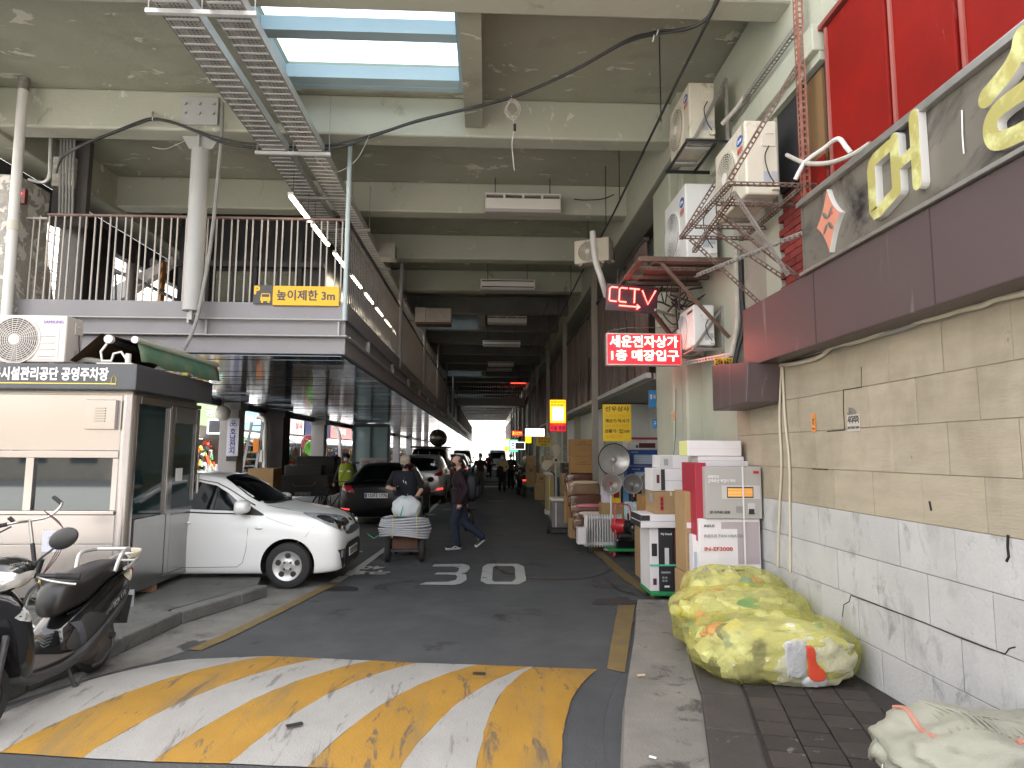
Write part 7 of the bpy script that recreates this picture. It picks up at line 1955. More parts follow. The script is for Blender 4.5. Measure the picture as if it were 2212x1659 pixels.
tag(MB().ell((-2.25, 30.0, 2.42), (.42, .5, .40), 18, 12, (0, .3, 0)).build('foil_sack', M('crumpled_foil', (.5, .44, .36), (.10, .08, .06), 3, .2, metal=.7, bump=.8, bscale=6), smooth=True), 'crumpled shiny sack on the roof of the black van', 'sack')
rear_car('dark saloon with a lit brake lamp beyond the van', SEDAN, 4.5, 1.82, 1.46, CARBLACK, -2.0, 35.5, 'dark_saloon', .32, smooth_poly([(-.62, 1.04), (-.55, 1.32), (.55, 1.32), (.62, 1.04)], 3), [[(.5, .8), (.85, .86), (.85, .98), (.55, .95)]], ('', .72), lit=[(.5, .80), (.85, .84), (.85, .90), (.5, .86)], holes=False)
rear_car('grey sport utility car fifth in the far row', SUV, 4.4, 1.84, 1.66, CARGREY, -2.1, 42, 'grey_suv', .36, [(-.62, 1.15), (-.58, 1.5), (.58, 1.5), (.62, 1.15)], [[(.6, .9), (.9, .95), (.9, 1.1), (.6, 1.05)]], ('', .8), holes=False)
rear_car('pale silver saloon sixth in the far row', SEDAN, 4.5, 1.82, 1.46, CARSILV, -2.1, 49, 'silver_saloon', .32, [(-.6, 1.04), (-.55, 1.32), (.55, 1.32), (.6, 1.04)], [[(.5, .8), (.85, .86), (.85, .98), (.55, .95)]], ('', .72), holes=False)
rear_car('grey van farthest in the row', VAN, 4.7, 1.80, 1.95, CARGREY, -2.2, 57, 'grey_van', .32, [(-.70, 1.15), (-.66, 1.75), (.66, 1.75), (.70, 1.15)], [[(.72, .8), (.86, .8), (.86, 1.2), (.74, 1.2)]], ('', .7), holes=False)
# pale van at the far end, facing the viewer
L2 = 4.8
t, b_ = car('pale blue van parked facing the camera at the far end of the lane', VAN, L2, 1.85, 2.0, M('pale_van_paint', (.5, .55, .58), rough=.3, coat=.6), (1.05, 64, .004), rad(-90), (.19, .80), .33, 'pale_van', None, holes=False)
front(t, b_, [(-.72, 1.15), (-.66, 1.75), (.66, 1.75), (.72, 1.15)], CARGLASS, 'windscreen', .01, .1)
front(t, b_, [(-.5, .45), (.5, .45), (.5, .65), (-.5, .65)], BLACKP, 'grille', .01, .1)

# -- small black cargo truck bed seen from behind
tk = thing('cargo_tricycle', 'small black cargo vehicle with a boxy rear bed behind the white car', 'cargo vehicle', (PY(655, 1050, 19.0).x, 19.0, .004), rad(4))
BTK = M('matt_black_truck', (.004, .004, .0045), (.007, .007, .007), 3, .6)
MB().box(-.80, .70, 0, 2.0, .50, .58).build('bed_floor', BTK, tk)
MB().box(-.80, .70, -.03, .03, .50, 1.10).build('tail_gate', BTK, tk, bevel=.012)
MB().box(-.80, -.76, .03, 2.0, .58, 1.08).build('bed_side', BTK, tk); MB().box(.66, .70, .03, 2.0, .58, 1.08).build('bed_side', BTK, tk)
MB().box(-.76, .35, .9, 1.5, .9, 1.36).build('cargo_box', BTK, tk, bevel=.04)
MB().tube([(-.28, -.05, .86), (-.22, -.07, .80), (.28, -.07, .80), (.36, -.05, .90)], .012, 6).build('gate_handle', M('dull_bronze', (.15, .12, .08), rough=.4), tk)
MB().box(-.22, .22, -.05, -.031, .52, .62).build('number_plate', M('dim_plate', (.12, .13, .15), rough=.4), tk)
text('서울 24', .07, INKG, tk, (0, -.053, .57), AX, AZ, .001)
for x in (-.55, .48): MB().lathe([(.001, -.09), (.24, -.1), (.28, -.05), (.28, .05), (.24, .1), (.001, .09)], (x, .5, .28), (1, 0, 0), 24).build('wheel', RUBBER, tk, True)
MB().box(-.7, .6, 2.0, 3.0, .4, 1.62).build('cab', BTK, tk, bevel=.08)
MB().box(-.95, -.82, .1, .5, .6, .9).build('side_basket', M('blue_grey_crate', (.05, .07, .10)), tk)
# black bicycle leaning by the vest man
b3_ = thing('bicycle', 'black bicycle parked between the cargo vehicle and the black saloon', 'bicycle', (PY(722, 1060, 18.0).x, 18.0, 0), rad(62))
bike_wheel(b3_, -.52, .33); bike_wheel(b3_, .52, .33)
MB().tube([(-.52, 0, .33), (-.1, 0, .30), (.38, 0, .75), (-.2, 0, .78), (-.1, 0, .30)], .018, 8).tube([(-.52, 0, .33), (-.2, 0, .76)], .012, 8).tube([(.52, 0, .33), (.36, 0, .90)], .016, 8).build('frame', BKF, b3_)
MB().tube([(.30, -.28, .98), (.36, -.1, .95), (.36, .1, .95), (.30, .28, .98)], .013, 8).build('handlebar', BKF, b3_); MB().ell((-.22, 0, .86), (.14, .08, .035)).build('saddle', RUBBER, b3_, True)
# -- people
import numpy as np
SKIN = M('skin', (.50, .30, .22), rough=.55); HAIR = M('dark_hair', (.02, .017, .015), rough=.6); HAIRG = M('grey_hair', (.18, .17, .16), rough=.7)
def cloth(n, c, r=.85): return M(n, c, tuple(v * .72 for v in c), 7, r, bump=.35, bscale=30)
class Body:
 def __init__(s, mats): s.p = []; s.mats = mats
 def cap(s, a, b, r0, r1, m): s.p.append(('c', Vector(a), Vector(b), r0, r1, m))
 def ell(s, c, r, m, rot=(0, 0, 0)): s.p.append(('e', Vector(c), Vector(r), Euler(rot).to_matrix(), 0, m))
 def build(s, par, vox):
  mb = MB()
  for p in s.p:
   if p[0] == 'c':
    _, a, b, r0, r1, m = p
    mb.cyl(a, b, r0, r1, 14); mb.ell(a, (r0,) * 3, 12, 8); mb.ell(b, (r1,) * 3, 12, 8)
   else:
    _, c, r, q, _, m = p
    n0 = len(mb.v); mb.ell(c, r, 18, 12, q.to_euler())
  o = bpy.data.objects.new('body', mb.mesh('body', None))
  rm = o.modifiers.new('remesh', 'REMESH'); rm.mode = 'VOXEL'; rm.voxel_size = vox
  sm = o.modifiers.new('smooth', 'SMOOTH'); sm.factor = .5; sm.iterations = 3
  freeze(o)
  me = o.data; me.materials.clear()
  for m in s.mats: me.materials.append(m)
  nf = len(me.polygons); cen = np.empty(nf * 3); me.polygons.foreach_get('center', cen); cen = cen.reshape(-1, 3)
  best = np.full(nf, 1e9); mi = np.zeros(nf, dtype=np.int32)
  for p in s.p:
   if p[0] == 'c':
    a, b = np.array(p[1]), np.array(p[2]); ab = b - a; t = np.clip(((cen - a) @ ab) / max(1e-9, ab @ ab), 0, 1)
    d = np.linalg.norm(cen - a - t[:, None] * ab, axis=1) - (p[3] + (p[4] - p[3]) * t)
   else:
    q = np.array(p[3]); l = (cen - np.array(p[1])) @ q; r = np.array(p[2])
    d = (np.linalg.norm(l / r, axis=1) - 1) * r.min()
   k = d < best; best[k] = d[k]; mi[k] = p[5]
  me.polygons.foreach_set('material_index', mi)
  me.polygons.foreach_set('use_smooth', [True] * nf)
  COL.objects.link(o); o.parent = par
  return o
def hand(b, w, fdir, pdir, k, m, curl=.5):
 """palm at wrist w, fingers along fdir curling towards pdir"""
 w = Vector(w); f = Vector(fdir).normalized(); p = Vector(pdir); p = (p - f * p.dot(f)).normalized(); sdv = f.cross(p)
 b.cap(w, w + f * .055 * k, .026 * k, .036 * k, m)
 b.ell(w + f * .06 * k, (.040 * k, .040 * k, .040 * k), m)
 for i, L in enumerate((.070, .080, .075, .058)):
  a = w + f * .085 * k + sdv * (.030 - .020 * i) * k
  m1 = a + (f * (1 - curl * .4) + p * curl * .6) * L * .5 * k; e = m1 + (f * (1 - curl) + p * curl) * L * .5 * k
  b.cap(a, m1, .0105 * k, .010 * k, m); b.cap(m1, e, .010 * k, .0085 * k, m)
 a = w + f * .03 * k + sdv * .035 * k; e = a + (f * .7 + sdv * .5 + p * .5).normalized() * .055 * k
 b.cap(a, e, .013 * k, .010 * k, m)
def person(label, loc, rz, S, mats, J, group=None, vox=.012, shoes=True, sleeve='long', head_tilt=0.0, head_turn=0.0, hair=HAIR, mask=None, cap=None, glove=(None, None), chest=1.0, bald=False):
 """local: y forward, x to the person's right, z up.  mats: skin, top, trousers, shoe, sole.  J: joints in metres for stature S"""
 t = thing('person', label, 'person', loc, rz, group)
 b = Body([SKIN, mats[0], mats[1], mats[2], mats[3] if len(mats) > 3 else mats[2], glove[0] or SKIN, glove[1] or SKIN])
 k = S / 1.70
 lean = Vector(J.get('lean', (0, 0, 0)))
 P = lambda x, y, z: Vector((x * k, y * k, z * k)) + lean * (z / 1.45 if z < 1.45 else 1) * k
 # trunk
 b.ell(P(0, 0, .93), (.165 * k, .118 * k, .13 * k), 2); b.ell(P(0, .005, 1.08), (.160 * k * chest, .115 * k * chest, .15 * k), 1)
 b.ell(P(0, .0, 1.24), (.178 * k * chest, .122 * k * chest, .17 * k), 1); b.ell(P(0, -.01, 1.36), (.175 * k, .10 * k, .09 * k), 1)
 b.cap(P(-.16, -.01, 1.385), P(.16, -.01, 1.385), .058 * k, .058 * k, 1); b.cap(P(0, -.01, 1.38), P(0, .012, 1.50), .058 * k, .050 * k, 0); b.cap(P(0, -.015, 1.39), P(0, -.01, 1.43), .078 * k, .060 * k, 1)
 b.ell(P(0, 0, .99), (.172 * k * chest, .125 * k * chest, .075 * k), 1)
 # head
 q = Euler((head_tilt, 0, head_turn)).to_matrix(); hc = P(0, .025, 1.505); H_ = lambda x, y, z: hc + q @ Vector((x * k, y * k, z * k))
 b.ell(H_(0, .005, .10), (.074 * k, .094 * k, .108 * k), 0, (head_tilt, 0, head_turn)); b.ell(H_(0, .035, .045), (.056 * k, .066 * k, .062 * k), 0, (head_tilt, 0, head_turn))
 b.cap(H_(0, .10, .105), H_(0, .112, .075), .010 * k, .016 * k, 0)
 for s in (-1, 1): b.ell(H_(s * .078, -.005, .085), (.012 * k, .022 * k, .034 * k), 0)
 # legs
 for s, n in ((-1, 'L'), (1, 'R')):
  hip = P(s * .088, 0, .90); kn = Vector(J['knee' + n]) * k; an = Vector(J['ankle' + n]) * k; toe = Vector(J['toe' + n]) * k
  b.cap(hip, kn, .098 * k, .080 * k, 2); b.cap(kn, an + Vector((0, 0, .03)) * k, .078 * k, .070 * k, 2)
  d = (toe - an); hl = an - d.normalized() * .05 * k; hl.z = min(hl.z, an.z)
  up = Vector((0, 0, .02 * k))
  b.cap(hl + Vector((0, 0, -.035)) * k + up, toe + up, .040 * k, .036 * k, 3); b.cap(an + Vector((0, 0, .01)) * k, hl.lerp(toe, .4) + up, .045 * k, .038 * k, 3)
  b.cap(hl + Vector((0, 0, -.052)) * k + up, toe + Vector((0, .012, -.020)) * k + up, .036 * k, .034 * k, 4)
  # arms
  sh = P(s * .195, -.01, 1.385); el = Vector(J['elbow' + n]) * k; wr = Vector(J['wrist' + n]) * k
  b.cap(sh, el, .060 * k, .048 * k, 1)
  if sleeve == 'long': b.cap(el, wr, .048 * k, .040 * k, 1)
  else: b.cap(sh.lerp(el, .8), el, .043 * k, .042 * k, 0); b.cap(el, wr, .043 * k, .030 * k, 0)
  hand(b, wr, J.get('hdir' + n, wr - el), J.get('pdir' + n, (-s, .3, 0)), k, 5 if n == 'L' else 6, J.get('curl' + n, .5))
 b.build(t, vox)
 # hair, mask, cap, eyes
 if hair:
  hb = MB(); hb.ell(H_(0, -.012, .118), (.080 * k, .094 * k, .102 * k), 20, 14, (head_tilt, 0, head_turn))
  cut = 1.0
  o = hb.mesh('hair', hair, True); bm = bmesh.new(); bm.from_mesh(o)
  qi = q.inverted(); dele = []
  for v in bm.verts:
   l = qi @ (v.co - hc) / k
   fr_ = .062 if not bald else .0
   if (l.y > fr_ - max(0, (l.z - .13)) * (.0 if not bald else 1.2) and l.z < .185) or l.z < (.055 if l.y < 0 else .10) or (bald and l.y > -.02 and l.z > .15): dele.append(v)
  bmesh.ops.delete(bm, geom=dele, context='VERTS'); bm.to_mesh(o); bm.free()
  ho = place('hair', o, t); sm = ho.modifiers.new('solid', 'SOLIDIFY'); sm.thickness = .012 * k; sm.offset = 0
 for s in (-1, 1): MB().ell(H_(s * .030, .090, .105), (.011 * k, .006 * k, .006 * k), 8, 6).build('eye', HAIR, t, True)
 if mask:
  mb = MB(); mb.ell(H_(0, .050, .058), (.066 * k, .070 * k, .060 * k), 16, 10, (head_tilt, 0, head_turn)); mb.build('face_mask', mask, t, True)
  mb = MB()
  for s in (-1, 1): mb.tube([H_(s * .055, .06, .07), H_(s * .076, .02, .085), H_(s * .082, -.01, .09)], .003 * k, 5)
  mb.build('mask_strap', mask, t)
 if cap:
  c = MB(); c.lathe([(.086, 0), (.090, .03), (.080, .075), (.045, .105), (.001, .112)], (0, 0, 0), (0, 0, 1), 22)
  c.v = [tuple(H_(v[0] * .98, v[1] * 1.14 - .006, v[2] + .118)) for v in c.v]; co_ = c.build('cap', cap, t, True)
  c = MB(); P2 = []
  for i in range(13):
   a = rad(25 + i * 130 / 12); P2 += [H_(math.cos(a) * .083, math.sin(a) * .095, .126), H_(math.cos(a) * .088, math.sin(a) * .095 + .072 * math.sin(a) ** 1.2, .112)]
  F = [(2 * i, 2 * i + 1, 2 * i + 3, 2 * i + 2) for i in range(12)]
  o = c.add(P2, F).build('cap_brim', cap, t, True); sm = o.modifiers.new('solid', 'SOLIDIFY'); sm.thickness = .006
 return t, P, H_, k
STAND = dict(kneeL=(-.095, .02, .49), ankleL=(-.10, 0, .085), toeL=(-.12, .16, .035), kneeR=(.095, .02, .49), ankleR=(.10, 0, .085), toeR=(.12, .16, .035),
             elbowL=(-.25, -.02, 1.12), wristL=(-.26, .06, .88), elbowR=(.25, -.02, 1.12), wristR=(.26, .06, .88))
BLKM = M('black_mask', (.012, .012, .013), rough=.8); WHTM_ = M('white_mask', (.72, .73, .74), rough=.7)
TSH = cloth('black_tshirt', (.006, .006, .007)); NAVYV = cloth('navy_vest', (.006, .008, .017)); JEANS = cloth('blue_jeans', (.014, .024, .045)); DARKT = cloth('dark_trousers', (.007, .007, .008)); MAROON = cloth('maroon_jacket', (.020, .005, .010)); KHAKI = cloth('khaki_cap', (.46, .40, .32)); SHOE = M('black_shoe', (.015, .015, .015), rough=.6); SOLE = M('white_sole', (.68, .68, .66), rough=.6); REDG = cloth('red_glove', (.35, .02, .025))

# the man with the cart (faces the camera)
J = dict(STAND); J.update(kneeL=(-.10, .06, .49), kneeR=(.10, .03, .49), elbowL=(-.30, .07, 1.12), wristL=(-.21, .30, 1.02 - .06), hdirL=(.15, .9, -.5), curlL=.85, elbowR=(.31, .05, 1.15), wristR=(.17, .27, 1.13), hdirR=(-.8, .55, .12), pdirR=(0, .3, 1), curlR=.75, lean=(0, .03, 0))
cm_, Pf, Hf, k = person('man in khaki cap and navy vest looking at his phone behind the hand cart', (-1.45, 11.75, .004), rad(180), 1.70, [TSH, DARKT, SHOE], J, None, .010, sleeve='short', head_tilt=-.32, mask=BLKM, cap=KHAKI, glove=(REDG, None), chest=1.04)
# vest: shell over the trunk
def shell(t, Pf, k, m, name='vest', z0=.86, z1=1.44, grow=1.075, collar=True, armhole=True, open_front=False):
 rings = []
 for z in [z0 + (z1 - z0) * i / 12 for i in range(13)]:
  w = .178 + .012 * math.sin((z - .9) * 5); d = .130
  if z > 1.30: w = .185 - (z - 1.30) * .35; d = .130 - (z - 1.30) * .25
  rings.append(sup_ring(Pf(0, 0, z), Vector((1, 0, 0)), Vector((0, 1, 0)), w * k * grow, d * k * grow, 2.5, 28))
 o = loft(rings, False).build(name, m, t, smooth=True); sm = o.modifiers.new('solid', 'SOLIDIFY'); sm.thickness = .014; sm.offset = 1
 return o
shell(cm_, Pf, k, NAVYV)
for dx, z in ((-.07, 1.20), (.07, 1.20), (-.09, 1.0), (.09, 1.0)): MB().cbox(Pf(dx, .152, z), (.10, .012, .11)).build('vest_pocket', NAVYV, cm_, bevel=.006)
for dx, z in ((-.03, 1.24), (.01, 1.26), (-.07, 1.02)): MB().cbox(Pf(dx, .163, z), (.009, .008, .05), (0, .25, 0)).build('zip_pull', ALU, cm_)
MB().cyl(Pf(0, .150, .90), Pf(0, .148, 1.34), .005, n=6).build('zip', STEELD, cm_)
ph = tag(MB().cbox((0, 0, 0), (.072, .012, .145), (rad(-55), 0, .2)).build('phone', BLACKG, bevel=.004), 'dark phone held up by the man behind the cart', 'phone')
ph.location = (-1.45 - .085, 11.75 - .375, 1.165)

# hand cart and its load
ct = thing('hand_cart', 'two wheeled hand cart with a brown box base pushed up the lane', 'cart', (-1.32, 10.86, .004), rad(2))
for s in (-1, 1):
 MB().lathe([(.115, -.035), (.165, -.045), (.19, -.02), (.19, .02), (.165, .045), (.115, .035)], (s * .275, 0, .19), (1, 0, 0), 26).build('tyre', RUBBER, ct, True)
 MB().lathe([(.001, -.02), (.12, -.025), (.12, .025), (.001, .02)], (s * .275, 0, .19), (1, 0, 0), 18).build('wheel_hub', STEELD, ct)
MB().cyl((-.27, 0, .19), (.27, 0, .19), .012, n=8).build('axle', STEELD, ct)
MB().box(-.21, .21, -.06, .20, .20, .42).build('box_base', M('brown_crate', (.075, .035, .02), (.12, .065, .04), 7, .8, bump=.3), ct, bevel=.012)
MB().box(-.22, .22, -.09, -.06, .17, .20).build('toe_plate', STEELD, ct)
mb = MB()
for s in (-1, 1): mb.tube(spline([(s * .22, .02, .22), (s * .22, .22, .60), (s * .23, .45, .93), (s * .23, .55, 1.0)], 5), .014, 8)
mb.tube([(-.23, .55, 1.0), (.23, .55, 1.0)], .014, 8); mb.build('push_handle', STEELD, ct, True)
hs_ = thing('hose_bundle', 'flattened coil of grey corrugated hose tied with yellow cord on the hand cart', 'hose coil', (-1.34, 10.92, 0), 0)
HOSE = M('grey_hose', (.50, .51, .54), (.40, .41, .44), 30, .45)
for lay in range(8):
 for rr_ in range(2):
  P = []
  for i in range(40):
   a = 2 * math.pi * i / 40
   sag = .05 * math.cos(a) ** 2 * (-1 if lay < 4 else -.6)
   P.append((math.cos(a) * (.425 - .05 * rr_ - .012 * abs(lay - 3)), math.sin(a) * (.27 - .05 * rr_), .445 + lay * .037 + sag + .018 * math.sin(2 * a + lay * .4)))
  MB().tube(P, .0168, 8, closed=True).build('hose_loop', HOSE, hs_, True)
for x, c in ((-.16, 1), (.22, 1)): MB().tube([(x, -.31, .42), (x + .01, -.315, .58), (x, -.29, .74), (x, 0, .77), (x, .25, .72)], .006, 5).build('yellow_cord', M('yellow_cord', (.7, .6, .18), rough=.6), hs_)
MB().tube([(-.36, -.25, .46), (-.46, -.26, .40), (-.56, -.26, .47)], .006, 5).build('green_cord', M('green_cord', (.08, .42, .28), rough=.6), hs_)
import mathutils
from mathutils import noise as mnoise
def lumpy(c, r, seed, amp=.06, freq=2.0, nu=64, nv=36, p=2.4, flat=None, wr=.02, wf=7, sx=(1, 1, 1)):
 mb = MB(); P = []; c = Vector(c)
 for i in range(nv + 1):
  tt = -math.pi / 2 + math.pi * i / nv
  for j in range(nu):
   a = 2 * math.pi * j / nu
   ct_, st_ = math.cos(tt), math.sin(tt); ca_, sa_ = math.cos(a), math.sin(a)
   e = 2 / p
   f = lambda v: math.copysign(abs(v) ** e, v)
   d = Vector((f(ct_) * f(ca_), f(ct_) * f(sa_), f(st_)))
   q = Vector((d.x * sx[0], d.y * sx[1], d.z * sx[2])) * freq + Vector((seed * 7.1, seed * 3.3, seed))
   n_ = mnoise.fractal(q, 1.0, 2.0, 3) * amp
   w_ = (.5 - abs(mnoise.noise(q * (wf / freq) + Vector((3, 1, 7))))) * wr
   v = Vector((d.x * r[0], d.y * r[1], d.z * r[2])) * (1 + n_ + w_)
   if flat is not None and v.z < flat: v.z = flat + (v.z - flat) * .12
   P.append(c + v)
 F = []
 for i in range(nv):
  for j in range(nu): F.append((i * nu + j, i * nu + (j + 1) % nu, (i + 1) * nu + (j + 1) % nu, (i + 1) * nu + j))
 return mb.add(P, F)
ws_ = thing('white_sack', 'white woven sack tied with green string sitting on the hose coil', 'sack', (-1.33, 11.0, .72))
lumpy((0, 0, .13), (.235, .20, .20), 3, .10, 2.2, 40, 24, 2.3, -.13).build('sack_cloth', M('white_woven', (.62, .66, .68), (.54, .58, .60), 40, .7, bump=.2), ws_, True)
MB().tube([(-.08, -.205, -.01), (-.04, -.21, .14), (0, -.13, .30), (.01, 0, .335)], .009, 5).build('green_string', M('green_cord', (.08, .42, .28)), ws_)

# the man crossing in profile (walks to the left)
J = dict(kneeL=(-.09, .20, .50), ankleL=(-.09, .16, .085), toeL=(-.10, .33, .035), kneeR=(.09, -.04, .47), ankleR=(.10, -.36, .20), toeR=(.11, -.27, .055),
         elbowL=(-.26, -.07, 1.10), wristL=(-.25, .05, .86), elbowR=(.26, -.10, 1.12), wristR=(.26, -.06, .84), lean=(0, .07, 0), curlL=.85, curlR=.9, hdirL=(0, .1, -1), hdirR=(0, 0, -1))
J['kneeL'] = (-.09, .15, .50); J['ankleL'] = (-.09, .09, .085); J['toeL'] = (-.10, .26, .035)
wm_, Pf2, Hf2, k2 = person('man in maroon jacket and blue jeans walking left across the lane with a backpack', (-.44, 12.15, .004), rad(90), 1.70, [MAROON, JEANS, SHOE, SOLE], J, None, .010, head_tilt=-.12, hair=HAIR, mask=BLKM, bald=True, chest=1.06)
MB().tube([Pf2(-.138, .17, .055), Pf2(-.14, .10, .085), Pf2(-.138, .06, .05)], .008, 5).tube([(.155, -.30, .10), (.155, -.33, .16), (.15, -.28, .17)], .008, 5).build('shoe_stripe', SOLE, wm_)
hd = shell(wm_, Pf2, k2, MAROON, 'jacket_hem', .84, 1.10, 1.06)
hdm = MB().ell(Pf2(0, -.06, 1.44), (.10, .07, .05), 14, 8, (.4, 0, 0)).build('jacket_hood', MAROON, wm_, True)
bpk = thing('backpack', 'dark navy backpack on the back of the man crossing the lane', 'backpack', (-.44, 12.15, .004), rad(90))
lumpy(Pf2(0, -.21, 1.14), (.16, .125, .26), 5, .06, 2, 36, 22, 2.8).build('pack_body', cloth('navy_backpack', (.005, .006, .010), .6), bpk, smooth=True)
lumpy(Pf2(0, -.315, 1.05), (.12, .05, .13), 6, .05, 2, 24, 14, 3).build('pack_pocket', MATS['navy_backpack'], bpk, True)
for s in (-1, 1): MB().tube(spline([Pf2(s * .10, -.12, 1.36), Pf2(s * .115, -.03, 1.455), Pf2(s * .125, .10, 1.36), Pf2(s * .14, .13, 1.2), Pf2(s * .17, .02, 1.05), Pf2(s * .13, -.11, 1.0)], 5), .016, 6).build('pack_strap', BLACKP, bpk, True)
bgp = thing('carrier_bag', 'shiny black plastic bag carried by the man in the maroon jacket', 'bag', (-.44, 12.15, .004), rad(90))
lumpy((.26, -.10, .50), (.07, .10, .19), 8, .16, 2.4, 30, 20, 2.2, None, .08).build('bag_film', M('black_film', (.018, .018, .02), rough=.25), bgp, True)
MB().tube(spline([(.26, -.11, .66), (.26, -.08, .74), (.265, -.06, .80)], 4), .014, 6).tube(spline([(.26, -.11, .68), (.27, -.20, .71), (.26, -.24, .70)], 4), .010, 6).build('bag_handle', MATS['black_film'], bgp)

# farther people
WLK = dict(STAND); WLK.update(kneeL=(-.09, .10, .49), ankleL=(-.09, .14, .09), toeL=(-.10, .30, .04), kneeR=(.09, .02, .48), ankleR=(.09, -.16, .12), toeR=(.10, -.03, .045))
person('man in dark red shirt and grey cap walking towards the camera down the lane', (-.28, 28.4, .004), rad(178), 1.70, [cloth('dark_red_shirt', (.035, .010, .009)), cloth('grey_trousers', (.08, .085, .085)), SHOE], WLK | dict(elbowL=(-.30, .0, 1.12), wristL=(-.33, .08, .90), elbowR=(.30, 0, 1.12), wristR=(.33, .05, .90)), 'people walking down the lane', .022, mask=WHTM_, cap=cloth('grey_cap', (.22, .22, .22)), chest=1.08)
wo, Pw, Hw, kw = person('woman in cream jumper and black trousers carrying a black jacket', (.68, 29.0, .004), rad(185), 1.66, [cloth('cream_jumper', (.50, .40, .27)), DARKT, SHOE], WLK | dict(elbowR=(.27, .02, 1.14), wristR=(.12, .20, 1.06), elbowL=(-.27, .02, 1.13), wristL=(-.12, .20, 1.03)), 'people walking down the lane', .022, mask=WHTM_)
MB().ell(Hw(0, -.03, .06), (.088, .075, .13), 16, 10).build('hair_bob', HAIR, wo, True)
jk = thing('jacket', 'black jacket hanging over the arm of the woman in cream', 'jacket', (.68, 29.0, .004), rad(185))
lumpy((.12, .20, .92), (.16, .09, .26), 9, .2, 2, 24, 16, 2.3).build('jacket_cloth', DARKT, jk, True)
person('man in dark clothes and mask standing behind the parked delivery scooter', (1.18, 32.0, .004), rad(150), 1.68, [cloth('charcoal_coat', (.03, .03, .035)), DARKT, SHOE], STAND, 'people walking down the lane', .024, mask=WHTM_)
person('man in red top in the distance beyond the woman', (.15, 44.0, .004), rad(180), 1.68, [cloth('faded_red_top', (.25, .04, .05)), DARKT, SHOE], WLK, 'people walking down the lane', .03)
VESTY = M('hi_vis_yellow', (.30, .40, .02), (.24, .32, .02), 8, .7)
vw, Pv, Hv, kv = person('worker in yellow reflective vest and black knit cap beside the black saloon', (-3.95, 18.6, .004), rad(172), 1.70, [cloth('dark_jacket', (.025, .025, .028)), DARKT, SHOE], STAND | dict(elbowL=(-.30, .03, 1.14), wristL=(-.31, .16, .92), elbowR=(.29, 0, 1.12), wristR=(.30, .12, .90)), None, .016, mask=WHTM_, hair=None)
MB().ell(Hv(0, -.008, .125), (.088, .105, .105), 20, 12).build('knit_cap', DARKT, vw, True)
shell(vw, Pv, kv, VESTY, 'reflective_vest', .82, 1.44, 1.10)
for s in (-1, 1): MB().cbox(Pv(s * .095, .148, 1.23), (.14, .012, .045)).build('reflective_band', M('reflective_tape', (.62, .66, .58), rough=.3), vw)
MB().bar(Pv(-.10, .15, 1.40), Pv(.12, .16, 1.0), .02, .008).build('bag_strap', BLACKP, vw)
# seated man with his back turned
SIT = dict(kneeL=(-.12, .38, .84), ankleL=(-.12, .40, .42), toeL=(-.12, .56, .38), kneeR=(.12, .38, .84), ankleR=(.12, .40, .42), toeR=(.12, .56, .38), elbowL=(-.27, .05, 1.12), wristL=(-.18, .28, 1.02), elbowR=(.27, .05, 1.12), wristR=(.18, .28, 1.02))
xs_ = PY(619, 1030, 22.2).x
person('man in navy padded jacket and grey cap sitting with his back to the lane', (xs_, 22.2, -.10), rad(-20), 1.70, [cloth('navy_padded', (.018, .024, .05)), JEANS, SHOE], SIT, None, .016, cap=MATS['grey_cap'], chest=1.15)
stl = thing('stool', 'tall stool under the seated man in the navy jacket', 'stool', (xs_, 22.2, 0), 0)
MB().cyl((0, 0, .62), (0, 0, .69), .19, n=20).build('seat', BLACKP, stl)
for a in range(4): MB().cyl((math.cos(a * 1.57 + .78) * .14, math.sin(a * 1.57 + .78) * .14, .62), (math.cos(a * 1.57 + .78) * .18, math.sin(a * 1.57 + .78) * .18, 0), .014, n=8).build('leg', STEELD, stl)
# -- goods along the right
def carton(label, x0, x1, y0, y1, z0, z1, m, front_=(), left_=(), name='carton', group='boxes stacked along the shopfront', rz=0, bevel=.006, tape=True, sidem=None):
 """front_/left_ prints: ('t', text, fx, fz, size, material, width) or ('r', fx0, fx1, fz0, fz1, material)"""
 t = thing(name, label, 'box', (x0, y0, z0), rz, group)
 w, d, h = x1 - x0, y1 - y0, z1 - z0
 MB().box(0, w, 0, d, 0, h).build('carton_body', m, t, bevel=bevel)
 if sidem: MB().box(-.003, -.0005, .004, d - .004, .004, h - .004).build('side_print', sidem, t)
 if tape: MB().box(w * .47, w * .53, -.0015, d + .0015, h - .05, h + .0015).build('tape', M('parcel_tape', (.55, .45, .30), rough=.3), t)
 for q, it in ((-1, front_), (1, left_)):
  lay = 0
  for e in it:
   lay += 1; off = .0022 + .0012 * lay
   if q < 0:
    if e[0] == 'r': MB().box(w * e[1], w * e[2], -off, -off + .0008, h * e[3], h * e[4]).build('printed_panel', e[5], t)
    else: text(e[1], h * e[4], e[5], t, (w * e[2], -off, h * e[3]), AX, AZ, .0008, h * e[4] * .02, width=w * e[6] if len(e) > 6 and e[6] else None)
   else:
    if e[0] == 'r': MB().box(-off - .003, -off - .0022, d * (1 - e[2]), d * (1 - e[1]), h * e[3], h * e[4]).build('printed_panel', e[5], t)
    else: text(e[1], h * e[4], e[5], t, (-off - .003, d * (1 - e[2]), h * e[3]), AN, AZ, .0008, h * e[4] * .02, width=d * e[6] if len(e) > 6 and e[6] else None)
 return t
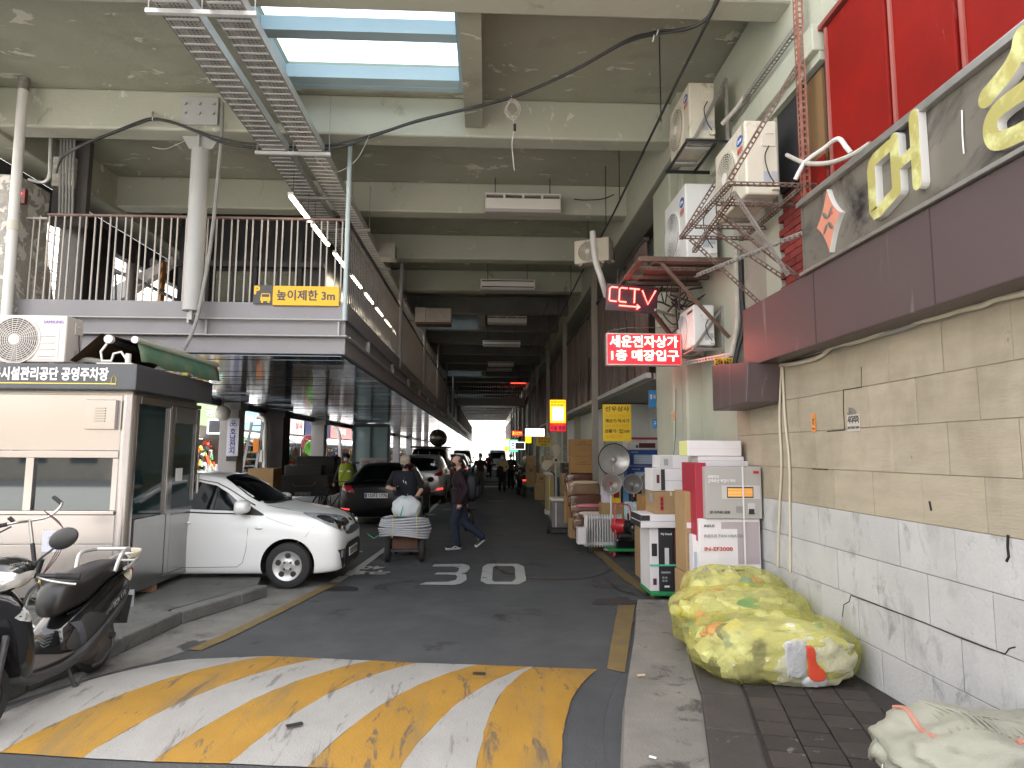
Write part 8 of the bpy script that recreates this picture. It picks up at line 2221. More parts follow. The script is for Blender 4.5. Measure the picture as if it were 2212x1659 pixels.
GREYB = M('grey_carton_print', (.40, .385, .365), (.36, .345, .33), 2, .5); HOTO = M('orange_heat_print', (.80, .26, .03), (.95, .62, .20), 18, .5, stretch=(.2, 1, 2.4)); DARKB = M('dark_print', (.025, .025, .028), rough=.5); MARB = M('maroon_carton', (.085, .016, .022), rough=.5); REDC = M('red_carton', (.33, .02, .04), rough=.5); BLUEC = M('blue_carton', (.02, .05, .24), (.02, .10, .42), 3, .45); LILAC = M('lilac_print', (.40, .34, .36), rough=.5); YELC = M('pale_yellow_carton', (.72, .74, .30), rough=.5); SILVB = M('silver_print', (.52, .50, .49), rough=.35)
Y0 = 6.55
fx = lambda px, Y: PY(px, 1000, Y).x
fz = lambda py, Y, px=1570: PY(px, py, Y).z
XR_ = 2.775
# main tower against the stone wall end
carton('white fan heater carton with red model lettering at the foot of the box tower', fx(1507, Y0), fx(1637, Y0), Y0, Y0 + .35, .135, fz(1121, Y0), CARDW,
       [('r', .36, .98, .55, .97, LILAC), ('r', .30, .62, .50, .90, CARDW), ('r', .30, .88, .02, .52, M('heater_white', (.62, .61, .62))), ('r', .35, .75, .05, .42, DARKB), ('r', .34, .76, .44, .50, DARKB), ('t', 'INDUS', .16, .93, .036, INK, .17), ('t', 'INDUS FAN HEATER', .40, .83, .042, INKG, .66), ('t', 'IN-EF3000', .30, .70, .052, INKR, .46)],
       [('t', '온풍기', .5, .8, .06, INKG), ('r', .2, .8, .2, .5, M('pale_blue_print', (.35, .40, .46)))], tape=False)
carton('grey wall heater carton with a glowing orange heater picture', fx(1522, Y0 - .03), min(XR_, fx(1648, Y0 - .03)), Y0 - .03, Y0 + .30, fz(1120, Y0), fz(1008, Y0), GREYB,
       [('r', .29, .97, .38, .64, SILVB), ('r', .38, .85, .40, .61, DARKB), ('r', .395, .835, .425, .585, HOTO), ('r', .74, .87, .12, .30, SILVB), ('r', .755, .855, .09, .19, DARKB), ('r', .53, .65, .12, .24, M('knob_grey', (.25, .24, .23))),
  ('t', '사파이어', .14, .80, .075, INKW, .20), ('t', '근적외선 벽걸이 히터', .29, .72, .075, INKW, .48), ('t', 'SF-WNR1800', .24, .125, .07, INK, .36), ('r', .85, .95, .87, .92, INKR)],
       [('r', .3, .7, .7, .9, DARKB)], tape=False)
for px in (1604,):
 a = PY(px, 1010, Y0 - .05); MB().box(a.x - .008, a.x + .008, Y0 - .046, Y0 - .0445, .6, fz(1008, Y0) + .003).build('strap', M('white_strap', (.68, .68, .66)), None)['label'] = 'white packing strap round the two heater cartons at the front of the tower'
 o = COL.objects[-1]; o.name = 'packing_strap'; o['category'] = 'strap'
carton('red edged white carton behind the grey heater carton', fx(1500, Y0 + .06), fx(1520, Y0 + .06) + .02, Y0 + .05, Y0 + .50, fz(1170, Y0), fz(1000, Y0), REDC, tape=False)
carton('white carton behind the front of the tower, level with the orange heater picture', fx(1512, Y0 + .32), fx(1620, Y0 + .32), Y0 + .36, Y0 + .62, .135, fz(996, Y0 + .36), CARDW, tape=False)
carton('flat white carton second from the top of the tower', fx(1512, Y0 + .31), fx(1612, Y0 + .31), Y0 + .37, Y0 + .62, fz(996, Y0 + .36) + .002, fz(992, Y0 + .36) + .03, CARDW, tape=False)
carton('long white carton topmost on the tower with a pale yellow end', fx(1491, Y0 + .28), fx(1609, Y0 + .28), Y0 + .36, Y0 + .66, fz(992, Y0 + .36) + .034, fz(952, Y0 + .36), CARDW, [('r', .03, .97, .46, .50, M('cream_band', (.66, .62, .52)))], [], sidem=YELC, tape=False)
carton('tall narrow brown carton with printed table left of the tower', fx(1478, Y0 + .22), fx(1500, Y0 + .22), Y0 + .22, Y0 + .6, .55, fz(1062, Y0 + .25), CARDB, [('r', .1, .9, .55, .62, CARDW)] + [('r', .15, .85, .10 + .08 * i, .115 + .08 * i, INKG) for i in range(6)], tape=False)
carton('lower brown carton under the narrow printed one', fx(1476, Y0 + .2), fx(1494, Y0 + .2), Y0 + .20, Y0 + .6, .135, .546, CARDB, tape=False)
carton('white and blue narrow carton at the left foot of the tower', fx(1490, Y0 + .1), fx(1506, Y0 + .1), Y0 + .06, Y0 + .19, .135, fz(1155, Y0 + .1), CARDW, [('r', .1, .5, .2, .8, M('pale_blue_print', (.35, .40, .46)))], tape=False)
# second stack on a green dolly
Y1 = 7.85
dl = thing('green_dolly', 'green platform dolly carrying the tall heater cartons', 'dolly', group='green plastic dollies')
DGREEN = M('green_dolly_plastic', (.02, .25, .075), (.015, .20, .06), 4, .5)
xa, xb = fx(1400, Y1), fx(1480, Y1)
MB().box(xa, xb, Y1 - .06, Y1 + .55, .10, .145).build('platform', DGREEN, dl, bevel=.01)
def castor(t, x, y, r=.045, m=None):
 MB().cyl((x - .015, y, r), (x + .015, y, r), r, n=14).build('castor', m or RUBBER, t); MB().box(x - .022, x + .022, y - .02, y + .02, r, .10).build('castor_fork', STEELD, t)
for x in (xa + .08, xb - .08):
 for y in (Y1 + .02, Y1 + .45): castor(dl, x, y)
HTW = [('white heater carton at the left of the green dolly', CARDW, DARKB), ('black heater carton with white script on the green dolly', DARKB, CARDW), ('maroon heater carton with white pictures on the green dolly', MARB, CARDW)]
ws3 = [xa + .0, xa + .115, xa + .295, xb + .02]
ztop = fz(1140, Y1, 1435)
for i, (lab, m, m2) in enumerate(HTW):
 fr2 = {0: [('r', .2, .8, .55, .75, INK), ('r', .3, .7, .1, .2, MARB)], 1: [('t', 'My friend', .5, .90, .045, INKW, .75), ('r', .36, .66, .42, .68, M('heater_white', (.62, .61, .62))), ('r', .10, .75, .28, .31, INKG), ('r', .30, .66, .06, .09, CARDW)] + [('r', .16 + .2 * (j % 2), .30 + .2 * (j % 2), .20 - .05 * (j // 2), .23 - .05 * (j // 2), INKG) for j in range(4)],
           2: [('t', '전기 난로', .5, .90, .035, INKG, .6), ('r', .45, .80, .58, .68, CARDW), ('r', .5, .8, .42, .52, CARDW), ('r', .45, .8, .26, .34, CARDW)]}[i]
 carton(lab, ws3[i] + .004, ws3[i + 1] - .004, Y1, Y1 + .5, .147, ztop, m, fr2, [('r', .1, .9, .1, .9, CARDW)] if i == 0 else [], tape=False)
MB().box(xa - .003, xb + .02, Y1 - .0105, Y1 - .0085, .44, .46).build('strap', M('green_strap', (.06, .5, .28)))
COL.objects[-1].name = 'packing_strap'; tag(COL.objects[-1], 'green packing strap round the cartons on the dolly', 'strap')
carton('lower of two flat white cartons with a black end above the maroon carton', fx(1382, Y1 - .05), fx(1478, Y1 - .05), Y1 - .05, Y1 + .5, ztop + .003, fz(1126, Y1, 1435), CARDW, [], [('r', .05, .95, .05, .95, DARKB)], sidem=DARKB, tape=False)
carton('upper of two flat white cartons with a black end above the maroon carton', fx(1383, Y1 - .05), fx(1478, Y1 - .05), Y1 - .045, Y1 + .5, fz(1126, Y1, 1435) + .002, fz(1111, Y1, 1435), CARDW, [('r', 0, .2, .1, .9, DARKB)], [], sidem=DARKB, tape=False)
carton('brown carton with a red printed block resting on flat white cartons', fx(1411, Y1 + .03), fx(1482, Y1 + .03), Y1 + .0, Y1 + .45, fz(1111, Y1, 1435) + .004, fz(1062, Y1, 1435), CARDB, [('r', .17, .27, .15, .78, INKR), ('r', .19, .25, .22, .34, DARKB), ('r', .19, .25, .40, .52, DARKB), ('r', .19, .25, .58, .70, DARKB)], [('r', .5, .9, .5, .9, INKG)])
carton('grey and white heater carton with a small red picture on the brown carton', fx(1408, Y1 + .05), fx(1486, Y1 + .05), Y1 + .03, Y1 + .42, fz(1062, Y1, 1435) + .004, fz(1012, Y1, 1435), CARDW, [('r', 0, .32, .02, .98, SILVB), ('r', .11, .19, .35, .72, MARB), ('r', .23, .34, .04, .96, DARKB), ('r', .34, 1, .46, .475, INKG)], tape=False)
carton('small white carton with a silver picture at the top of the dolly stack', fx(1424, Y1 + .06), fx(1487, Y1 + .06), Y1 + .05, Y1 + .4, fz(1012, Y1, 1435) + .004, fz(983, Y1, 1435), CARDW, [('r', 0, .45, .05, .95, SILVB), ('r', .15, .3, .2, .7, INKG)], tape=False)

# display behind: heater dishes, radiators, red burner
def dish_heater(label, px, py, rpx, Y, rim_m, dish_m, hub_m, zfoot=.02, stand=WHITEP, wire=True):
 c = PY(px, py, Y); r = rpx / FPX * Y
 t = thing('dish_heater', label, 'heater', (c.x, Y, 0), 0, 'round dish heaters on stands')
 MB().lathe([(r * .98, -.02), (r, 0), (r * .98, .012), (r * .94, .0), (r * .98, -.02)], (0, 0, c.z), (0, -1, 0), 36).build('rim', rim_m, t, True)
 MB().lathe([(r * .96, 0), (r * .8, -.035), (r * .5, -.075), (r * .25, -.095), (.001, -.10)], (0, 0, c.z), (0, -1, 0), 36).build('reflector', dish_m, t, True)
 MB().lathe([(r * .17, -.09), (r * .17, -.03), (r * .10, .0), (.001, .005)], (0, 0, c.z), (0, -1, 0), 20).build('hub', hub_m, t, True)
 if wire:
  mb = MB()
  for i in range(20): a = i * math.pi / 10; mb.bar((math.cos(a) * r * .12, -.012, c.z + math.sin(a) * r * .12), (math.cos(a) * r * .97, -.012, c.z + math.sin(a) * r * .97), .0025)
  for q in (.35, .6, .8): mb.lathe([(r * q - .002, .010), (r * q + .002, .010), (r * q + .002, .014), (r * q - .002, .014), (r * q - .002, .010)], (0, 0, c.z), (0, -1, 0), 28)
  mb.build('wire_guard', ALU, t)
 MB().cyl((0, .06, zfoot), (0, .06, c.z - r * .3), .016, n=10).build('stand', stand, t, True)
 MB().lathe([(.15, 0), (.14, .02), (.03, .04), (.001, .05)], (0, .06, zfoot), (0, 0, 1), 24).build('base', stand, t, True)
 return t
MIRS = M('mirror_dish', (.66, .65, .63), (.48, .47, .46), 4, .3, metal=.45, bump=.05, bscale=8)
MIRG = M('pale_dish', (.52, .50, .46), (.44, .42, .38), 3, .3, metal=.5)
dish_heater('large polished dish heater high among the displayed boxes', 1327, 993, 35.5, 12.4, BLACKP, MIRS, ALU, .5)
dish_heater('white rimmed dish heater with a red centre', 1321, 1045, 22, 11.95, WHITEP, MIRG, M('red_hub', (.55, .04, .05), rough=.3), .02)
dish_heater('grey dish heater with a silver centre right of the red centred one', 1367, 1045, 21.5, 11.9, WHITEM, M('grey_dish', (.30, .29, .28), rough=.3, metal=.4), ALU, .02, MARB)
dish_heater('half hidden pale dish heater behind the grey carton', 1404, 1042, 23, 11.95, WHITEM, MIRG, ALU, .02)
def radiator(label, px0, px1, pyt, pyb, Y, n, rz=0):
 a, b = PY(px0, pyb, Y), PY(px1, pyt, Y); w = b.x - a.x
 t = thing('oil_radiator', label, 'radiator', (a.x, Y, .0), rz, 'white oil filled radiators')
 zb2, zt2 = .10, b.z
 for i in range(n):
  x = .05 + (w - .05) * (i + .5) / n
  mb = MB(); mb.prism([(-.075, zb2 + .03), (-.05, zb2), (.05, zb2), (.075, zb2 + .03), (.075, zt2 - .03), (.05, zt2), (-.05, zt2), (-.075, zt2 - .03)], (x - .008, .08, 0), (0, 1, 0), (0, 0, 1), (.016, 0, 0)); mb.build('fin', WHITEM, t, bevel=.004, seg=1)
 MB().cyl((.03, .08, zb2 + .06), (w, .08, zb2 + .06), .03, n=12).cyl((.03, .08, zt2 - .06), (w, .08, zt2 - .06), .03, n=12).build('oil_pipe', WHITEM, t)
 MB().box(-.02, .045, .0, .16, zb2 + .02, zt2 - .0).build('control_panel', WHITEP, t, bevel=.01)
 MB().box(-.035, -.0205, .03, .13, zt2 - .2, zt2 - .05).build('control_face', BLACKP, t)
 for x in (.08, w - .08):
  for y in (.0, .16): MB().cyl((x - .012, y, .035), (x + .012, y, .035), .035, n=12).build('castor', BLACKP, t)
  MB().box(x - .02, x + .02, .0, .16, .05, .10).build('castor_bar', BLACKP, t)
radiator('wide white oil radiator with thirteen fins at the lane side', 1265, 1345, 1112, 1174, 11.72, 13)
radiator('narrow white oil radiator with a pale blue towel rail, behind the red burner', 1363, 1392, 1104, 1168, 11.75, 7)
tb = thing('heater_back', 'pale blue rounded plastic heater back above the narrow radiator', 'heater')
c = PY(1371, 1104, 11.95); MB().box(c.x - .19, c.x + .19, 11.93, 12.02, .0, c.z + .17).build('back_shell', M('pale_blue_plastic', (.42, .56, .60), rough=.4), tb, bevel=.04)
MB().cyl((c.x, 11.92, c.z + .10), (c.x, 11.929, c.z + .10), .025, n=14).build('round_badge', WHITEP, tb)
# red torpedo heater on a small green dolly
d2 = thing('green_dolly', 'small green dolly with red castors under the red burner', 'dolly', group='green plastic dollies')
q0 = G(1352, 1205); xq, yq = q0.x, q0.y + .05
MB().box(xq - .27, xq + .27, yq - .05, yq + .40, .10, .145).build('platform', DGREEN, d2, bevel=.012)
for x in (xq - .19, xq + .19):
 for y in (yq + .02, yq + .33): castor(d2, x, y, .048, M('red_castor', (.42, .06, .06), rough=.5))
rb = thing('torpedo_heater', 'red and black forced air burner standing on the small green dolly', 'heater', (xq + .02, yq + .16, .146))
MB().box(-.17, .19, -.13, .13, 0, .16).build('tank', BLACKG, rb, bevel=.035)
MB().box(-.11, .13, -.09, .09, .161, .24).build('burner_base', BLACKP, rb, bevel=.02)
MB().lathe([(.10, -.21), (.125, -.19), (.125, .02), (.118, .05)], (0, 0, .36), Vector((.72, -.62, 0)), 26).build('barrel', M('burner_red', (.42, .02, .025), rough=.3, coat=.4), rb, True)
MB().lathe([(.118, .05), (.122, .14), (.122, .17), (.10, .17), (.06, .13), (.001, .12)], (0, 0, .36), Vector((.72, -.62, 0)), 26).build('nozzle', BLACKG, rb, True)
MB().cyl(Vector((.72, -.62, 0)) * .165 + Vector((0, 0, .36)), Vector((.72, -.62, 0)) * .175 + Vector((0, 0, .36)), .028, n=14).build('nozzle_cone', WHITEM, rb)
MB().tube(spline([(-.14, 0, .16), (-.16, 0, .42), (-.14, 0, .72), (-.02, 0, .74), (.10, 0, .70), (.13, 0, .5)], 6), .014, 8).build('carry_handle', M('coral_red', (.6, .08, .10), rough=.4), rb, True)
# boxed heaters behind
Yb = 13.0
def bx2(label, px0, px1, py0, py1, Y, d, m, prints=(), **kw):
 a, b = PY(px0, py1, Y), PY(px1, py0, Y); return carton(label, a.x, b.x, Y, Y + d, max(.005, a.z), b.z, m, prints, **kw)
bx2('red and white wall heater carton on top of the blue boxes', 1353, 1420, 945, 970, Yb, .3, CARDW, [('r', 0, 1, .80, 1, REDC), ('r', .40, .93, .10, .52, MARB), ('t', 'PTC WALL MOUNTED HEATER', .36, .68, .13, INKG, .62), ('t', 'PTC', .1, .42, .1, INKG, .12), ('r', .30, .38, .1, .35, M('dark_green_print', (.06, .10, .07)))], tape=False)
bx2('upper blue heater carton with a glowing tube picture', 1362, 1420, 972, 1006, Yb, .3, BLUEC, [('r', .12, .93, .10, .70, M('light_blue_print', (.35, .52, .80))), ('t', '전기난로', .16, .84, .08, INKW, .25)] + [('r', .15, .90, .16 + .13 * i, .22 + .13 * i, CARDW) for i in range(4)], tape=False)
bx2('lower blue heater carton behind the small dishes', 1355, 1420, 1008, 1046, Yb, .3, BLUEC, [('r', .25, .93, .10, .70, M('light_blue_print', (.35, .52, .80))), ('t', '전기난로', .30, .84, .08, INKW, .25)] + [('r', .3, .90, .16 + .13 * i, .22 + .13 * i, CARDW) for i in range(4)], tape=False)
bx2('white carton with a red kettle picture under the red centred dish', 1302, 1340, 1050, 1086, 12.32, .2, CARDW, [('r', 0, .42, 0, 1, M('pale_lilac_print', (.66, .60, .70))), ('r', .5, 1, 0, .5, SIGNY), ('r', .62, .92, .3, .75, M('red_kettle', (.3, .02, .03)))], tape=False)
bx2('black and blue carton with a white round picture between the two dishes', 1346, 1386, 1050, 1086, 12.32, .2, DARKB, [('r', 0, .3, 0, 1, M('sky_print', (.15, .35, .6))), ('r', .45, .62, .35, .6, CARDW)], tape=False)
bx2('long brown carton supporting the printed heater cartons', 1300, 1384, 1087, 1166, 12.3, .3, CARDB)
bx2('orange brown carton right of the narrow radiator', 1388, 1412, 1070, 1110, 10.2, .4, CARDO, [('r', .3, .6, .6, .7, DARKB)])
bx2('tall brown carton standing behind the green dolly stack', 1386, 1408, 1112, 1252, 9.3, .4, CARDB)
# stacked orange cartons by the post
bx2('upper orange brown carton with curved black slogan', 1233, 1283, 949, 986, 14.6, .45, CARDO, [('t', '현명하게', .5, .80, .06, INK, .30), ('t', '따스함을 전하는 기업', .5, .68, .06, INK, .66), ('t', '고객님의 신뢰', .5, .2, .05, FADE, .5)], tape=False)
bx2('lower orange brown carton with curved black slogan', 1234, 1285, 986.6, 1030, 14.6, .45, CARDO, [('t', '현명하게', .5, .72, .05, INK, .26), ('t', '따스함을 전하는 기업', .5, .62, .05, INK, .60)], tape=False)
bx2('plain brown carton at the base of the slogan cartons', 1232, 1286, 1030.6, 1112, 14.55, .5, CARDB)
# brown wrapped mats in plastic film
WRAP = M('brown_leather_mat', (.115, .05, .03), (.085, .035, .022), 4, .25, coat=.5, rand=.2); FILMB = M('glossy_brown_film', (.27, .17, .10), (.20, .12, .075), 3, .2, coat=.6, rand=.18)
wl = ['topmost dark brown folded mat in plastic film', 'second brown folded mat with a pale crease', 'third folded mat in a glossy film sleeve', 'fourth folded mat with pink and white label strip', 'fifth folded mat, tan with a clear sleeve', 'sixth folded mat near the bottom of the pile', 'lowest folded mat behind the wide radiator']
rows = [(1222, 1292, 1022, 1050, 13.9), (1226, 1296, 1038, 1082, 13.6), (1230, 1303, 1068, 1100, 13.2), (1234, 1305, 1088, 1118, 12.9), (1238, 1308, 1104, 1132, 12.6), (1240, 1310, 1120, 1150, 12.4), (1246, 1312, 1136, 1168, 12.15)]
for i, (a0, b0, c0, d0, Y) in enumerate(rows):
 a, b = PY(a0, d0, Y), PY(b0, c0, Y)
 t = thing('wrapped_mat', wl[i] + ', in the leaning pile by the lane', 'wrapped mat', (0, 0, 0), 0, 'film wrapped mats leaning in a pile')
 m_ = WRAP if i % 2 == 0 else FILMB
 lumpy(((a.x + b.x) / 2, Y + .12, (max(a.z, .09) + b.z) / 2), ((b.x - a.x) / 2, .12, (b.z - max(a.z, .09)) / 2), 20 + i, .05, 2, 36, 20, 5, None, .05).build('mat_fold', m_, t, True)
 if i in (1, 3, 4): lumpy(((a.x + b.x) / 2 + .05, Y - .01, b.z - .04), ((b.x - a.x) / 2 * .8, .03, .035), 40 + i, .1, 2, 24, 10, 3).build('label_strip', M('pink_white_label%d' % i, [(.5, .35, .25), (.55, .42, .30), 0, (.62, .20, .25), (.60, .52, .45)][i], rough=.3), t, True)
bx2('brown carton holding up the lane side of the mat pile', 1232, 1262, 1120, 1163, 12.6, .4, CARDB)
bx2('orange envelope carton at the far side of the mat pile', 1222, 1240, 1062, 1130, 13.9, .3, CARDO)
bx2('white carton standing on the asphalt before the wide radiator', 1248, 1266, 1140, 1176, 11.5, .2, CARDW)
# stand fan
c = PY(1201, 994, 18.5)
fn = thing('stand_fan', 'cream standing fan with three pale blades and a round wire guard', 'fan', (c.x, 18.5, 0))
FANC = M('cream_fan', (.60, .56, .44), rough=.4)
for k_ in range(3):
 a = rad(85 + 120 * k_); pts = smooth_poly([(math.cos(a + q) * r_, math.sin(a + q) * r_) for q, r_ in ((-.15, .08), (-.42, .30), (-.1, .44), (.35, .42), (.45, .22), (.3, .08))], 3)
 MB().prism(pts, (0, 0, c.z), AX, AZ, (0, .012, 0)).build('blade', FANC, fn)
MB().cyl((0, -.05, c.z), (0, .16, c.z), .075, .09, 18).build('motor', FANC, fn, True); MB().cyl((0, -.056, c.z), (0, -.0505, c.z), .04, n=16).build('hub_ring', BLACKP, fn)
mb = MB()
for yy in (-.07, .07):
 for q in (.48, .33, .18): mb.lathe([(q - .003, -.003), (q + .003, -.003), (q + .003, .003), (q - .003, .003), (q - .003, -.003)], (0, yy, c.z), (0, 1, 0), 32)
 for i in range(24): a = i * math.pi / 12; mb.bar((math.cos(a) * .09, yy, c.z + math.sin(a) * .09), (math.cos(a) * .48, yy * .3, c.z + math.sin(a) * .48), .003)
mb.build('wire_guard', M('pale_wire', (.5, .48, .42), rough=.5), fn)
MB().cyl((0, .05, .03), (0, .05, c.z), .018, n=10).build('pole', FANC, fn); MB().lathe([(.22, 0), (.2, .03), (.03, .05), (.001, .06)], (0, .05, 0), (0, 0, 1), 24).build('base', FANC, fn, True)
# boxes further along
far = [(1172, 1196, 985, 1002, 21.0, 'top brown carton of the far stack left of the fan'), (1170, 1198, 1002.5, 1018, 21.0, 'second brown carton of the far stack left of the fan'), (1171, 1197, 1018.5, 1035, 21.0, 'third brown carton of the far stack left of the fan'), (1168, 1199, 1035.5, 1064, 20.6, 'large brown carton at the bottom of the far stack'),
       (1157, 1177, 1046, 1080, 20.2, 'brown carton on the asphalt at the front of the far stack'), (1160, 1180, 1022, 1045.5, 20.4, 'upright brown carton above the front one of the far stack'), (1138, 1157, 985, 1004, 26, 'upper carton of the distant stack by the delivery scooter'), (1136, 1158, 1004.5, 1028, 26, 'middle carton of the distant stack by the delivery scooter'), (1137, 1160, 1028.5, 1052, 26, 'lower carton of the distant stack by the delivery scooter'),
       (1214, 1232, 1000, 1022, 17.6, 'small dark carton right of the fan'), (1215, 1234, 1022.5, 1045, 17.6, 'small brown carton under the dark one right of the fan'), (1216, 1236, 1045.5, 1088, 17.4, 'brown carton behind the portable generator')]
for i, (a0, b0, c0, d0, Y, lab) in enumerate(far): bx2(lab, a0, b0, c0, d0, Y, .5, DARKB if 'small dark' in lab else CARDB, [('r', .3, .7, .4, .6, M('print_brown', (.16, .09, .04)))] if i % 2 else [])
wb2 = thing('white_topped_bin', 'cream tall bin with a white lid and yellow stripe between cartons and fan', 'bin')
a, b = PY(1180, 1082, 19.0), PY(1197, 1022, 19.0)
MB().box(a.x, b.x, 19.0, 19.4, .05, b.z - .06).build('bin_body', M('tan_bin', (.40, .32, .18), rough=.6), wb2); MB().box(a.x - .05, b.x + .03, 18.95, 19.45, b.z - .058, b.z + .03).build('bin_lid', WHITEP, wb2, bevel=.015); MB().box(a.x - .02, b.x + .02, 18.97, 19.43, 0, .12).build('bin_foot', WHITEP, wb2)
MB().box(a.x + .08, a.x + .11, 18.985, 18.998, .15, b.z - .08).build('yellow_stripe', MATS['yellow_stripe'], wb2)
ht = thing('hand_truck', 'dark blue hand truck leaning by the cream fan', 'hand truck')
MB().tube(spline([PY(1190, 1018, 18.7), PY(1197, 1024, 18.7), PY(1199, 1040, 18.7), PY(1200, 1090, 18.7)], 5), .03, 8).build('frame_tube', M('truck_blue', (.02, .05, .12), rough=.4), ht, True)
MB().tube([PY(1206, 1030, 19.1), PY(1207, 1090, 19.1)], .03, 8).build('frame_tube', MATS['truck_blue'], ht)
gn = thing('generator', 'portable generator with a pale hood on black wheels at the lane edge', 'generator')
a, b = PY(1192, 1104, 14.4), PY(1226, 1076, 14.4)
MB().box(a.x, b.x, 14.4, 14.9, .14, b.z - .08).build('case', M('grey_case', (.12, .115, .11), (.2, .19, .18), 5, .4), gn, bevel=.02); MB().box(a.x - .02, b.x + .02, 14.38, 14.92, b.z - .078, b.z).build('hood', M('film_white', (.55, .53, .5), rough=.3), gn, bevel=.03)
MB().cyl((a.x - .10, 14.6, .16), (a.x - .02, 14.6, .16), .16, n=20).build('wheel', RUBBER, gn); MB().box(a.x - .02, b.x, 14.5, 14.9, .02, .139).build('foot', STEELD, gn); MB().box(a.x + .08, a.x + .1, 14.385, 14.399, .16, b.z - .1).build('strap', WHITEP, gn)
wbt = thing('water_bottle', 'blue water cooler bottle on the ground by the delivery scooter', 'bottle')
c = G(1146, 1062); MB().lathe([(.001, 0), (.13, .01), (.135, .1), (.125, .12), (.135, .14), (.135, .34), (.05, .42), (.04, .47), (.001, .47)], (c.x, c.y, 0), (0, 0, 1), 20).build('bottle', M('blue_bottle', (.12, .26, .42), rough=.15), wbt, True)
# delivery scooter seen from behind
ds = thing('delivery_scooter', 'black delivery scooter with a rear basket and white helmet, leaning on its stand', 'scooter', (1.42, 27.2, .004), rad(97))
wheel(ds, -.6, .24, .11, STEELD); wheel(ds, .62, .24, .11, STEELD)
xloft([(-.85, 0, .70, .07, .07), (-.6, 0, .62, .17, .16), (-.2, 0, .5, .18, .2), (.05, 0, .4, .13, .14)], 3).build('rear_body', BLACKG, ds, True)
xloft([(-.75, 0, .82, .12, .05), (-.4, 0, .80, .14, .07), (.0, 0, .74, .12, .09)], 3).build('seat', SEATM, ds, True)
loft([sup_ring(Vector((x, 0, z)), Vector((0, 1, 0)), Vector((1, 0, .3)).normalized(), w, h, 3) for x, z, w, h in ((.42, .28, .15, .05), (.5, .6, .2, .07), (.56, .95, .2, .1), (.55, 1.05, .1, .05))]).build('leg_shield', BLACKG, ds, True)
MB().box(-.35, .40, -.16, .16, .27, .33).build('footboard', SIDEM, ds)
MB().box(-1.0, -.62, -.30, .28, .98, 1.32).build('rear_basket', M('shiny_film', (.35, .34, .33), (.03, .03, .03), 5, .2, metal=.6, contrast=.06), ds, bevel=.03)
MB().box(-.98, -.94, -.12, .12, .46, .60).build('number_plate', M('dim_plate', (.12, .13, .15)), ds); MB().box(-.93, -.90, -.09, .09, .63, .69).build('tail_lamp', REDE, ds)
MB().tube([(.45, -.36, 1.02), (.5, 0, 1.08), (.45, .36, 1.02)], .016, 8).build('handlebar', BLACKP, ds)
for s in (-1, 1): MB().tube([(.47, s * .25, 1.06), (.45, s * .34, 1.30)], .008, 6).ell((.44, s * .36, 1.33), (.02, .09, .06)).build('mirror', BLACKP, ds)
hm_ = thing('helmet', 'white helmet hung on the handlebar of the delivery scooter', 'helmet', (1.60, 27.0, 1.50))
MB().ell((0, 0, 0), (.14, .17, .14), 20, 12).build('shell', INKW, hm_, True); MB().ell((.04, -.11, -.02), (.11, .08, .06), 14, 8).build('visor', BLACKG, hm_, True)

# -- rubbish bags on the pavement
def film_mat(name, col, alpha):
 m = bpy.data.materials.new(name); MATS[name] = m; m.use_nodes = True
 nt_ = m.node_tree; N = nt_.nodes; Lk = nt_.links; b = N['Principled BSDF']
 geo = N.new('ShaderNodeNewGeometry'); n1 = N.new('ShaderNodeTexNoise'); n1.inputs['Scale'].default_value = 5; n1.inputs['Detail'].default_value = 4
 Lk.new(geo.outputs['Position'], n1.inputs['Vector'])
 mr = N.new('ShaderNodeMapRange'); mr.inputs[1].default_value = .35; mr.inputs[2].default_value = .65; mr.inputs[3].default_value = alpha * .55; mr.inputs[4].default_value = min(1, alpha * 1.45)
 Lk.new(n1.outputs['Fac'], mr.inputs[0])
 b.inputs['Base Color'].default_value = (*col, 1); b.inputs['Roughness'].default_value = .16; b.inputs['Subsurface Weight'].default_value = 0
 tl = N.new('ShaderNodeBsdfTranslucent'); tl.inputs[0].default_value = (*col, 1)
 m1 = N.new('ShaderNodeMixShader'); m1.inputs[0].default_value = .35; Lk.new(b.outputs[0], m1.inputs[1]); Lk.new(tl.outputs[0], m1.inputs[2])
 tr = N.new('ShaderNodeBsdfTransparent'); tr.inputs[0].default_value = (min(1, col[0] * 1.5), min(1, col[1] * 1.5), min(1, col[2] * 2.2), 1)
 m2 = N.new('ShaderNodeMixShader'); Lk.new(mr.outputs[0], m2.inputs[0]); Lk.new(tr.outputs[0], m2.inputs[1]); Lk.new(m1.outputs[0], m2.inputs[2])
 Lk.new(m2.outputs[0], N['Material Output'].inputs[0])
 bp_ = N.new('ShaderNodeBump'); bp_.inputs['Strength'].default_value = .5; bp_.inputs['Distance'].default_value = .03
 n2 = N.new('ShaderNodeTexNoise'); n2.inputs['Scale'].default_value = 14; n2.inputs['Detail'].default_value = 5; n2.inputs['Distortion'].default_value = 1.5; Lk.new(geo.outputs['Position'], n2.inputs['Vector'])
 Lk.new(n2.outputs['Fac'], bp_.inputs['Height']); Lk.new(bp_.outputs[0], b.inputs['Normal'])
 return m
FILMY = film_mat('yellow_bag_film', (.72, .69, .30), .36)
TRASH = [M('trash_%d' % i, c, rough=.45) for i, c in enumerate([(.66, .64, .58), (.70, .70, .66), (.52, .50, .40), (.60, .18, .10), (.05, .05, .05), (.10, .28, .22), (.16, .26, .40), (.62, .56, .34), (.30, .30, .30), (.62, .60, .50)])]
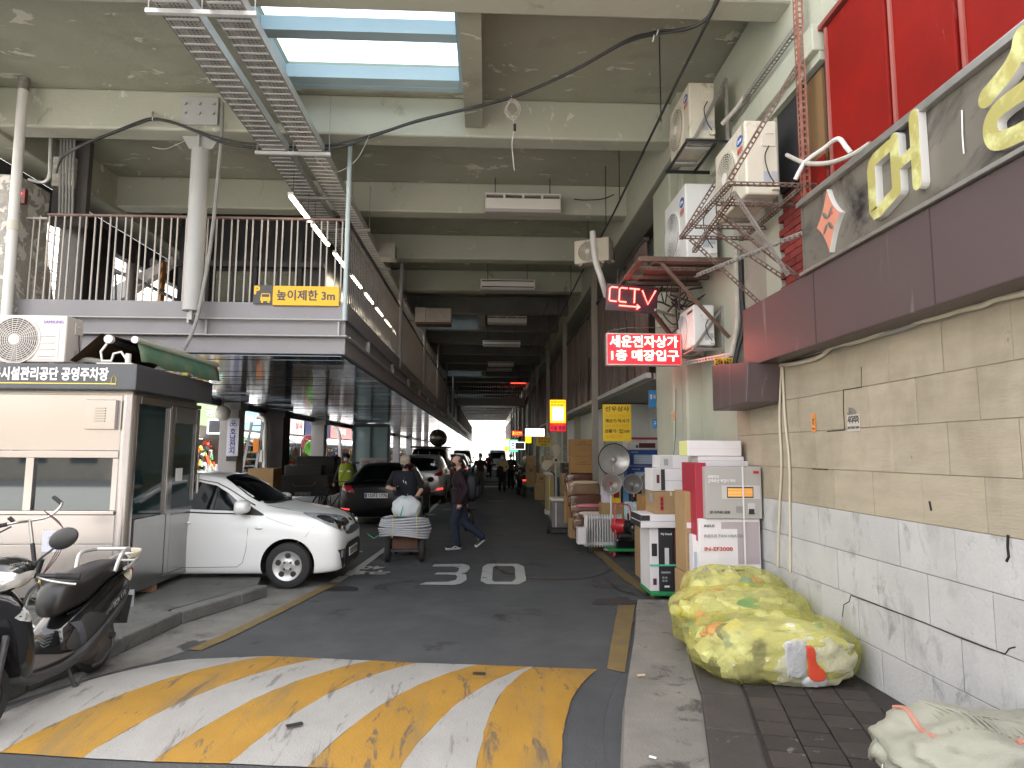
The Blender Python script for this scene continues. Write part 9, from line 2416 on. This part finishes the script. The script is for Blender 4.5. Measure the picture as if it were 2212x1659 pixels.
def bag(label, c, r, seed, n=80, rz=0, rimt=True):
 t = thing('rubbish_bag', label, 'rubbish bag', c, rz, 'yellow rubbish bags heaped on the pavement')
 lumpy((0, 0, r[2] * .92), r, seed, .08, 1.6, 96, 48, 3.1, -r[2] * .90, .035, 8).build('bag_film', FILMY, t, True)
 rr = random.Random(seed); mb = MB()
 for i in range(n):
  mb.m(rr.choice([0, 0, 1, 1, 2, 2, 7, 9, 9, 8, 3, 4, 5, 6]))
  d_ = Vector((rr.uniform(-1, 1), rr.uniform(-1, .6), rr.uniform(-.5, 1))).normalized() * rr.uniform(.78, .88)
  p = (d_.x * r[0], d_.y * r[1], r[2] * (.92 + d_.z * .95))
  k_ = rr.random()
  if k_ < .4: mb.cbox(p, (rr.uniform(.05, .2), rr.uniform(.05, .15), rr.uniform(.03, .12)), (rr.uniform(-1, 1), rr.uniform(-1, 1), rr.uniform(0, 3)))
  elif k_ < .7: d = Vector((rr.uniform(-1, 1), rr.uniform(-1, 1), rr.uniform(-.4, .4))).normalized() * .09; mb.cyl(Vector(p) - d, Vector(p) + d, rr.uniform(.025, .04), rr.uniform(.015, .04), 8)
  else: mb.ell(p, (rr.uniform(.05, .11), rr.uniform(.05, .1), rr.uniform(.04, .08)), 9, 6)
 tag(mb.build('contents', TRASH, t), kind='stuff')
 lumpy((0, 0, r[2] * .90), (r[0] * .78, r[1] * .76, r[2] * .82), seed + 50, .18, 2.4, 40, 24, 2.6).build('filling', M('pale_filling', (.60, .58, .48), (.30, .30, .22), 5, .6, bump=.6, bscale=16), t, True)
 return t
b1_ = bag('front yellow rubbish bag with a torn side showing orange cloth and white paper', (2.17, 5.02, .115), (.60, .34, .235), 1, 42, rad(-3))
# torn side: pieces bulging out towards the viewer
lumpy((.12, -.255, .20), (.36, .10, .18), 77, .16, 2.6, 50, 26, 2.4, None, .09).build('bulging_contents', M('cream_crumple', (.52, .50, .33), (.40, .38, .24), 6, .5, bump=.7, bscale=18), b1_, True)
lumpy((.04, -.335, .22), (.075, .03, .125), 78, .12, 2.2, 24, 16, 5).build('white_packet', M('foil_white', (.50, .50, .49), (.36, .36, .36), 9, .3, bump=.5, bscale=20), b1_, True)
MB().prism(smooth_poly([(.11, .31), (.17, .30), (.18, .20), (.24, .14), (.22, .08), (.13, .09), (.12, .2)], 3), (0, -.365, 0), AX, AZ, (0, .03, 0)).build('orange_cloth', M('orange_red_cloth', (.62, .07, .03), (.5, .05, .02), 12, .6), b1_, bevel=.008)
lumpy((-.20, -.30, .23), (.05, .03, .11), 79, .25, 3, 24, 16, 2.4).build('black_scrap', M('black_film', (.018, .018, .02)), b1_, True)
lumpy((.40, -.20, .16), (.03, .03, .06), 80, .2, 3, 18, 12, 2.4).build('green_scrap', M('dark_green_scrap', (.03, .05, .025), rough=.5), b1_, True)
lumpy((.17, -.33, .075), (.09, .03, .04), 81, .2, 3, 20, 12, 3).build('white_scrap', MATS['foil_white'], b1_, True)
bag('middle yellow rubbish bag with orange film and bottles, behind the front one', (2.20, 5.68, .115), (.58, .32, .27), 2, 44, rad(4))
bag('rear yellow rubbish bag full of plastic bottles at the foot of the box tower', (2.32, 6.18, .115), (.47, .28, .31), 3, 40, rad(-2))
mb = MB(); a = PY(1500, 1325, 5.6)
mb.tube(spline([a, a + Vector((-.07, -.02, 0)), a + Vector((-.13, -.03, .01)), a + Vector((-.19, -.06, .05)), a + Vector((-.24, -.10, .06))], 3), [.09, .07, .05, .035, .028, .022, .026, .035, .042, .048, .05, .045, .03], 9)
t = [o for o in COL.objects if o.get('label', '').startswith('middle yellow')][0]
mb.v = [((v[0] - 2.20), (v[1] - 5.68), v[2] - .115) for v in mb.v]
mb.build('knotted_neck', FILMY, t, True)
# pale woven sack at the right bottom corner
WOV = M('woven_sack', (.33, .325, .26), (.27, .265, .21), 3, .55, bump=.35, bscale=160, stain=(.32, .32, .27), sscale=4, sthr=.6, sharp=.1)
sk = thing('woven_sack', 'pale green woven sack with red stripes in the bottom right corner', 'sack', (2.42, 3.18, .115), rad(-10))
lumpy((0, 0, .20), (.46, .34, .215), 12, .16, 1.7, 96, 50, 2.6, -.19, .05, 4).build('sack_cloth', WOV, sk, True)
bvs = bvh_of(lumpy((0, 0, .20), (.46, .34, .215), 12, .16, 1.7, 96, 50, 2.6, -.19, .05, 4))
def onsack(pts, r, m, name):
 P = []
 for x, y in pts:
  h, nr, i, d = bvs.ray_cast(Vector((x, y, 2)), Vector((0, 0, -1)), 3)
  if h: P.append(h + Vector((0, 0, .002)))
 if len(P) > 1: MB().tube(spline(P, 4), r, 6).build(name, m, sk, smooth=True)
REDS = M('faded_red_stripe', (.42, .12, .09), (.5, .28, .2), 20, .7)
onsack([(-.34, .20), (-.33, .08), (-.32, -.05), (-.31, -.15)], .012, REDS, 'red_stripe'); onsack([(.0, -.22), (.12, -.20), (.25, -.16), (.38, -.12)], .012, REDS, 'red_stripe')
for k_ in range(10): onsack([(-.26 + .018 * k_, .16 - .02 * k_), (-.22 + .03 * k_, .0), (-.24 + .035 * k_, -.16)], .006, WOV, 'sack_pleat')
MB().tube(spline([(-.40, .0, .17), (-.47, .02, .20), (-.50, .05, .21)], 4), [.08, .07, .06, .05, .045, .04, .04, .045, .06], 10).build('tied_neck', WOV, sk, True)
MB().tube(spline([(-.47, .02, .20), (-.50, -.02, .12), (-.49, -.04, .06)], 4), .003, 5).build('string', INKW, sk)
# -- hand the finished place to the scene
if '_o' in _texts: bpy.data.objects.remove(_texts['_o'])
SC.collection.children.link(COL)
